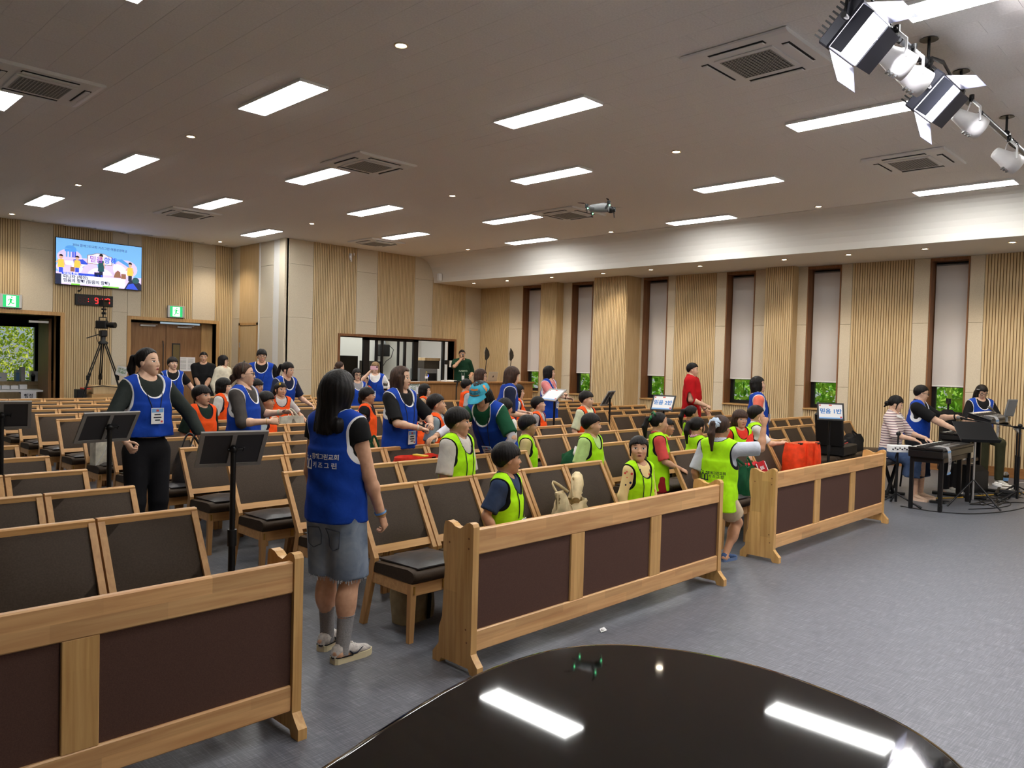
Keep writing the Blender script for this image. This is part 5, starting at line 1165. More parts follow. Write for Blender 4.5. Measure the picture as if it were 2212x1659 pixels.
# sneakers and socks of the woman in the aisle
M_sole = mat('cream_sole', rgb(216, 204, 168), .7); M_upper = noisy('grey_mesh_upper', rgb(206, 200, 194), rgb(170, 164, 160), (60, 60, 60), 1, .7); M_sockg = noisy('grey_sock', rgb(148, 146, 148), rgb(128, 126, 128), (160, 160, 160), 1, .95)
for s in (1, -1):
    hp, kn, an = A['LG'][s]; base = np.array([an[0], an[1], 0]); d = unit((s*.20-.02, 1, 0)); sd = np.array([d[1], -d[0], 0]); L = .262
    sh = shoe_geo(base, d, L, .036, .125).build('sneaker', [M_upper, M_sole], A['root'])
    def Q(t, w, z): return Vector(base+d*(L*(t-.26))+sd*(L*w)+np.array([0, 0, z]))
    b = MB()
    for k in range(5): t = .44+.075*k; b.tube([Q(t, .075, .098-.013*k), Q(t, 0, .110-.014*k), Q(t, -.075, .098-.013*k)], .0035, 5)
    b.build('lace', M_white, sh)
    b = MB()
    for w in (.165, -.165): b.tube([Q(.34, w*.92, .064), Q(.42, w, .044), Q(.52, w*1.06, .044), Q(.70, w*.94, .066)], [.002, .006, .005, .002], 5)
    b.build('side_mark', M_ink, sh)
    b = MB(); b.tube([Q(-.015, .0, .036), Q(.05, .125, .037), Q(.25, .155, .037), Q(.42, .165, .036)], .004, 5); b.tube([Q(-.015, .0, .036), Q(.05, -.125, .037), Q(.25, -.155, .037), Q(.42, -.165, .036)], .004, 5)
    b.box(-.001, .001, -.001, .001, 0, .001); b.build('sole_line', M_blackmat, sh)
    b = MB(); b.tube([tuple(an+(kn-an)*t) for t in (-.12, .10, .28, .47)], [.040, .041, .044, .048], 14); b.tube([tuple(an+(kn-an)*.465+np.array([.049*math.cos(a), .049*math.sin(a), 0])) for a in [2*PI*k/14 for k in range(15)]], .003, 5, cap=False); b.build('sock', M_sockg, A['root'])
# frayed hem and back pocket stitching of the denim shorts
so = [c for c in A['root'].children if c.name.startswith('shorts')][0]
pts = np.array([v.co for v in so.data.vertices]); zmin = {}
b = MB()
for v in pts:
    for s in (1, -1):
        pass
low = pts[pts[:, 2] < pts[:, 2].min()+.018]; rr = random.Random(3)
for v in low[::3]:
    l = rr.uniform(.006, .026); b.tube([tuple(v), (v[0]+rr.uniform(-.006, .006), v[1]+rr.uniform(-.006, .006), v[2]-l)], .0016, 3)
b.build('frayed_thread', mat('pale_thread', rgb(196, 202, 208), .9), A['root'])
sbv = BVHTree.FromPolygons([p.co for p in so.data.vertices], [tuple(p.vertices) for p in so.data.polygons])
def on_back(bv, x, z, o=.003):
    h = bv.ray_cast(Vector((x, -.6, z)), Vector((0, 1, 0))); return Vector((x, (h[0].y if h[0] is not None else -.1)-o, z))
b = MB()
for sx in (1, -1):
    for q in ([(.025, .755), (.125, .745)], [(.025, .755), (.030, .655), (.075, .632), (.118, .652), (.125, .745)]):
        ps = []
        for (x0, z0_), (x1, z1_) in zip(q[:-1], q[1:]):
            for k in range(5): t = k/5; ps.append(on_back(sbv, sx*(x0+(x1-x0)*t), z0_+(z1_-z0_)*t))
        ps.append(on_back(sbv, sx*q[-1][0], q[-1][1])); b.tube(ps, .0026, 5)
b.build('pocket_seam', mat('denim_seam', rgb(84, 94, 112), .9), A['root'])
def wrap_print(info, body, size, cx, cz, material, bold=.0, shape=None, spacing=1.0, line=1.0):
    """prints lettering on the back of the vest: every vertex lies on the cloth"""
    vo = D.objects[info['root']['vest_obj']]; bv = BVHTree.FromPolygons([p.co for p in vo.data.vertices], [tuple(p.vertices) for p in vo.data.polygons])
    me = text_mesh(body, size, bold=bold, spacing=spacing, line=line) if shape is None else shape.mesh('lettering', material)
    bm = bmesh.new(); bm.from_mesh(me); bmesh.ops.triangulate(bm, faces=bm.faces); bmesh.ops.subdivide_edges(bm, edges=[e for e in bm.edges if e.calc_length() > .018], cuts=1)
    bm.to_mesh(me); bm.free()
    for v in me.vertices: v.co = on_back(bv, cx+v.co.x, cz+v.co.y, .0035)
    me.materials.clear(); me.materials.append(material)
    for p in me.polygons: p.material_index = 0
    return link('vest_print', me, vo)
M_print = mat('white_print', rgb(236, 238, 242), .6)
H_ = A['H']
wrap_print(A, '함께그린교회', .034, .030, 1.160, M_print, .0006, spacing=.95); wrap_print(A, '키 즈 그 린', .036, .030, 1.112, M_print, .0006, spacing=1.0)
# emblem: a cross-shaped t beside two rounded figures
def emblem():
    b = MB()
    def flat(pts, w):
        for (x0, y0), (x1, y1) in zip(pts[:-1], pts[1:]):
            dx, dy = x1-x0, y1-y0; l = math.hypot(dx, dy); nx, ny = -dy/l*w/2, dx/l*w/2
            b.put([(x0+nx, y0+ny, 0), (x0-nx, y0-ny, 0), (x1-nx, y1-ny, 0), (x1+nx, y1+ny, 0)], [(0, 1, 2, 3)])
    flat([(-.046, .055), (-.046, -.040), (-.036, -.046), (.044, -.046)], .009); flat([(-.066, .030), (-.026, .030)], .009)
    for cx in (-.012, .024):
        flat([(cx-.014, -.046), (cx-.014, -.005), (cx-.006, .006), (cx+.006, .006), (cx+.014, -.005), (cx+.014, -.046)], .008)
        n = 8; b.put([(cx+.0065*math.cos(2*PI*k/n), .020+.0065*math.sin(2*PI*k/n), 0) for k in range(n)], [tuple(range(n))])
    return b
wrap_print(A, '', 0, -.102, 1.136, M_print, shape=emblem())
wrap_print(P['p38'], '함께그린교회\n키 즈 그 린', .028, .025, .83, M_ink, .0004)
wrap_print(P['p38'], '', 0, -.085, .83, M_ink, shape=emblem())
# scrunchie, ribbon, clips, headband, cap
def on_head(info, p): return tuple(info['Rh'] @ (np.array(p, float)*info['hs']*info['hh'])+info['hc'])
def ring_on_head(info, c, r, tr, name, m, tilt=.6, n=16, wav=0):
    b = MB(); pts = []
    for k in range(n+1):
        a = 2*PI*k/n; pts.append(on_head(info, (c[0]+r*math.cos(a), c[1]+r*math.sin(a)*math.sin(tilt), c[2]+r*math.sin(a)*math.cos(tilt))))
    b.tube(pts, [tr*(1+wav*(k % 2)) for k in range(n+1)], 8, cap=False); return worn(info, name, b, m)
ring_on_head(P['p38'], (0, -.47, .22), .12, .022, 'scrunchie', m_dots('scrunchie_cloth', rgb(196, 212, 230), [(0, rgb(120, 150, 196)), (.5, rgb(240, 244, 248))]), wav=.35)
ring_on_head(P['p35'], (0, -.46, .22), .12, .013, 'ribbon', mat('green_ribbon', rgb(20, 110, 60), .6))
b = MB(); b.tube([on_head(P['p35'], (x, -.30, .52-abs(x)*.35)) for x in (-.28, -.14, 0, .14, .28)], .012, 6); worn(P['p35'], 'ribbon', b, mat('green_ribbon', rgb(20, 110, 60), .6))
ring_on_head(P['p2'], (0, -.46, .20), .12, .012, 'hair_tie', M_blackmat)
b = MB(); b.tube([on_head(P['p10'], (.40*math.sin(a), -.02+.02*math.cos(a), .12+.41*math.cos(a))) for a in [-1.55+3.1*k/14 for k in range(15)]], [(.006, .020)]*15, 8); worn(P['p10'], 'headband', b, cl('grey_headband', 86, 80, 72))
b = MB(); b.ell(on_head(P['p11'], (.22, .26, .40)), (.014, .014, .02), 8, 6); worn(P['p11'], 'hair_clip', b, mat('yellow_clip', rgb(240, 200, 40), .4))
b = MB(); b.tube([on_head(P['p44'], (.30, .22, .30)), on_head(P['p44'], (.40, .02, .24))], .005, 6); worn(P['p44'], 'hair_clip', b, M_steel)
def cap_on(info, crown, brimc):
    b = MB(); n, k = 20, 7; vs = []
    for i in range(k+1):
        t = i/k*PI/2
        for j in range(n):
            a = 2*PI*j/n; vs.append(on_head(info, (.425*math.cos(a)*math.cos(t)*(1), -.02+.475*math.sin(a)*math.cos(t), .16+.385*math.sin(t))))
    b.put(vs, [(i*n+j, i*n+(j+1) % n, (i+1)*n+(j+1) % n, (i+1)*n+j) for i in range(k) for j in range(n)], 0, True)
    for j in range(0, n, 3): b.tube([vs[i*n+j] for i in range(k+1)], .0022, 4)
    b.ell(on_head(info, (0, -.02, .55)), (.008, .008, .006), 8, 4)
    c = worn(info, 'cap', b, crown); b = MB(); top = []; bot = []
    for i in range(5):
        r = i/4
        for j in range(9):
            a = PI*(.14+.72*j/8); x, y = .415*math.cos(a), -.02+.47*math.sin(a); ext = r*.36*max(0, math.sin(j/8*PI))**.5
            top.append(on_head(info, (x*(1+.05*r), y+ext, .165-.10*r-.06*r*abs(math.cos(a)))))
            bot.append(on_head(info, (x*(1+.05*r), y+ext, .140-.10*r-.06*r*abs(math.cos(a)))))
    F = [(i*9+j, i*9+j+1, (i+1)*9+j+1, (i+1)*9+j) for i in range(4) for j in range(8)]
    b.put(top, F, 0, True); b.put(bot, [f[::-1] for f in F], 0, True); b.put(top[-9:]+bot[-9:], [(j, j+1, 10+j, 9+j) for j in range(8)])
    b.build('brim', crown, c); return c
M_cap = cl('turquoise_cotton', 72, 176, 206); cp = cap_on(P['p21'], M_cap, M_cap)
M_orange = mat('orange_patch', rgb(240, 146, 70), .7)
cbv = BVHTree.FromPolygons([v.co for v in cp.data.vertices], [tuple(p.vertices) for p in cp.data.polygons])
def cap_print(info, me, ang, zc, m):
    for v in me.vertices:
        a = ang+v.co.x/.46; z = zc+v.co.y; o_ = Vector(on_head(info, (.9*math.cos(a), .9*math.sin(a), z))); c_ = Vector(on_head(info, (0, -.02, z))); h = cbv.ray_cast(o_, (c_-o_).normalized()); v.co = (h[0]-(c_-o_).normalized()*.003) if h[0] is not None else c_
    me.materials.clear(); me.materials.append(m)
    for p in me.polygons: p.material_index = 0
    link('lettering', me, cp)
def mirror_x(me):
    for v in me.vertices: v.co.x = -v.co.x
    me.flip_normals(); return me
cap_print(P['p21'], mirror_x(text_mesh('3', .40, bold=.02)), PI*.98, .28, M_orange)
b = MB(); [b.box(-.26+.13*k, -.13+.13*k, y0, y1, 0, .001) for k in range(4) for y0, y1 in ((.06, .11), (-.13, -.09))]; cap_print(P['p21'], b.mesh('lettering', M_orange), PI/2, .34, M_orange)
cap_print(P['p21'], mirror_x(text_mesh('BOSTON', .17, bold=.01)), PI/2, .34, mat('teal_print', rgb(40, 110, 140), .7))
# stripes on the maroon sleeve
S, E_, Wr = P['p36']['J'][1]; b = MB()
for o_ in (-.010, .010): b.tube([tuple(S+(E_-S)*t+np.array([.036, o_+.02, .006])) for t in (.05, .4, .75, 1)], .004, 5)
worn(P['p36'], 'sleeve_stripe', b, M_white)
# lettering on the green shirt
text('NAMYO', .062, mat('pale_print', rgb(190, 214, 190), .7), P['p22']['root'], (0, .150, 1.17), (PI/2, 0, PI), bold=.001)
b = MB(); b.box(-.035, .035, .150, .153, .95, 1.05); b.tube([(-.03, .152, 1.05), (-.05, .10, 1.40)], .003, 5); b.tube([(.03, .152, 1.05), (.05, .10, 1.40)], .003, 5); worn(P['p22'], 'name_badge', b, M_card)
b = MB(); b.box(-.04, .04, .152, .155, .98, 1.12); worn(P['p27'], 'name_badge', b, M_card); b = MB(); [b.tube([(s*.03, .154, 1.12), (s*.05, .11, 1.42)], .003, 5) for s in (1, -1)]; worn(P['p27'], 'lanyard', b, M_cord)
# held things (they rest in the hand, so each is a thing of its own)
def at_hand(info, s, d=(0, 0, 0)):
    S, E_, Wr = info['J'][s]; return rel(info, Wr+unit(Wr-E_)*info['hl']*.5+np.array(d))
M_screen = mat('phone_glass', rgb(24, 26, 30), .15)
def phone(label, loc, rz, tilt, body, land=False):
    o = thing('smartphone', label, 'phone', loc, rot=(tilt, PI/2 if land else 0, rz)); b = MB(); b.box(-.036, .036, -.004, .004, -.075, .075, ch=.003); b.build('case', body, o)
    b = MB(); b.box(-.032, .032, .004, .0045, -.07, .07); b.build('screen', M_screen, o); b = MB(); b.box(-.03, -.004, -.0055, -.004, .035, .07, ch=.001); b.build('camera_bump', M_black, o)
phone('black smartphone held up by the short-haired woman in blue vest', at_hand(P['p3'], 1, (0, .03, .05)), math.radians(-15), .15, M_black)
phone('pale pink smartphone held sideways before the fair-haired woman', at_hand(P['p15'], 1, (-.03, .03, .02)), math.radians(-128+90), 0, mat('pink_case', rgb(226, 176, 190), .4), True)
def cup(label, loc, h, drink, lid, straw, sleeve=None, name='plastic_cup'):
    o = thing(name, label, 'cup', loc); r = h*.30
    b = MB(); b.lathe([(r*.72, 0), (r, h*.98), (r*.97, h*.98), (r*.70, .004)], 18, capb=True, capt=True); b.build('cup_wall', M_glass, o)
    b = MB(); b.lathe([(r*.69, .006), (r*.88, h*.70), (.001, h*.70)], 18, capt=False); b.build('drink', drink, o)
    b = MB(); b.lathe([(r*1.03, h*.97), (r*1.05, h*1.0), (r*.9, h*1.06), (r*.55, h*1.22), (r*.15, h*1.25)], 18); b.build('lid', lid, o)
    b = MB(); b.tube([(0, 0, h*.5), (.012, .004, h*1.62)], .0035, 6); b.build('straw', straw, o)
    if sleeve: b = MB(); b.lathe([(r*.84, h*.28), (r*.93, h*.62)], 18, capb=False, capt=False); b.build('sleeve', sleeve, o)
M_cola = mat('brown_drink', rgb(96, 48, 34), .2); M_lidc = mat('clear_lid', (0.95, .95, .95, 1), .05, trans=.8, ior=1.1); M_yel = mat('yellow_straw', rgb(236, 206, 70), .4)
cup('iced brown drink in a clear cup held by the fair-haired woman', Vector(at_hand(P['p15'], -1, (-.03, .02, -.05))), .15, M_cola, M_lidc, M_white, M_card)
o = thing('microphone', 'black handheld microphone in front of the man in green shirt', 'microphone', at_hand(P['p22'], 1, (-.0, .0, .0)), rot=(-.7, .25, math.radians(-118-90)))
b = MB(); b.lathe([(.011, -.10), (.016, .06), (.017, .075)], 12); b.build('handle', M_black, o); b = MB(); b.ell((0, 0, .095), (.026, .026, .03), 12, 8); b.build('grille', M_grey_plastic, o)

# ------------------------------------------------------------------ screen, clock, exit signs on the back wall
yw = YT-.014
o = thing('television', 'large wall-mounted flat screen showing a stage programme with lyrics', 'screen', (5.925, yw-.09, 3.63))
tw, th = .89, .505
b = MB(); b.box(-tw, tw, -.0, .035, -th, th, ch=.006); b.build('casing', M_black, o)
b = MB(); b.box(-.2, .2, .03, .09, -.15, .15); b.tube([(-.05, .04, -th), (-.02, .05, -th-.05), (.08, .05, -th-.02), (.12, .04, -th)], .008, 6); b.build('wall_mount', M_black, o)
def emi(name, r, g, b_, s=.85): return mat(name, rgb(r, g, b_), .4, emit=rgb(r, g, b_), estr=s)
b = MB(); pw, ph = tw-.012, th-.014; scr = []
def poly(pts, z, mi): b.put([(x*pw, -.0015-.0006*z, y*ph) for x, y in pts], [tuple(range(len(pts)))], mi)
def disc(cx, cy, rx, ry, z, mi, a0=0, a1=2*PI, n=18): poly([(cx+rx*math.cos(a0+(a1-a0)*k/n), cy+ry*math.sin(a0+(a1-a0)*k/n)) for k in range(n)], z, mi)
def rect(x0, x1, y0, y1, z, mi): poly([(x0, y0), (x1, y0), (x1, y1), (x0, y1)], z, mi)
SM = [emi('screen_sky', 122, 188, 244), emi('screen_cloud', 222, 204, 240), emi('screen_yellow', 246, 206, 84), emi('screen_dark', 30, 40, 70, .6), emi('screen_skin', 226, 176, 150), emi('screen_teal', 36, 84, 92), emi('screen_white', 238, 240, 252), emi('screen_blue', 52, 84, 220), emi('screen_purple', 150, 60, 190), emi('screen_pink', 240, 196, 196), emi('screen_brown', 150, 104, 80), emi('screen_lightblue', 86, 160, 232), emi('screen_green', 120, 206, 60), emi('screen_hair', 40, 32, 34, .6)]
rect(-1, 1, -1, 1, 0, 0)
for cx, cy, rx, ry in ((-.85, .2, .28, .35), (-.35, -.2, .45, .45), (.35, -.3, .45, .42), (.75, -.1, .4, .65), (-.75, -.25, .3, .3), (0, -.6, 1, .4)): disc(max(-.7, min(.6, cx)), max(-.55, min(.3, cy)), min(rx, .3), min(ry, .42), 1, 1)
rect(-1, 1, -1, -.45, 1.2, 1); disc(-.68, .55, .13, .17, 2, 11, 0, PI); rect(-.81, -.55, .44, .56, 2, 11)
for x in (-.77, -.70, -.63, -.58): rect(x-.012, x+.02, .2, .46, 2, 7 if x > -.7 else 11)
poly([(-.62, .12), (-.40, .16), (-.28, -.02), (-.40, -.20), (-.6, -.12)], 2, 7); poly([(-.55, -.05), (-.30, -.06), (-.42, -.2), (-.56, -.18)], 2.2, 6)
poly([(.38, .30), (.52, .34), (.68, .16), (.72, -.05), (.60, .08), (.48, .20)], 2, 11); poly([(.36, .26), (.40, .32), (.47, .28)], 2.1, 11)
poly([(-.30, .38), (-.20, .42), (-.08, .50), (.10, .50), (.18, .42), (.28, .38), (.28, .0), (-.30, .0)], 3, 10); poly([(-.285, .36), (-.19, .40), (-.08, .48), (.10, .48), (.17, .40), (.265, .36), (.265, .02), (-.285, .02)], 3.2, 6)
def mini(cx, by, h, shirt, legs, arm=0):
    rect(cx-.045, cx+.045, by, by+h*.32, 4, legs); poly([(cx-.075, by+h*.28), (cx+.075, by+h*.28), (cx+.062, by+h*.72), (cx-.062, by+h*.72)], 4.2, shirt)
    disc(cx, by+h*.84, .042, h*.12, 4.4, 4); disc(cx, by+h*.88, .048, h*.12, 4.6, 13, 0, PI)
    poly([(cx-.07, by+h*.68), (cx-.12, by+h*(.55+.3*arm)), (cx-.10, by+h*(.52+.3*arm)), (cx-.05, by+h*.6)], 4.5, 4); poly([(cx+.07, by+h*.68), (cx+.10, by+h*.42), (cx+.08, by+h*.40), (cx+.05, by+h*.6)], 4.5, 4)
mini(-.89, -.50, .80, 2, 7); mini(-.53, -.44, .74, 2, 7, 1); mini(0.02, -.62, 1.12, 5, 3, .8); mini(.72, -.62, .86, 2, 3)
rect(-.68, -.58, -.42, -.22, 3.5, 10); poly([(.32, -.52), (.50, -.52), (.48, -.25), (.42, -.18), (.36, -.28)], 3.5, 10); rect(.50, .62, -.55, -.32, 3.4, 10); rect(-.14, .02, -.58, -.36, 5, 3)
rect(-.87, .05, -.58, -.46, 5, 7); rect(-.88, .60, -.94, -.56, 5.2, 6); rect(-1, -.88, -1, -.55, 5, 3); poly([(.58, -1), (1, -1), (1, -.75), (.86, -.52), (.70, -.62)], 5.4, 3); disc(.86, -.58, .09, .14, 5.6, 5); rect(-.66, -.46, -1, -.94, 5.5, 12); rect(.06, .45, -1, -.94, 5.5, 12); poly([(.62, -1), (.92, -1), (.80, -.72), (.68, -.78)], 5.6, 7)
b.build('picture', SM, o)
def stxt(t, size, x, y, m, bold=0, al='LEFT', rot=0.0): return text(t, size, m, o, (x*pw, -.0075, y*ph), (PI/2, rot, 0), bold=bold, align=al)
E_ink = emi('screen_ink', 40, 36, 80, .5); E_wh = SM[6]
stxt('2026 함께그린교회 키즈그린 여름성경학교', .064, .0, .74, E_ink, .0, 'CENTER', .02); stxt('믿음', .15, -.25, .20, SM[8], .002); stxt('항해', .15, .08, .20, SM[7], .002)
stxt('믿음의 항해', .062, -.84, -.52, E_wh, .001); stxt('떠나자 (헤이)', .088, -.84, -.66, E_ink, .002); stxt('믿음의 항해 (믿음의 항해)', .088, -.84, -.83, E_ink, .002)

o = thing('digital_clock', 'black digital wall clock with red numerals below the screen', 'clock', (5.83, yw-.05, 2.83))
b = MB(); b.box(-.385, .385, 0, .05, -.115, .125, ch=.004); b.build('casing', M_black, o)
E_red = emi('led_red', 255, 40, 40, 3.0); E_dim = mat('led_off', rgb(70, 14, 16), .5)
SEG = {'0': 'abcdef', '1': 'bc', '2': 'abged', '3': 'abgcd', '4': 'fgbc', '5': 'afgcd', '6': 'afgedc', '7': 'abc', '8': 'abcdefg', '9': 'abcdfg'}
def seg_digit(b, x, ch, w=.06, h=.12):
    pos = {'a': (0, h/2, 1), 'g': (0, 0, 1), 'd': (0, -h/2, 1), 'f': (-w/2, h/4, 0), 'b': (w/2, h/4, 0), 'e': (-w/2, -h/4, 0), 'c': (w/2, -h/4, 0)}
    for k, (px, pz, hor) in pos.items():
        mi = 0 if k in SEG.get(ch, '') else 1; hw_, hh_ = (w*.38, .006) if hor else (.006, h*.20)
        b.box(x+px-hw_, x+px+hw_, -.002-(.001 if mi == 0 else 0), 0, pz-hh_, pz+hh_, mi)
b = MB()
for x, ch in ((-.29, ' '), (-.20, ' '), (-.05, ' '), (.04, '9'), (.19, '4'), (.28, '0')): seg_digit(b, x, ch)
for x in (-.125, .115):
    for z in (.028, -.028): b.box(x-.007, x+.007, -.003, 0, z-.007, z+.007, 0)
b.build('numerals', [E_red, E_dim], o)
o = thing('speaker_bracket', 'small black bracket on the slats above the wall clock', 'bracket', (5.52, yw-.04, 3.02)); b = MB(); b.box(-.02, .02, 0, .04, -.02, .02, ch=.004); b.tube([(0, .0, 0), (.02, -.05, .02), (.03, -.06, .06)], .012, 8); b.build('arm', M_black, o)
E_green = emi('exit_green', 30, 176, 100, 1.0); E_gw = emi('exit_white', 232, 255, 240, 1.3)
def exit_sign(x, z, label):
    o = thing('exit_sign', label, 'sign', (x, yw-.05, z), group='running-man exit signs'); b = MB(); b.box(-.205, .205, 0, .05, -.145, .145, ch=.012); b.build('housing', M_steel, o)
    b = MB(); b.box(-.145, .145, -.004, 0, -.125, .125, 0); b.box(-.085, .085, -.005, -.004, -.11, .11, 1); b.build('light_panel', [E_green, E_gw], o)
    b = MB()
    def limb(pts, w): b.tube([(px, -.006, pz) for px, pz in pts], [(w, .001)]*len(pts), 6) if False else [b.put([(x0-(z1_-z0_)/l*w, -.0065, z0_+(x1-x0)/l*w), (x0+(z1_-z0_)/l*w, -.0065, z0_-(x1-x0)/l*w), (x1+(z1_-z0_)/l*w, -.0065, z1_-(x1-x0)/l*w), (x1-(z1_-z0_)/l*w, -.0065, z1_+(x1-x0)/l*w)], [(0, 1, 2, 3), (3, 2, 1, 0)]) for (x0, z0_), (x1, z1_) in zip(pts[:-1], pts[1:]) for l in [math.hypot(x1-x0, z1_-z0_)]]
    limb([(.0, .05), (-.01, -.02)], .018); limb([(.0, .045), (.035, .02), (.055, .03)], .007); limb([(-.005, .045), (-.045, .035), (-.06, .0)], .007); limb([(-.01, -.02), (.03, -.05), (.06, -.035)], .010); limb([(-.015, -.02), (-.03, -.065), (-.06, -.09)], .010)
    n = 10; b.put([(.012+.016*math.cos(2*PI*k/n), -.0065, .082+.016*math.sin(2*PI*k/n)) for k in range(n)], [tuple(range(n)), tuple(range(n))[::-1]]); b.build('running_figure', E_green, o)
exit_sign(4.235, 2.70, 'green running-man exit sign above the open doorway'); exit_sign(7.63, 2.70, 'green running-man exit sign above the closed double doors')
# paper notice on the closed door
o = tag(D.objects.new('paper_notice', None), 'white printed timetable sheet taped to the closed door', 'paper'); COL.objects.link(o); o.location = (8.02, YT+.21, 1.45)
b = MB(); b.box(-.20, .20, 0, .004, -.17, .17); s_ = b.build('sheet', M_card, o); b = MB()
for k in range(9): b.box(-.16, -.02, -.001, 0, .12-.03*k, .128-.03*k); b.box(.02, .16, -.001, 0, .12-.03*k, .128-.03*k)
b.build('print', M_grey_plastic, o)
# small fixtures on walls
o = thing('wall_bracket', 'pair of small white brackets high on the slatted booth wall', 'bracket', (10.75, YB-.02, 4.18)); b = MB(); b.box(-.05, .0, -.06, 0, -.05, .06, ch=.004); b.tube([(-.02, -.05, -.05), (-.02, -.06, -.14)], .018, 8); b.tube([(-.06, -.05, -.0), (-.06, -.07, -.10)], .014, 8); b.tube([(.06, -.04, .08), (.06, -.05, .02)], .014, 8); b.build('bracket', M_plastic, o)
o = thing('wireless_unit', 'small white box on the end of the bulkhead', 'device', (13.30, YB-.35, 3.90)); b = MB(); b.box(-.05, .05, -.06, .06, -.10, .10, ch=.02); b.build('casing', M_plastic, o)
o = thing('wall_switch', 'white switch plate behind the man with microphone', 'switch', (14.05, YB-.03, 1.62)); b = MB(); b.box(-.06, .06, 0, .015, -.09, .09, ch=.004); b.build('plate', M_plastic, o); b = MB(); b.box(-.25, -.08, -.03, .015, -.02, .10, ch=.004); b.build('thermostat', M_black, o)

# ------------------------------------------------------------------ video camera on its tripod, storage boxes behind the last row
o = thing('camera_tripod', 'tall black video tripod standing behind the last row', 'tripod', (5.70, 17.75, 0))
b = MB(); b.lathe([(.09, 1.86), (.10, 1.90), (.05, 1.94), (.05, 2.02)], 14); b.build('bowl', M_black, o)
for k, (fx, fy) in enumerate(((-.62, -.15), (.52, -.20), (.1, .62))):
    b = MB()
    for s in (-.018, .018): b.tube([(fx*.06+s, fy*.06, 1.90), (fx*.50+s, fy*.50, 1.15)], .013, 6)
    b.tube([(fx*.42, fy*.42, 1.24), (fx, fy, .0)], .020, 8); b.box(fx*.5-.03, fx*.5+.03, fy*.5-.03, fy*.5+.03, 1.10, 1.20, ch=.006); b.build('leg', M_blackmetal, o)
b = MB(); [b.tube([(0, 0, .98), (fx*.62, fy*.62, .94)], .010, 6) for fx, fy in ((-.62, -.15), (.52, -.20), (.1, .62))]; b.build('spreader', M_blackmetal, o)
b = MB(); b.box(-.07, .07, -.07, .07, 2.02, 2.16, ch=.02); b.tube([(-.05, .0, 2.08), (-.30, .08, 1.98)], .012, 6); b.build('pan_head', M_black, o)
o = thing('video_camera', 'black video camera with lens on the tall tripod', 'camera', (5.70, 17.72, 2.16), math.radians(-52))
b = MB(); b.box(-.16, .08, -.06, .06, .03, .20, ch=.015); b.build('body', M_black, o); b = MB(); b.tube([(.08, 0, .11), (.14, 0, .11), (.142, 0, .11), (.26, 0, .11)], [.045, .045, .062, .062], 14); b.build('lens', M_black, o)
b = MB(); b.tube([(-.10, 0, .20), (-.10, 0, .27), (.06, 0, .27), (.06, 0, .20)], .012, 6); b.tube([(-.02, 0, .27), (.0, 0, .50)], .014, 8); b.box(-.04, .04, -.03, .03, .33, .38, ch=.008); b.box(-.03, .03, -.05, .05, .42, .46, ch=.008); b.build('top_handle', M_black, o)
b = MB(); b.box(-.02, .02, -.15, .15, .50, .62, ch=.008); b.box(-.022, .10, -.15, .15, .62, .635); b.box(.02, .10, -.16, -.14, .50, .63); b.build('monitor', M_black, o)
b = MB(); b.tube([(-.15, .03, .12), (-.24, .06, .05), (-.22, .06, -.10), (-.16, .04, -.25)], .006, 5); b.build('cable', M_black, o)
o = tag(D.objects.new('paper_label', None), 'white paper label with green lettering on the tripod leg', 'paper'); COL.objects.link(o); o.location = (6.02, 17.55, 1.30); o.rotation_euler = (0, .25, -.35)
b = MB(); n = 6; vs = [(-.11+.22*k/n, -.05*math.sin(PI*k/n), z) for z in (-.1, .1) for k in range(n+1)]; b.put(vs, [(k, k+1, n+2+k, n+1+k) for k in range(n)], 0, True); b.put(vs, [(k, n+1+k, n+2+k, k+1) for k in range(n)], 0, True); b.build('sheet', M_card, o)
text('만지지\n마세요', .06, mat('green_ink', rgb(50, 120, 60), .6), o, (0, -.056, 0), (PI/2, 0, 0), bold=.001)
o = thing('wooden_chest', 'low pale wooden chest stepped in two tiers under the tripod', 'chest', (5.90, 17.95, 0)); b = MB(); b.box(-.42, .42, -.25, .25, 0, .80, ch=.005); b.build('body', M_trim, o); b = MB(); b.box(-.38, .46, -.2, .27, .80, .98, ch=.008); b.build('top_box', M_oakflat, o)
o = thing('equipment_case', 'small black case with red cloth beside the wooden chest', 'case', (5.33, 17.95, 0)); b = MB(); b.box(-.09, .09, -.12, .12, 0, .90, ch=.01); b.build('body', M_black, o); b = MB(); b.box(.02, .16, -.13, .10, .90, .93, ch=.008); b.build('cloth', M_red, o)

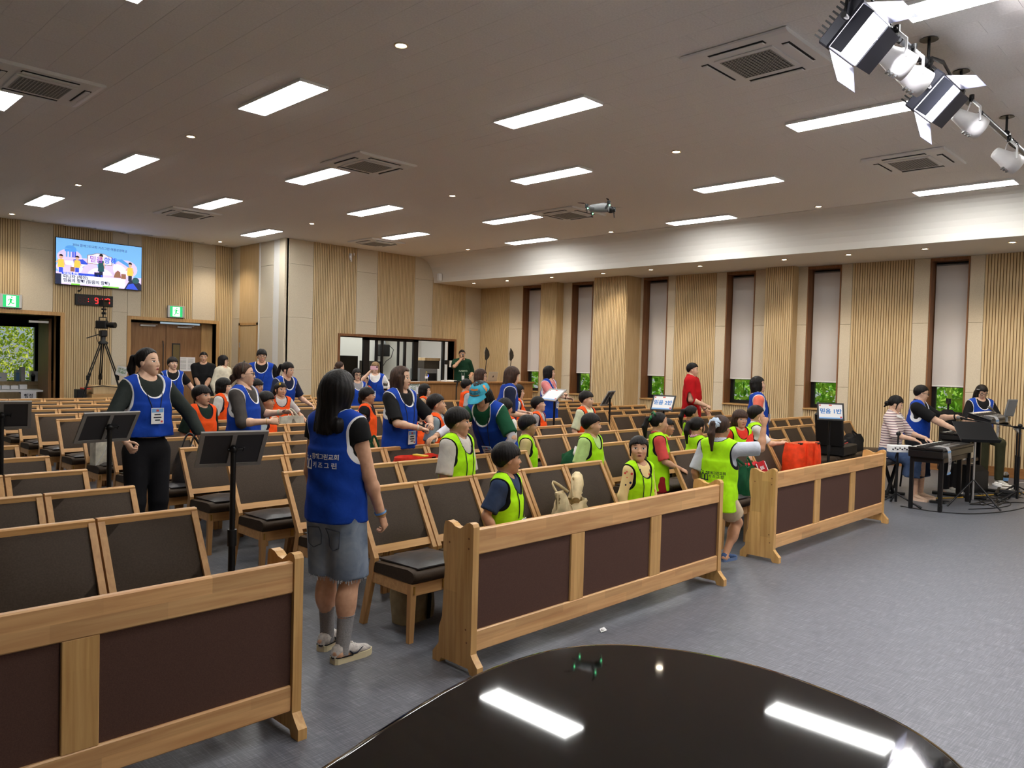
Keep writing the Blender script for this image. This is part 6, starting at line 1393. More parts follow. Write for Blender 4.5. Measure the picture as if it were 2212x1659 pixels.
# ------------------------------------------------------------------ lobby seen through the open doors
o = thing('lobby_counter', 'wooden counter in the lobby beyond the open door', 'counter', (4.6, 21.3, 0)); b = MB(); b.box(-1.0, 1.2, -.25, .3, .86, .95, ch=.004); b.build('top', M_oakflat, o); b = MB(); b.box(-.98, 1.18, -.2, .28, 0, .86); b.build('cabinet', M_oakflat, o)
for k, (x, w, h, c, l) in enumerate(((4.55, .30, .20, M_card, 'white box with blue cross on the lobby counter'), (4.92, .07, .26, M_cardblue, 'blue file standing upright on the lobby counter'), (5.03, .08, .34, M_card, 'tall white carton on the lobby counter'), (5.32, .24, .24, M_card, 'white carton at the end of the lobby counter'), (5.56, .13, .26, M_red, 'red and white carton at the edge of lobby counter'))):
    o = thing('carton', l, 'box', (x, 21.2, .95)); b = MB(); b.box(-w/2, w/2, -.1, .1, 0, h, ch=.004); b.build('box', c, o)
    b = MB(); b.box(-w/2-.002, w/2+.002, -.102, .102, h*.82, h*.90); b.build('band', M_plastic, o)
    if k == 0: b = MB(); b.box(-.012, .012, -.104, -.1, .05, .13); b.box(-.04, .04, -.104, -.1, .078, .102); b.build('cross_mark', M_cardblue, o)
cup('takeaway iced coffee on the lobby counter', (5.22, 21.05, .95), .15, M_cola, M_lidc, M_white)
o = thing('folding_table', 'white folding table in the lobby with a paper sign hanging', 'table', (4.55, 19.95, 0)); b = MB(); b.box(-.9, .55, -.32, .32, .77, .81, ch=.008); b.build('top', M_plastic, o)
for x in (-.7, .36):
    b = MB(); b.tube([(x, -.25, .77), (x, -.27, 0)], .014, 8); b.tube([(x, .25, .77), (x, .27, 0)], .014, 8); b.tube([(x, -.25, .5), (x+(.25 if x < 0 else -.25), 0, .77)], .010, 6); b.build('leg', M_grey_plastic, o)
o = tag(D.objects.new('paper_sign', None), 'white paper sign with dark lettering hung from the lobby table', 'sign'); COL.objects.link(o); o.location = (4.78, 19.60, .68); b = MB(); b.box(-.15, .15, 0, .003, -.11, .11); b.build('sheet', M_card, o); text('행정', .10, M_ink, o, (0, -.002, 0), (PI/2, 0, 0), bold=.002)
for k in range(4):
    o = thing('tissue_box', 'small white box on the lobby table, %s from the door edge' % ORD[3-k], 'box', (4.28+.17*k, 20.12, .81), group='white boxes on the lobby table'); b = MB(); b.box(-.075, .075, -.05, .05, 0, .085+.02*(k == 3), ch=.004); b.build('box', M_card, o); b = MB(); b.box(-.03, .03, -.01, .01, .085, .10); b.build('tissue', M_white, o)
o = thing('wall_poster', 'white poster on the dark lobby wall by the window', 'poster', (5.74, 22.48, 1.47)); b = MB(); b.box(-.13, .13, 0, .006, -.22, .22); b.build('sheet', M_card, o); b = MB(); b.box(-.11, .11, -.001, 0, -.2, -.06); b.build('picture', mat('poster_green', rgb(110, 140, 110), .6), o)
# ------------------------------------------------------------------ desk in front of the control booth
o = thing('platform', 'raised wooden platform behind the long desk', 'platform', (0, 0, 0)); b = MB(); b.box(10.2, 15.1, 13.98, YB-.02, 0, .278, ch=.004); b.build('deck', M_deskfront, o)
o = thing('long_desk', 'long oak control desk with panelled front below the booth window', 'desk', (0, 0, 0))
b = MB(); b.box(9.7, 14.5, 13.40, 13.96, 1.185, 1.225, ch=.004); b.build('worktop', M_deskfront, o)
xs = [9.72, 10.9, 12.1, 13.3, 14.48]
for x0, x1 in zip(xs[:-1], xs[1:]): b = MB(); b.box(x0+.003, x1-.003, 13.44, 13.47, .08, 1.185, ch=.003); b.build('front_panel', M_deskfront, o)
for x in (9.72, 14.46): b = MB(); b.box(x, x+.02, 13.47, 13.95, 0, 1.185); b.build('side_panel', M_deskfront, o)
b = MB(); b.box(9.74, 14.46, 13.50, 13.52, 0, .08); b.build('plinth', M_dark, o)
def antenna(x, label):
    o = thing('paddle_antenna', label, 'antenna', (x, 13.85, 1.225), math.radians(20)); b = MB(); b.lathe([(.07, 0), (.07, .012), (.012, .02)], 14); b.tube([(0, 0, .02), (.0, .02, .30), (.03, .01, .52)], .010, 8); b.build('stand', M_black, o)
    b = MB(); M = Matrix.Translation((.03, .0, .66)) @ Matrix.Rotation(.25, 4, 'Y'); b.prism([(-.13, .02), (-.11, .16), (.06, .10), (.12, .02), (.11, -.04), (-.0, -.15), (-.06, -.14)], -.008, .008, 'XZ', M=M); b.build('paddle', M_black, o)
    b = MB(); b.tube([M @ Vector((-.13+.05*math.cos(a), 0, .02+.07*math.sin(a))) for a in [PI/2+PI*k/10 for k in range(11)]], .004, 5); b.build('loop', M_steel, o)
antenna(13.22, 'black paddle antenna on the desk nearer the man in green'); antenna(14.08, 'black paddle antenna on the desk nearest the windows')
o = thing('laptop', 'silver laptop with its lid towards us on the long desk', 'laptop', (13.30, 13.72, 1.225), math.radians(8)); b = MB(); b.box(-.18, .18, 0, .22, 0, .012, ch=.004); b.build('base', M_steel, o)
M = Matrix.Rotation(.20, 4, 'X'); b = MB(); b.box(-.18, .18, -.008, 0, .012, .245, ch=.004, M=M); b.build('lid', mat('silver_lid', rgb(196, 194, 184), .4, .4), o); b = MB(); n = 14; b.put([M @ Vector((.022*math.cos(2*PI*k/n), -.0088, .125+.026*math.sin(2*PI*k/n))) for k in range(n)], [tuple(range(n)), tuple(range(n))[::-1]]); b.put([M @ Vector(p) for p in ((.0, -.0088, .153), (.010, -.0088, .170), (.013, -.0088, .158))], [(0, 1, 2), (2, 1, 0)]); b.build('emblem', M_dark, o)
o = thing('water_bottle', 'clear water bottle with yellow cap at the desk edge', 'bottle', (11.13, 13.6, 1.225)); b = MB(); b.lathe([(.032, 0), (.034, .02), (.034, .15), (.014, .19), (.013, .21)], 14); b.build('bottle', M_glass, o); b = MB(); b.lathe([(.015, .205), (.015, .225)], 12); b.build('cap', M_yel, o); b = MB(); b.lathe([(.0345, .07), (.0345, .12)], 14, capb=False, capt=False); b.build('wrapper', M_card, o)
o = thing('paper_stack', 'flat white papers on the desk under the booth window', 'paper', (11.80, 13.6, 1.225)); b = MB(); b.box(-.16, .16, -.10, .10, 0, .03, ch=.003); b.build('pile', M_card, o); b = MB(); b.box(-.14, .10, -.08, .06, .03, .036); b.build('sheet', M_white, o)
o = thing('phone_gimbal', 'thin black gimbal stick on a mini tripod before the desk', 'gimbal', (11.70, 13.22, .0)); b = MB(); b.tube([(0, 0, .75), (0, 0, 1.12)], .014, 8); b.tube([(0, 0, 1.12), (.03, 0, 1.22)], .018, 8); b.build('handle', M_black, o); b = MB(); b.box(-.07, .09, -.02, .02, 1.22, 1.26, ch=.008); b.build('clamp', M_black, o)
b = MB(); b.tube([(0, 0, .75), (0, 0, .35)], .010, 8); [b.tube([(0, 0, .38), (.22*math.cos(a), .22*math.sin(a), 0)], .009, 6) for a in (.4, 2.5, 4.6)]; b.build('tripod', M_black, o)
o = tag(D.objects.new('paper_sign', None), 'white paper sign with green lettering taped to the desk front', 'sign'); COL.objects.link(o); o.location = (10.62, 13.425, 1.10); b = MB(); b.box(-.19, .19, 0, .003, -.14, .14); b.build('sheet', M_card, o); text('미디어팀\n자리', .085, mat('green_ink', rgb(50, 120, 60), .6), o, (0, -.002, .01), (PI/2, 0, 0), bold=.001)
# inside the booth
o = thing('ceiling_light', 'unseen light panel added to brighten the glazed control booth', 'light', (12.4, 17.4, 3.09)); b = MB(); b.box(-.9, .9, -.35, .35, -.03, 0); b.build('housing', M_white, o); b = MB(); b.box(-.85, .85, -.3, .3, -.035, -.03); b.build('diffuser', mat('booth_fill', rgb(250, 250, 248), .5, emit=(1, 1, .98, 1), estr=16), o)  # unseen panel, added to brighten the booth interior
o = thing('monitor', 'large dark monitor facing away behind the booth glass', 'monitor', (10.95, 16.95, .75)); b = MB(); b.box(-.62, .62, -.02, .03, .42, 1.02, ch=.008); b.build('screen', mat('dark_monitor', rgb(52, 48, 44), .4), o); b = MB(); b.box(-.05, .05, 0, .06, 0, .5); b.box(-.2, .2, -.1, .15, -.02, 0); b.build('stand', M_black, o)
o = thing('booth_table', 'worktable inside the glazed booth carrying the equipment', 'table', (12.3, 17.1, 0)); b = MB(); b.box(-2.0, 1.9, -.4, .4, .68, .73, ch=.004); b.build('top', M_white, o); [MB().box(x, x+.05, -.38, .38, 0, .68).build('leg', M_white, o) for x in (-1.95, 1.8)]
o = thing('monitor', 'grey monitor seen through the sliding booth frames', 'monitor', (12.0, 17.0, .73)); b = MB(); b.box(-.32, .32, -.02, .03, .30, .92, ch=.008); b.build('screen', M_grey_plastic, o); b = MB(); b.box(-.05, .05, 0, .05, 0, .32); b.box(-.14, .14, -.08, .1, 0, .02); b.build('stand', M_black, o)
o = thing('printer', 'grey office printer on the desk inside the booth', 'printer', (13.62, 16.75, .73)); b = MB(); b.box(-.32, .30, -.22, .22, .30, .74, ch=.01); b.build('body', M_grey_plastic, o); b = MB(); b.box(-.12, .26, -.225, -.22, .42, .62); b.build('front', M_black, o); b = MB(); b.box(-.10, -.02, -.229, -.225, .52, .58); b.build('display', emi('printer_blue', 60, 90, 240, 1.2), o); b = MB(); b.box(-.3, .28, -.2, .2, 0, .30); b.build('stand', M_grey_plastic, o)
o = thing('carton', 'brown and black carton lying on the office printer', 'box', (13.72, 16.75, 1.47)); b = MB(); b.box(-.26, .28, -.2, .2, 0, .22, ch=.004); b.build('box', mat('dark_carton', rgb(62, 56, 46), .7), o); b = MB(); b.box(-.24, .30, -.21, .19, .22, .30, ch=.004); b.build('lid', M_oakflat, o)
o = thing('wall_monitor_arm', 'black device on a bracket with loose cable inside the booth', 'device', (13.35, 18.30, 2.0)); b = MB(); b.box(-.22, .14, -.16, 0, -.22, .12, ch=.02); b.box(-.14, .14, -.1, .1, .30, .62, ch=.01); b.build('unit', M_black, o); b = MB(); b.tube([(0, -.03, .3), (.02, -.08, .1)], .03, 8); b.build('arm', M_grey_plastic, o); b = MB(); b.tube([(.14, -.1, .1), (.30, -.1, -.02), (.22, -.1, -.25), (.05, -.1, -.35), (-.05, -.08, -.5)], .010, 6); b.build('cable', M_black, o)

# ------------------------------------------------------------------ class signs on stands
M_alu = mat('dark_aluminium', rgb(150, 148, 145), .5, .0); M_back = mat('sign_back', rgb(62, 62, 66), .6)
def sign_stand(x, y, rz, label, zc=1.19, tilt=38, text_=None, drop=.70):
    o = thing('sign_stand', label, 'sign stand', (x, y, 0), math.radians(rz), group='class sign stands')
    b = MB(); b.lathe([(.14, 0), (.14, .012), (.03, .022), (.02, .03)], 20); b.build('base', M_blackmetal, o)
    b = MB(); b.tube([(0, 0, .02), (0, 0, drop)], .019, 10); b.build('lower_pole', M_blackmetal, o); b = MB(); b.tube([(0, 0, drop-.03), (0, 0, drop+.06)], .025, 10); b.build('collar', M_black, o)
    b = MB(); b.tube([(0, 0, drop), (0, 0, zc-.01)], .015, 10); b.ell((0, 0, zc), (.024, .024, .024), 10, 6); b.tube([(-.05, 0, zc), (.03, 0, zc)], .006, 6); b.tube([(-.055, -.012, zc-.010), (-.055, .012, zc+.010)], .005, 6); b.build('upper_pole', M_blackmetal, o)
    # sheet faces local -y, tilted back; its rear side carries the clamp
    M = Matrix.Translation((0, -.035, zc)) @ Matrix.Rotation(-math.radians(tilt), 4, 'X'); w, h = .178, .130
    b = MB()
    b.box(-w, w, -.006, .006, h-.022, h, M=M); b.box(-w, w, -.006, .006, -h, -h+.022, M=M); b.box(-w, -w+.022, -.006, .006, -h+.022, h-.022, M=M); b.box(w-.022, w, -.006, .006, -h+.022, h-.022, M=M); b.box(-.012, .012, .002, .008, -h+.02, h-.02, M=M)
    b.build('frame', M_alu if text_ is None else M_black, o)
    b = MB(); b.box(-w+.02, w-.02, -.002, .002, -h+.02, h-.02, M=M); b.build('back_board', M_back, o)
    b = MB(); b.box(-w+.022, w-.022, -.0035, -.002, -h+.022, h-.022, M=M); s_ = b.build('sheet', M_card, o)
    b = MB(); b.box(-w+.022, w-.022, -.0042, -.0035, -h+.022, -h+.042, M=M); b.box(-.02, .02, -.0042, -.0035, h-.045, h-.028, 1, M=M); b.box(-w+.03, -w+.05, -.0042, -.0035, h-.05, h-.03, 1, M=M); b.box(w-.055, w-.03, -.0042, -.0035, -h+.03, -h+.06, 1, M=M); b.build('sheet_print', [M_cardblue, M_red], s_)
    if text_:
        t = text(text_, .082, mat('sign_blue', rgb(60, 130, 200), .6), s_, bold=.0025); t.matrix_local = M @ Matrix.Translation((0, -.0048, .0)) @ Matrix.Rotation(PI/2, 4, 'X')
    return o
sign_stand(1.38, 6.33, 168, 'class sign stand cut by the picture edge, in the piano-side rows', 1.25)
sign_stand(1.79, 5.43, 186, 'grey-backed class sign stand in front of the woman in the dark jacket', 1.22)
sign_stand(1.97, 4.05, 168, 'grey-backed class sign stand nearest the woman in denim shorts', 1.20)
sign_stand(9.61, 7.29, 200, 'grey-backed class sign stand among the empty rows near the pier', 1.20, 30)
sign_stand(9.85, 6.47, 100-180, 'tilted class sign stand beside the man in red, edge towards us', 1.17, 30, '믿음 2반')
sign_stand(10.97, 4.45, -58, 'black framed class sign with blue lettering beside the keyboards', 1.14, 24, '믿음 1반', .6)
sign_stand(8.27, 7.25, 262, 'class sign stand seen edge-on behind the boy in orange', 1.27, 52)

# ------------------------------------------------------------------ bags on and under the chairs
def m_bag(name, r, g, b_, rough=.8): return noisy(name, rgb(r, g, b_), rgb(int(r*.84), int(g*.84), int(b_*.84)), (11, 11, 11), 1, rough, .25, .5, bdist=.012)
def bag(label, x, y, z, rz, w, d, h, material, name='tote_bag', top=(1, .55), slump=0.0, seed=1, handles=None, hmat=None, hh=.14, lean=0.0, openm=None, closed=False, wr=.010):
    o = thing(name, label, 'bag', (x, y, z), math.radians(rz)); r_ = random.Random(seed); n, k = 28, 9; ph = [r_.uniform(0, 6) for _ in range(6)]
    def ring(t, ins=0):
        sx = w/2*(1+(top[0]-1)*t+.10*math.sin(PI*t)*(1-slump))-ins; sy = d/2*(1+(top[1]-1)*t+.15*math.sin(PI*t))-ins; out = []
        for j in range(n):
            a = 2*PI*j/n; c, s = math.cos(a), math.sin(a); e = .55; px = math.copysign(abs(c)**e, c)*sx; py = math.copysign(abs(s)**e, s)*sy
            wv = wr*(math.sin(3*a+ph[0]+4*t)+.7*math.sin(5*a+ph[1]-6*t)+.5*math.sin(8*a+ph[2]+9*t))*(.3+t)
            zz = h*t*(1-slump*(.5+.5*math.sin(a*1.5+ph[3]))*t)
            out.append((px+wv*c+lean*t*h, py+wv*s, zz+wr*.8*math.sin(4*a+ph[4])*t))
        return out
    vs = [p for i in range(k+1) for p in ring(i/k)]
    b = MB(); b.put(vs, [(i*n+j, i*n+(j+1) % n, (i+1)*n+(j+1) % n, (i+1)*n+j) for i in range(k) for j in range(n)], 0, True); b.put(vs[:n], [tuple(range(n))[::-1]])
    if closed: c_ = np.mean(vs[-n:], 0); b.put(vs[-n:]+[tuple(c_-np.array([0, 0, h*.05]))], [(j, (j+1) % n, n) for j in range(n)], 0, True)
    else:
        inn = [p for t in (1, .45) for p in ring(t, .006)]; b.put(vs[-n:]+inn, [(j, (j+1) % n, n+(j+1) % n, n+j) for j in range(n)]+[(n+j, n+(j+1) % n, 2*n+(j+1) % n, 2*n+j) for j in range(n)], 1, True); b.put(inn[-n:], [tuple(range(n))], 1)
    b.build('bag_body', [material, openm or material], o)
    for s, (hx, fall) in enumerate(handles or []):
        b = MB(); sy = d/2*top[1]*(1 if s % 2 else -1); tp_ = []
        for i in range(11):
            u = i/10; tp_.append((-hx/2+hx*u+lean*h, sy*(1-.2*math.sin(PI*u))+fall*math.sin(PI*u)*.12, h*(1-slump*.4)+hh*math.sin(PI*u)*(1-abs(fall)*.55)))
        b.tube(tp_, [(.004, .014)]*11, 6); b.build('handle', hmat or material, o)
    return o
C_can = m_bag('canvas_cream', 226, 206, 164); C_green = m_bag('bag_green', 24, 84, 50); C_pur = m_bag('bag_lilac', 206, 196, 226); C_or = m_bag('bag_orange', 250, 72, 30, .6); C_red = m_bag('bag_red', 222, 52, 32); C_wht = m_bag('bag_cotton', 214, 208, 190); C_flap = m_bag('bag_crimson', 190, 24, 38)
zs_ = .447
o = bag('slumped cream canvas tote on the front-row chair beside the lime-vest boy', 4.62, 3.86, zs_, 15, .36, .20, .30, C_can, top=(.75, .6), slump=.35, seed=4, handles=[(.16, .3), (.18, .9)], hh=.16, wr=.016)
b = MB(); b.tube([(-.02, -.06, .22), (.06, -.03, .33), (.12, .0, .36), (.15, .03, .27), (.10, .05, .20)], [(.03, .05), (.05, .07), (.05, .07), (.035, .06), (.02, .04)], 10); b.build('gathered_cloth', C_can, o)
o_t = text('하나님의\n어린이', .030, M_ink, o, (.02, -.121, .07), (PI/2, 0, 0))
o = bag('dark green cloth bag with white tissue on a second-row chair by the aisle', 6.88, 5.72, zs_, 10, .36, .24, .30, C_green, top=(.6, .6), slump=.25, seed=9, closed=True, wr=.014); b = MB(); b.ell((-.06, -.05, .25), (.05, .04, .045), 9, 6); b.tube([(-.07, -.06, .26), (-.05, -.06, .33)], [.03, .012], 7); b.build('tissue', M_white, o)
text('mido', .055, M_print, o, (.05, -.148, .06), (PI/2, 0, 0), bold=.001)
bag('lilac drawstring bag on the front chair behind the pointing girl', 6.98, 3.90, zs_, 0, .36, .24, .30, C_pur, top=(.75, .6), slump=.15, seed=5, handles=[(.14, .9)], closed=True, wr=.014)
o = bag('crimson shoulder bag with white piped flap on a front-row chair', 7.72, 3.93, zs_, 12, .36, .16, .26, C_flap, name='shoulder_bag', top=(.95, .6), seed=6, closed=True, wr=.006)
M = Matrix.Translation((0, -.062, .27)) @ Matrix.Rotation(-.42, 4, 'X'); b = MB(); b.box(-.17, .17, -.012, -.004, -.20, .01, ch=.004, M=M); b.build('flap', C_flap, o); b = MB(); b.tube([M @ Vector(p) for p in ((-.165, -.014, .0), (-.165, -.014, -.17), (-.14, -.014, -.195), (.14, -.014, -.195), (.165, -.014, -.17), (.165, -.014, .0))], .006, 6); b.build('piping', M_print, o)
t = text('BEARS', .05, M_print, o, bold=.001); t.matrix_local = M @ Matrix.Translation((0, -.0135, -.06)) @ Matrix.Rotation(PI/2, 4, 'X'); t = text('CUP', .06, mat('gold_print', rgb(232, 196, 110), .5), o, bold=.002); t.matrix_local = M @ Matrix.Translation((.02, -.0135, -.13)) @ Matrix.Rotation(PI/2, 4, 'X')
o = bag('small dark green drawstring pouch in front of the crimson bag', 7.28, 3.78, zs_, 0, .24, .18, .28, C_green, name='drawstring_pouch', top=(.45, .45), seed=8, handles=[(.10, .2), (.10, .7)], hh=.10, closed=True, wr=.014); b = MB(); [b.ell((x, -.118, z), (.016, .006, .020), 8, 5) for x, z in ((-.04, .12), (-.005, .135), (.03, .12), (-.02, .09), (.012, .088))]; b.build('paw_print', M_print, o)
o = bag('big orange-red shopping bag standing on the last front-row chair', 8.86, 3.92, zs_, -8, .46, .26, .42, C_or, name='shopping_bag', top=(1.12, .8), seed=11, lean=.10, wr=.007, openm=m_bag('bag_orange_lining', 240, 120, 80)); text('Hope', .105, M_print, o, (.15, -.125, .09), (PI/2, 0, 0), bold=.001, shear=.3)
for x in (-.10, .05): b = MB(); b.tube([(x, -.142, .02), (x+.012, -.150, .20), (x+.03, -.135, .41)], [(.002, .012)]*3, 5); b.build('strap', C_or, o)
b = MB(); b.box(-.16, -.11, -.10, -.06, .41, .43); b.box(.20, .25, -.10, -.06, .40, .42); b.build('snap', M_black, o)
o = bag('wide red shopping bag lying on a chair before the bare-headed boys', 4.62, 5.74, zs_, 5, .48, .26, .36, C_red, name='shopping_bag', top=(1.0, .9), seed=12, wr=.006); b = MB(); b.box(-.02, .04, -.10, .06, .36, .375, ch=.003); b.build('snack_packet', M_yel, o); b = MB(); b.box(.06, .10, -.135, -.12, .26, .36); b.build('buckle_strap', M_black, o)
bag('green-handled white bag on a chair below the bare-armed boy', 4.80, 6.72, zs_, 0, .24, .16, .30, C_wht, top=(.9, .6), seed=13, handles=[(.12, .2), (.12, .5)], hmat=C_green, hh=.18, wr=.006)
bag('off-white cotton tote hanging upright beside the girl with yellow clip', 5.42, 9.46, zs_, 0, .34, .12, .46, C_wht, top=(1.0, .7), seed=14, handles=[(.14, .6)], wr=.006)
o = bag('large soft black handbag with buckled strap on a chair', 3.30, 7.60, zs_, 20, .44, .22, .34, M_pad, name='handbag', top=(.85, .5), seed=15, handles=[(.24, .15), (.24, .3)], hmat=M_black, hh=.16, closed=True, wr=.012); b = MB(); [b.tube([(x+.02*math.cos(a), -.07, .36+.02*math.sin(a)) for a in [2*PI*i/10 for i in range(11)]], .005, 5, cap=False) for x in (-.10, .10)]; b.box(-.10, .14, -.13, -.118, .12, .16); b.build('buckle', M_steel, o)
o = bag('clear plastic bag with dark contents below the grey-backed sign', 3.14, 9.42, zs_, 0, .28, .18, .30, m_dots('patterned_pouch', rgb(40, 40, 36), [(0, rgb(220, 220, 210)), (.4, rgb(200, 160, 60)), (.6, rgb(60, 110, 60)), (.8, rgb(30, 30, 30))]), name='patterned_bag', top=(.9, .6), seed=16, closed=True)
o = thing('paper_bag', 'plain white paper bag next to the patterned bag', 'bag', (2.99, 9.36, zs_), .3); b = MB(); b.prism([(-.09, 0), (.09, 0), (.09, .34), (-.09, .34)], -.05, .05, 'XZ'); b.build('bag_body', C_wht, o); b = MB(); b.tube([(-.09, -.052, .0), (.0, -.054, .12), (.09, -.052, .34)], .003, 4); b.build('fold', M_card, o)
o = bag('beige quilted tote with black band under the chair by the aisle', 3.22, 4.02, 0, 8, .30, .16, .30, m_bag('canvas_sand', 176, 162, 130), top=(1.0, .7), seed=17, handles=[(.12, .4)], wr=.006, hmat=M_blackmat); b = MB(); b.tube([(.05, -.096, .01), (.05, -.104, .15), (.05, -.088, .30)], [(.003, .02)]*3, 6); b.build('band', M_blackmat, o)
o = thing('paper_scrap', 'tiny crumpled paper scrap on the open floor before the middle pew', 'litter', (3.98, 3.02-.0, 0)); b = MB(); b.ell((0, 0, .012), (.018, .012, .012), 7, 5); b.put([(-.03, -.01, .004), (.02, -.018, .010), (.028, .012, .022), (-.012, .018, .016)], [(0, 1, 2, 3), (3, 2, 1, 0)]); b.build('scrap', M_card, o)
o = thing('paper_cups', 'two white paper cups on a chair seat beside the piano-side row', 'cup', (2.0, 7.2, .44)); o.location = (1.72, 6.70, .445); b = MB(); b.lathe([(.026, 0), (.036, .09)], 14); b.build('cup', M_card, o); b = MB(); b.lathe([(.012, 0), (.012, .10)], 10, M=Matrix.Translation((-.09, 0, 0))); b.build('stick', M_card, o)
# black case and soft bag on the window-side seats
o = thing('flight_case', 'open black hard case with cables lying on the seats by the window', 'case', (11.95, 4.72, .45), math.radians(4)); b = MB(); b.box(-.33, .33, -.20, .20, 0, .15, ch=.015); b.build('tray', M_black, o); M = Matrix.Translation((-.30, 0, .15)) @ Matrix.Rotation(-.25, 4, 'Y'); b = MB(); b.box(-.06, .02, -.20, .20, 0, .50, ch=.015, M=M); b.build('lid', M_black, o)
b = MB(); rr = random.Random(5)
for k in range(7): b.tube([(rr.uniform(-.25, .2), rr.uniform(-.1, .1), .15+rr.uniform(0, .06)) for _ in range(5)], .006, 5)
b.build('cable', M_alu, o); b = MB(); b.tube([(.0, -.1, .16), (.1, -.12, .175), (.25, -.08, .16)], .008, 5); b.build('red_cable', M_red, o)
bag('long soft black gear bag slumped on the seats behind the case', 12.75, 4.80, .45, 6, .70, .26, .26, M_blackmat, name='gear_bag', top=(.8, .5), slump=.25, seed=21, handles=[(.20, .5)], hmat=M_blackmat, hh=.10, closed=True, wr=.014)
# ------------------------------------------------------------------ keyboards, stands and cables by the window wall
M_keyw = mat('white_keys', rgb(238, 236, 230), .25); M_gloss = mat('satin_black', rgb(18, 18, 20), .3); M_greyblk = mat('grey_black_panel', rgb(40, 40, 42), .4)
def keyboard(o, L, Dp, Hh, panel, knobs=True, nkeys=36):
    b = MB(); b.box(0, L, 0, Dp, 0, Hh*.72, ch=.01); b.box(0, L, 0, Dp*.52, Hh*.72, Hh, ch=.008); b.box(0, .035, Dp*.52, Dp, Hh*.72, Hh, ch=.004); b.box(L-.035, L, Dp*.52, Dp, Hh*.72, Hh, ch=.004); b.build('case', M_gloss, o)
    b = MB(); p = (L-.08)/nkeys
    for k in range(nkeys): b.box(.04+k*p+.0008, .04+(k+1)*p-.0008, Dp*.53, Dp-.004, Hh*.72, Hh*.95)
    b.build('white_keys', M_keyw, o); b = MB()
    for k in range(nkeys-1):
        if k % 7 in (0, 1, 3, 4, 5): x = .04+(k+1)*p; b.box(x-p*.28, x+p*.28, Dp*.53, Dp*.80, Hh*.95, Hh*1.06)
    b.build('black_keys', M_black, o)
    b = MB(); b.box(.06, L-.06, .02, Dp*.48, Hh, Hh+.003); b.build('control_panel', panel, o)
    if knobs:
        b = MB()
        for k in range(9): b.lathe([(.012, 0), (.010, .016)], 8, M=Matrix.Translation((.25+.06*k, Dp*.32, Hh+.003)))
        for k in range(14): b.box(.25+.05*k, .275+.05*k, Dp*.12, Dp*.17, Hh+.003, Hh+.009)
        b.build('knobs', M_alu, o)
o = thing('keyboard_piano', 'long black stage piano played by the woman in striped knit', 'keyboard', (10.50, 2.86, .665)); keyboard(o, 1.36, .40, .125, M_greyblk)
o = thing('keyboard_stand', 'black four-legged table stand under the front stage piano', 'stand', (10.50, 2.86, 0))
for x in (.08, 1.28):
    for y in (.03, .37): b = MB(); b.box(x-.022, x+.022, y-.022, y+.022, .02, .665, ch=.004); b.tube([(x, y, 0), (x, y, .08)], .028, 8); b.build('leg', M_blackmetal, o)
    b = MB(); b.box(x-.02, x+.02, .03, .37, .60, .664); b.build('cross_bar', M_blackmetal, o)
b = MB(); b.box(.08, 1.28, .03, .06, .60, .66); b.box(.08, 1.28, .34, .37, .60, .66); b.build('rail', M_blackmetal, o)
def paper_strip(loc, rz, label, t, h=.36):
    o = tag(D.objects.new('paper_label', None), label, 'paper'); COL.objects.link(o); o.location = loc; o.rotation_euler = (0, 0, rz); n = 8; P_ = [(.14, .012), (.07, .014), (.0, .004), (-.02, -.03), (-.03, -.10), (-.035, -.18), (-.03, -.26), (-.02, -.33)]; w = .075
    vs = [(sx*w, -y0_, z) if False else (sx*w, y0_, z) for (y0_, z) in P_ for sx in (-1, 1)]
    b = MB(); F = [(2*k, 2*k+1, 2*k+3, 2*k+2) for k in range(len(P_)-1)]; b.put(vs, F, 0, True); b.put(vs, [f[::-1] for f in F], 0, True); b.build('sheet', M_card, o)
    b = MB(); b.box(-w, w, -.031, -.028, -.34+.012, -.30, M=Matrix.Translation((0, .0, 0))); b.box(-w, w, -.026, -.0235, -.06, -.035); b.build('border', M_cardblue, o)
    text(t, .045, M_ink, o, (0, -.040, -.17), (PI/2, 0, 0), bold=.001); return o
paper_strip((10.68, 2.86, .795), .05, 'white label paper hanging over the front stage piano corner', '건반 1\n피아노')
o = thing('piano_bench', 'black cushioned bench on crossed legs under the striped-knit pianist', 'bench', (11.38, 3.86, 0)); b = MB(); b.box(-.32, .32, -.17, .17, .44, .52, ch=.025); b.build('seat', M_pad, o)
for y in (-.13, .13):
    b = MB(); b.box(-.022, .022, -.016, .016, -.31, .31, M=Matrix.Translation((0, y, .235)) @ Matrix.Rotation(.72, 4, 'Y')); b.box(-.022, .022, -.016, .016, -.31, .31, M=Matrix.Translation((0, y+.034, .235)) @ Matrix.Rotation(-.72, 4, 'Y')); b.build('crossed_leg', M_blackmetal, o)
for x in (-.22, .22): b = MB(); b.tube([(x, -.24, .022), (x, .24, .022)], .021, 8); b.build('foot_bar', M_blackmetal, o)
o = thing('sustain_pedal', 'black sustain pedal on the floor under the pianist', 'pedal', (11.30, 3.12, 0), .2); b = MB(); b.box(-.05, .05, -.09, .09, 0, .03, ch=.006); b.box(-.03, .03, -.14, .02, .03, .045, ch=.006); b.build('pedal', M_black, o)
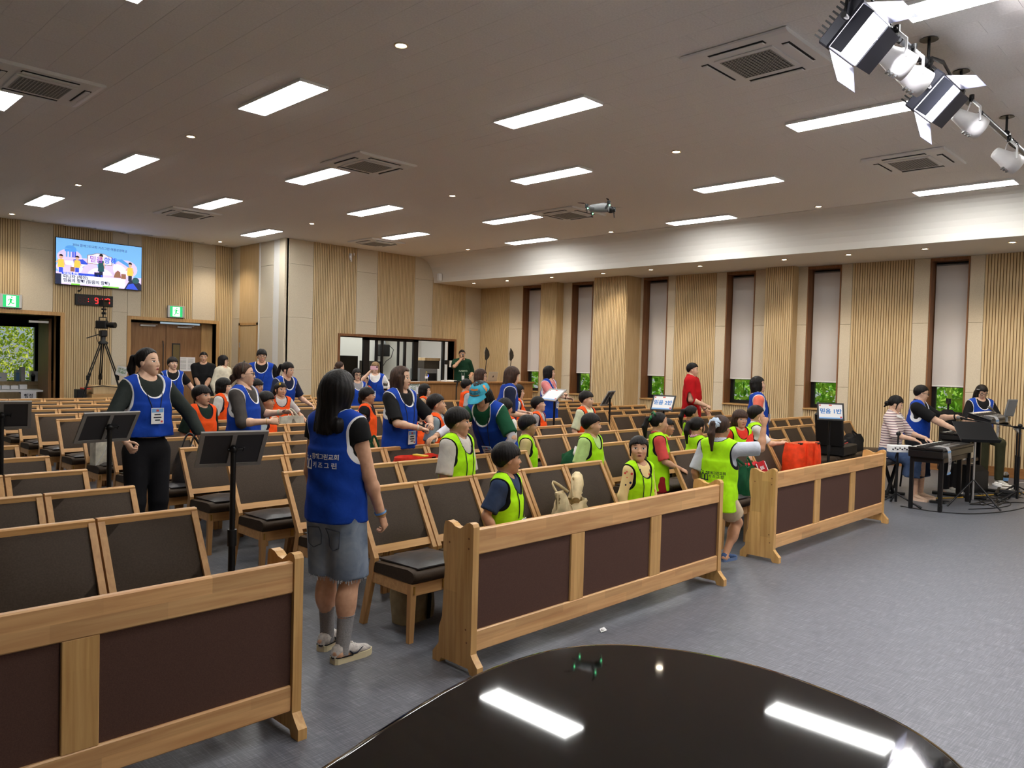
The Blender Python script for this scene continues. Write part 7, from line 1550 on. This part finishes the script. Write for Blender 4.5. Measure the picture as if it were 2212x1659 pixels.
# second rig
o = thing('keyboard_piano', 'second stage piano in front of the man with glasses', 'keyboard', (11.95, 2.95, .80)); keyboard(o, 1.25, .36, .10, mat('greenish_panel', rgb(78, 92, 58), .35))
o = thing('synthesizer', 'grey synthesizer tilted on the upper tier of the second stand', 'keyboard', (12.05, 2.72, 1.04), rot=(.28, 0, 0)); keyboard(o, 1.10, .30, .07, mat('slate_panel', rgb(74, 78, 82), .4), nkeys=29)
o = thing('keyboard_stand', 'black two-tier column stand carrying both rear keyboards', 'stand', (12.58, 2.95, 0))
for x in (-.48, .48):
    b = MB(); b.box(x-.03, x+.03, .10, .16, .05, 1.05, ch=.006); b.build('column', M_blackmetal, o); b = MB(); b.tube([(x, -.22, .025), (x, .46, .025)], .024, 8); b.build('foot_bar', M_blackmetal, o)
    b = MB(); b.box(x-.025, x+.025, .0, .36, .765, .80); b.box(x-.025, x+.025, -.24, .14, 1.0, 1.035, M=Matrix.Translation((0, 0, 0))); b.build('tier_arm', M_blackmetal, o)
b = MB(); b.box(-.48, .48, .115, .145, .45, .50); b.build('cross_bar', M_blackmetal, o)
paper_strip((12.24, 2.70, 1.14), .0, 'white label paper hanging from the upper rear keyboard', '건반 2\n신디')
o = thing('stool', 'round seat stool under the man with glasses', 'stool', (12.33, 3.82, 0)); b = MB(); b.lathe([(.17, .53), (.185, .55), (.18, .60), (.05, .61)], 20); b.build('seat', M_pad, o)
for k in range(4): a = PI/4+k*PI/2; b = MB(); b.tube([(.12*math.cos(a), .12*math.sin(a), .54), (.2*math.cos(a), .2*math.sin(a), 0)], .014, 8); b.build('leg', M_blackmetal, o)
o = thing('stool', 'tall grey stool with tan cushion carrying the seated musician', 'stool', (14.35, 3.43, 0)); b = MB(); b.lathe([(.16, .56), (.18, .575), (.18, .60), (.02, .605)], 20); b.build('seat', M_grey_plastic, o); b = MB(); b.lathe([(.10, .60), (.185, .62), (.175, .655), (.02, .67)], 16); b.build('cushion', m_bag('tan_cushion', 176, 148, 90), o)
for k in range(4): a = PI/4+k*PI/2; b = MB(); b.tube([(.12*math.cos(a), .12*math.sin(a), .57), (.21*math.cos(a), .21*math.sin(a), 0)], .015, 8); b.build('leg', M_grey_plastic, o)
b = MB(); [b.tube([(.17*math.cos(a+k*PI/2), .17*math.sin(a+k*PI/2), .25+.04*(k % 2)) for a in (PI/4, PI/4+PI/2)], .010, 6) for k in range(4)]; b.build('rung', M_grey_plastic, o)
def mic_stand(x, y, label, zt, boom, mic=True, kind='tripod', col=M_blackmetal):
    o = thing('microphone_stand', label, 'microphone stand', (x, y, 0)); b = MB(); b.tube([(0, 0, .05), (0, 0, zt)], .012, 8); b.tube([(0, 0, .05), (0, 0, zt*.6)], .017, 8); b.build('pole', col, o)
    for k in range(3): a = .5+k*2.094; b = MB(); b.tube([(0, 0, .16), (.30*math.cos(a), .30*math.sin(a), .015)], .011, 6); b.tube([(.27*math.cos(a), .27*math.sin(a), .03), (.31*math.cos(a), .31*math.sin(a), .012)], .016, 6); b.build('leg', col, o)
    p0, p1 = boom; b = MB(); b.tube([p0, p1], .009, 8); b.ell((0, 0, zt), (.03, .03, .03), 10, 6); b.tube([Vector(p0), Vector(p0)+(Vector(p1)-Vector(p0))*.22], .016, 8); b.build('boom', M_steel if kind == 'steel' else col, o)
    if mic:
        d = (Vector(p1)-Vector(p0)).normalized(); d = (d+Vector((0, 0, .05))).normalized(); q = Vector(p1); b = MB(); b.tube([q-d*.02, q+d*.14], [.012, .018], 10); b.build('microphone', M_black, o); b = MB(); b.ell(q+d*.165, (.026, .026, .026), 12, 8); b.build('microphone_grille', M_grey_plastic, o)
    return o
mic_stand(12.30, 2.42, 'boom microphone stand reaching towards the keyboard man with glasses', 1.04, ((.12, -.05, 1.0), (-.42, .50, 1.10)))
mic_stand(12.95, 2.58, 'steel boom microphone stand reaching towards the seated musician', .97, ((-.10, -.06, .90), (.55, .42, 1.16)), kind='steel')
o = mic_stand(10.62, 3.42, 'thin black stand carrying a white mixer beside the pianist', .93, ((0, -.02, .80), (.10, .06, .60)), mic=False); b = MB(); b.box(-.16, .12, -.12, -.02, .70, .79, ch=.006, M=Matrix.Rotation(-.75, 4, 'Z')); b.build('mixer', M_plastic, o)
b = MB(); [b.lathe([(.010, 0), (.008, .012)], 8, M=Matrix.Rotation(-.75, 4, 'Z') @ Matrix.Translation((-.13+.03*k, -.12, .74+.016*(k % 2))) @ Matrix.Rotation(PI/2, 4, 'X')) for k in range(8)]; b.build('mixer_knobs', M_black, o)
o = thing('music_stand', 'black music stand tilted before the rear keyboards', 'music stand', (11.35, 2.72, 0), math.radians(-50)); b = MB(); b.tube([(0, 0, .1), (0, 0, .86)], .013, 8); b.build('pole', M_steel, o)
b = MB(); M = Matrix.Translation((0, 0, .98)) @ Matrix.Rotation(.75, 4, 'X'); b.box(-.24, .24, -.17, .17, -.006, .006, ch=.002, M=M); b.box(-.24, .24, -.18, -.16, -.006, .045, M=M); b.build('desk', M_blackmetal, o)
for k in range(3): a = 1.2+k*2.094; b = MB(); b.tube([(0, 0, .36), (.34*math.cos(a), .34*math.sin(a), .012)], .011, 6); b.build('leg', M_blackmetal, o)
o = thing('tablet_holder', 'grey tablet with clamp standing behind the upper keyboard', 'device', (12.75, 2.66, 1.12), -.5); b = MB(); b.box(-.09, .09, -.012, .012, .02, .27, ch=.01, M=Matrix.Rotation(.25, 4, 'X')); b.build('tablet', M_grey_plastic, o); b = MB(); b.tube([(0, .02, -.06), (0, .03, .12)], .018, 8); b.build('clamp', M_grey_plastic, o)
o = thing('gig_bag', 'black padded gig bag standing against the wall with clamp on top', 'bag', (14.80, 3.98, 0), .5); b = MB(); b.box(-.19, .19, -.10, .10, 0, 1.10, ch=.06); b.build('bag_body', M_blackmat, o); b = MB(); b.box(-.14, .14, -.13, -.10, .12, .62, ch=.02); b.build('pocket', M_blackmat, o); b = MB(); b.tube([(0, 0, 1.10), (0, 0, 1.20)], .018, 8); b.box(-.09, .09, -.02, .02, 1.20, 1.24, ch=.006); b.box(-.09, -.07, -.02, .02, 1.24, 1.29); b.box(.07, .09, -.02, .02, 1.24, 1.29); b.tube([(.02, 0, 1.10), (.16, -.05, 1.18)], .010, 6); b.build('clamp', M_black, o)
cup('iced coffee in a clear cup with yellow straw on the floor', (14.30, 2.98, 0), .15, mat('milk_coffee', rgb(196, 128, 70), .3), M_lidc, M_yel, M_cardblue)
o = thing('storage_bin', 'small white plastic bin on the floor behind the pianist', 'bin', (11.72, 4.35, 0)); b = MB(); b.prism([(-.14, 0), (.14, 0), (.18, .20), (.165, .20), (.13, .015), (-.13, .015), (-.165, .20), (-.18, .20)], -.11, .11, 'XZ'); b.box(-.15, .15, -.115, -.105, 0, .20); b.box(-.15, .15, .105, .115, 0, .20); b.build('bin', M_plastic, o)
o = thing('stage_monitor', 'black loudspeaker box on the floor below the rear keyboards', 'loudspeaker', (12.9, 3.2, 0), -.3); b = MB(); b.prism([(-.2, 0), (.2, 0), (.2, .30), (.02, .40), (-.2, .40)], -.22, .22, 'XZ'); b.build('cabinet', M_black, o); b = MB(); b.box(-.16, .16, -.228, -.22, .05, .32); b.build('grille', M_dark, o)
o = thing('pedal_board', 'black effect pedals on a board among the cables', 'pedal board', (13.1, 2.70, 0), .15); b = MB(); b.box(-.36, .36, -.14, .14, 0, .04, ch=.006); b.build('board', M_black, o)
for k in range(5): b = MB(); b.box(-.33+.135*k, -.23+.135*k, -.10, .08, .04, .09, ch=.008); b.build('pedal', [M_greyblk, M_steel, M_card, M_greyblk, M_plastic][k], o)
o = thing('power_strip', 'white power strip with plugs on the floor by the stool', 'power strip', (13.75, 2.95, 0), .6); b = MB(); b.box(-.18, .18, -.025, .025, 0, .035, ch=.006); b.build('strip', M_plastic, o); b = MB(); [b.box(-.15+.075*k, -.11+.075*k, -.018, .018, .035, .065, ch=.004) for k in range(4)]; b.build('plug', M_plastic, o)
def cable(label, pts, m, r=.006, seed=1):
    P_ = [Vector((x, y, r+.001)) for x, y in pts]; out = []
    for i in range(len(P_)-1):
        a, b_, c, d = P_[max(i-1, 0)], P_[i], P_[i+1], P_[min(i+2, len(P_)-1)]
        for k in range(6):
            t = k/6; out.append(.5*((2*b_)+(c-a)*t+(2*a-5*b_+4*c-d)*t*t+(-a+3*b_-3*c+d)*t**3))
    out.append(P_[-1]); b = MB(); b.tube(out, r, 5); tag(b.build('floor_cable', m), label, 'cable', 'cables on the floor around the band')
cable('thin black cable curving along the floor before the front stage piano', [(10.6, 3.35), (10.55, 2.95), (10.75, 2.60), (11.3, 2.35), (11.9, 2.25), (12.3, 2.32), (12.1, 2.5), (11.7, 2.55)], M_black)
cable('black cable looping under the music stand', [(11.1, 2.7), (11.5, 2.5), (11.9, 2.42), (12.2, 2.5), (12.0, 2.62), (11.6, 2.66), (11.9, 2.75), (12.5, 2.7)], M_black)
cable('yellow cable running from the stage piano towards the window wall', [(11.5, 3.35), (12.0, 3.05), (12.6, 2.85), (13.3, 2.55), (13.9, 2.35), (14.4, 2.3)], mat('yellow_cable', rgb(206, 164, 52), .5), .008)
cable('white cable curving near the iced coffee cup', [(13.4, 2.9), (13.9, 2.75), (14.4, 2.85), (14.9, 2.6)], M_plastic, .007)
cable('pale cable end lying by the steel microphone stand', [(12.6, 2.3), (13.0, 2.28), (13.3, 2.36), (13.5, 2.5)], M_plastic, .008)
cable('black cable coil at the picture edge', [(13.4, 2.05), (13.7, 1.95), (13.9, 2.1), (13.7, 2.2), (13.45, 2.1), (13.6, 1.9), (14.0, 1.9)], M_black, .007)
for k in range(6):
    rr = random.Random(40+k); x, y = 12.0+.28*k, 2.6+.15*(k % 3); cable('tangled black cable under the rear keyboards, tangle %s from the pianist' % ORD[k], [(x+rr.uniform(-.45, .45), y+rr.uniform(-.25, .25)) for _ in range(8)], M_black)

# ------------------------------------------------------------------ grand piano lid in the foreground
M_piano = mat('polished_black', rgb(6, 6, 8), .035, spec=.5, coat=.3)
out = [(-.55, .61), (.0, .772), (.588, .943), (.74, .990), (.862, 1.022), (.985, 1.044), (1.096, 1.046), (1.19, 1.032), (1.265, .998), (1.318, .955), (1.358, .902), (1.402, .82), (1.426, .728), (1.430, .64), (1.418, .548), (1.402, .475), (1.378, .411), (1.340, .350), (1.289, .298), (1.19, .215), (1.04, .130), (.86, .045), (.68, -.045), (.5, -.17), (.34, -.34), (.24, -.52), (.17, -.72), (-.14, -.78)]
def smooth(p, it=2):
    for _ in range(it):
        q = []
        for i in range(len(p)):
            a, b_ = p[i], p[(i+1) % len(p)]; q += [(a[0]*.75+b_[0]*.25, a[1]*.75+b_[1]*.25), (a[0]*.25+b_[0]*.75, a[1]*.25+b_[1]*.75)]
        p = q
    return p
def inset(p, d):
    q = []; n = len(p)
    for i in range(n):
        a, c = Vector(p[i-1]), Vector(p[(i+1) % n]); t = (c-a).normalized(); nrm = Vector((t.y, -t.x)); q.append((p[i][0]+nrm.x*d, p[i][1]+nrm.y*d))
    return q
S_ = smooth(out)
if sum(S_[i][0]*S_[(i+1) % len(S_)][1]-S_[(i+1) % len(S_)][0]*S_[i][1] for i in range(len(S_))) > 0: S_ = S_[::-1]
S_ = S_[::1]
o = thing('grand_piano', 'polished black grand piano lid in the near foreground', 'piano', (0, 0, 0)); ZL = 1.14
b = MB(); n = len(S_); rings = [(.010, ZL-.026), (.002, ZL-.020), (0, ZL-.012), (.002, ZL-.004), (.008, ZL-.001), (.016, ZL)]
vs = [(x, y, z) for d, z in rings for x, y in inset(S_, d)]
b.put(vs, [(i*n+j, i*n+(j+1) % n, (i+1)*n+(j+1) % n, (i+1)*n+j)[::-1] for i in range(len(rings)-1) for j in range(n)], 0, True); b.put(vs[-n:], [tuple(range(n))[::-1]]); b.put(vs[:n], [tuple(range(n))]); b.build('lid', M_piano, o)
b = MB(); I2 = inset(S_, .02); b.prism(I2, .80, ZL-.027, 'XY'); b.build('case', M_piano, o)
for x, y in ((1.12, .72), (-.30, .40), (.0, -.55)): b = MB(); b.lathe([(.03, .06), (.045, .10), (.05, .5), (.07, .80)], 12, M=Matrix.Translation((x, y, 0))); b.lathe([(.022, 0), (.03, .03), (.02, .06)], 10, M=Matrix.Translation((x, y, 0))); b.build('leg', M_piano, o)
b = MB(); b.box(.02, .10, -.1, .1, .10, .80); b.box(.0, .30, -.12, .12, .08, .12); b.build('pedal_lyre', M_piano, o)

# ------------------------------------------------------------------ stage lights on their pipes
M_pipe = mat('grey_pipe', rgb(96, 98, 104), .35, .6)
for n_, (x0, x1, lbl) in enumerate(((3.4, 7.98, 'grey ceiling pipe carrying the barn-door lights'), (8.36, 14.2, 'grey ceiling pipe continuing towards the window wall'))):
    o = thing('lighting_pipe', lbl, 'pipe', (0, 2.08, 4.19)); b = MB(); b.tube([(x0, 0, 0), (x1, 0, 0)], .026, 12); b.build('pipe', M_pipe, o)
    for x in ((4.2, 6.80, 7.70) if n_ == 0 else (9.35, 11.6, 13.6)):
        b = MB(); b.lathe([(.07, .20), (.06, .21)], 14, M=Matrix.Translation((x, 0, 0))); b.tube([(x, 0, .02), (x, 0, .205)], .012, 8); b.tube([(x-.02, 0, .03), (x+.02, 0, .03)], .036, 10); b.build('ceiling_hanger', M_blackmetal, o)
    b = MB(); rr = random.Random(n_+3)
    for x in ((5.85, 6.5, 7.2) if n_ == 0 else (9.5, 10.2)):
        b.tube([(x+.05*k/4, .030*math.cos(k*1.3), .030*math.sin(k*1.3)) for k in range(26)], .008, 5)
    b.build('wrapped_cable', M_black, o)
E_lamp = mat('lamp_face', rgb(255, 250, 255), .5, emit=(1.0, .96, 1.0, 1), estr=30)
M_lampbody = mat('lamp_body', rgb(58, 60, 72), .45, .2); M_white_can = mat('white_can', rgb(222, 222, 224), .4)
def fresnel(x, y, z, label):
    o = thing('stage_light', label, 'stage light', (x, y, z), rot=(0, 0, 0)); T_ = Matrix(((1, 0, 0, 0), (0, -.69, .72, 0), (0, .72, .69, 0), (0, 0, 0, 1)))
    # local frame: x along pipe, y up the face, z out of the back
    T_ = Matrix(((1, 0, 0, 0), (0, -.69, .72, 0), (0, .72, .69, 0), (0, 0, 0, 1)))
    w, h = .205, .150
    b = MB(); b.box(-w-.02, w+.02, -h-.02, h+.02, .01, .10, ch=.012, M=T_); b.build('housing', M_lampbody, o)
    b = MB(); [b.box(-w, w, -h+.3*k/9, -h+.3*k/9+.012, .10, .16, M=T_) for k in range(10)]; b.build('cooling_fin', M_black, o)
    b = MB(); b.box(-w, w, -h, h, 0, .01, M=T_); b.build('lamp_panel', E_lamp, o)
    for nm, (px, py, ang, ax, s, ln, wd) in dict(top=(0, h+.015, .62, 'X', 1, .20, w), low=(0, -h-.015, .62, 'X', -1, .20, w), lft=(-w-.015, 0, .55, 'Y', -1, .17, h), rgt=(w+.015, 0, 1.45, 'Y', 1, .19, h)).items():
        b = MB()
        if ax == 'X': P_ = [(-wd, 0, 0), (wd, 0, 0), (wd*.72, s*ln*math.sin(ang), -ln*math.cos(ang)), (-wd*.72, s*ln*math.sin(ang), -ln*math.cos(ang))]
        else: P_ = [(0, -wd, 0), (0, wd, 0), (s*ln*math.sin(ang), wd*.95, -ln*math.cos(ang)), (s*ln*math.sin(ang), -wd*.95, -ln*math.cos(ang))]
        V = [T_ @ Vector((px+a, py+c, d)) for a, c, d in P_]; nn = (V[1]-V[0]).cross(V[2]-V[0]).normalized()*.0015
        b.put([v+nn for v in V]+[v-nn for v in V], [(0, 1, 2, 3), (7, 6, 5, 4), (0, 4, 5, 1), (1, 5, 6, 2), (2, 6, 7, 3), (3, 7, 4, 0)]); b.build('barn_door', M_lampbody, o)
    b = MB(); b.tube([(-w-.05, .0, .05), (-w-.05, -.02, .26), (0, -.03, .30), (w+.05, -.02, .26), (w+.05, 0, .05)], [(.006, .02)]*5, 6); b.tube([(-w-.07, 0, .05), (-w-.02, 0, .05)], .02, 8); b.tube([(w+.02, 0, .05), (w+.07, 0, .05)], .02, 8); b.build('yoke', M_blackmetal, o)
    l = D.lights.new('stage_beam', 'AREA'); l.energy = 130; l.size = .36; l.shape = 'RECTANGLE'; l.size_y = .26; l.color = (1, .97, 1); lo = D.objects.new('beam', l); COL.objects.link(lo); lo.parent = o; lo.location = T_ @ Vector((0, 0, -.03)); lo.rotation_euler = Vector(T_.to_3x3() @ Vector((0, 0, -1))).to_track_quat('-Z', 'Y').to_euler()
fresnel(5.30, 2.05, 3.94, 'large barn-door LED stage light, nearer the piano'); fresnel(6.98, 2.05, 3.95, 'large barn-door LED stage light, second along the pipe')
def par(x, y, z, label, aim=(.62, -.62, -.48)):
    o = thing('par_can', label, 'stage light', (x, y, z)); M = Vector(aim).to_track_quat('Z', 'Y').to_matrix().to_4x4()
    b = MB(); b.lathe([(.03, -.17), (.055, -.16), (.075, -.06), (.085, -.02), (.098, .0), (.098, .11), (.090, .11), (.088, .09)], 20, M=M, capt=False); b.build('housing', M_white_can, o)
    b = MB(); b.lathe([(.089, .088), (.06, .098), (.001, .102)], 20, M=M, capb=False); b.build('lens', E_lamp, o)
    b = MB(); [b.box(-.02, .02, -.1-.01, -.092, -.02+.03*k, -.005+.03*k, M=M) for k in range(3)]; b.build('vent', M_grey_plastic, o)
    b = MB(); b.tube([M @ Vector((.105, 0, .02)), Vector((M @ Vector((.105, 0, .02))).to_tuple())+Vector((0, 0, .12)), Vector((0, 0, .21)), Vector((M @ Vector((-.105, 0, .02))).to_tuple())+Vector((0, 0, .12)), M @ Vector((-.105, 0, .02))], [(.005, .016)]*5, 6); b.build('yoke', M_white_can, o)
    b = MB(); b.tube([(0, 0, .19), (0, 0, .25)], .022, 8); b.tube([(-.04, 0, .22), (.04, 0, .22)], .012, 6); b.build('clamp', M_blackmetal, o)
    l = D.lights.new('par_beam', 'SPOT'); l.energy = 120; l.spot_size = 1.0; l.spot_blend = .5; l.color = (1, .95, .88); l.shadow_soft_size = .08; lo = D.objects.new('beam', l); COL.objects.link(lo); lo.parent = o; lo.location = M @ Vector((0, 0, .12)); lo.rotation_euler = Vector(aim).to_track_quat('-Z', 'Y').to_euler()
par(5.93, 2.03, 3.96, 'white par can lamp between the two barn-door lights, mostly hidden'); par(6.30, 2.03, 3.94, 'white par can lamp beside the second barn-door light'); par(7.86, 2.03, 3.97, 'white par can lamp at the end of the first pipe'); par(9.25, 2.03, 3.92, 'white par can lamp on the second pipe at the picture edge')

# ------------------------------------------------------------------ drone hovering below the ceiling
o = thing('drone', 'small grey camera drone with green lights hovering under the ceiling', 'drone', (4.76, 3.76, 2.92), math.radians(-62)); E_led = mat('drone_led', rgb(120, 255, 170), .4, emit=rgb(110, 255, 170), estr=14)
M_dr = mat('drone_grey', rgb(150, 152, 154), .4)
b = MB(); n = 12; vs = []
for x, ry, rz, z in ((-.085, .018, .014, 0), (-.078, .030, .026, .002), (-.03, .036, .032, .004), (.03, .038, .036, .006), (.065, .032, .030, .004), (.078, .018, .016, .004)):
    for j in range(n):
        a = 2*PI*j/n; vs.append((x, ry*math.copysign(abs(math.cos(a))**.7, math.cos(a)), z+rz*math.copysign(abs(math.sin(a))**.7, math.sin(a))))
b.put(vs, [(i*n+j, i*n+(j+1) % n, (i+1)*n+(j+1) % n, (i+1)*n+j)[::-1] for i in range(5) for j in range(n)], 0, True); b.put(vs[:n], [tuple(range(n))]); b.put(vs[-n:], [tuple(range(n))[::-1]]); b.build('body', M_dr, o)
b = MB(); b.ell((.082, 0, -.012), (.030, .032, .026), 12, 8); b.tube([(.09, 0, -.012), (.118, 0, -.014)], .017, 12); b.ell((.062, .0, .026), (.016, .022, .012), 10, 6); b.build('gimbal_camera', M_black, o)
for k, (mx, my, mz) in enumerate(((.085, .125, .012), (.085, -.125, .012), (-.085, .105, -.004), (-.085, -.105, -.004))):
    b = MB(); sx = .05 if mx > 0 else -.05; b.tube([(sx, math.copysign(.03, my), 0), (mx*.9, my*.8, mz), (mx, my, mz)], [.012, .009, .009], 8); b.build('arm', M_dr, o)
    b = MB(); b.lathe([(.013, -.01), (.013, .018), (.006, .022)], 12, M=Matrix.Translation((mx, my, mz))); b.build('motor', M_black, o)
    b = MB(); a = .4+k*1.1; [b.put([(mx+math.cos(a+q)*r-math.sin(a+q)*w, my+math.sin(a+q)*r+math.cos(a+q)*w, mz+.022+dz) for r, w, dz in ((.008, .003, 0), (.03, .009, .003), (.075, .005, .002), (.075, -.003, .0), (.03, -.006, .0), (.008, -.003, 0))], [(0, 1, 2, 3, 4, 5), (5, 4, 3, 2, 1, 0)]) for q in (0, PI)]; b.build('propeller', M_black, o)
    b = MB(); b.tube([(mx, my, mz-.008), (mx+.004, my*1.02, mz-(.062 if mx > 0 else .045))], [.005, .003], 6); b.build('landing_leg', M_dr if k == 1 else M_black, o)
    b = MB(); b.ell((mx+.008, my, mz-.012), (.005, .005, .006), 8, 6); b.build('lamp', E_led, o)

# ------------------------------------------------------------------ greenery outside the windows
def m_leaf(name, c1, c2):
    m = mat(name, c1, .5, spec=.3); N, L, b = nt(m); oi = add(m, 'ShaderNodeNewGeometry'); r = ramp(m, oi.outputs['Random Per Island'], [(.0, c1), (1, c2)]); L.new(r.outputs['Color'], b.inputs['Base Color'])
    tr = add(m, 'ShaderNodeBsdfTranslucent'); L.new(r.outputs['Color'], tr.inputs['Color']); mx = add(m, 'ShaderNodeMixShader'); mx.inputs[0].default_value = .5; out = [q for q in N if q.type == 'OUTPUT_MATERIAL'][0]
    L.new(b.outputs[0], mx.inputs[1]); L.new(tr.outputs[0], mx.inputs[2]); L.new(mx.outputs[0], out.inputs['Surface']); return m
def foliage(label, x0, x1, y0, y1, z0, z1, n, size, m, seed):
    r_ = np.random.RandomState(seed); P0 = np.stack([r_.uniform(x0, x1, n), r_.uniform(y0, y1, n), r_.uniform(z0, z1, n)], 1); a = unitv(r_.normal(size=(n, 3))); c = unitv(np.cross(a, r_.normal(size=(n, 3)))); s = size*r_.uniform(.6, 1.4, (n, 1))
    V = np.stack([P0-a*s, P0+c*s*.5, P0+a*s, P0-c*s*.5], 1).reshape(-1, 3); Q = np.arange(4*n).reshape(-1, 4)
    o = link('foliage', np_mesh('foliage', V, Q, m, smooth=False)); tag(o, label, 'hedge'); o['kind'] = 'stuff'
def unitv(v): return v/np.maximum(np.linalg.norm(v, axis=1, keepdims=True), 1e-6)
ML1 = m_leaf('leaf_green', rgb(120, 176, 60), rgb(206, 236, 120)); ML2 = m_leaf('leaf_yellow', rgb(150, 180, 50), rgb(240, 240, 110))
foliage('broad green leaves of shrubs outside the tall windows', 16.4, 18.2, 2.5, 17.5, -.2, 2.6, 15000, .11, ML1, 1)
foliage('fine yellow-green hedge leaves outside the lobby window', 1.5, 7.5, 23.6, 24.8, 0, 3.2, 14000, .055, ML2, 2)
b = MB(); b.box(15.5, 40, -10, 30, -.4, -.3); struct(b.build('ground_outside', mat('outside_grass', rgb(110, 140, 70), .9))); b = MB(); b.box(-10, 15.6, 22.8, 40, -.4, -.3); struct(b.build('ground_outside', MATS['outside_grass']))
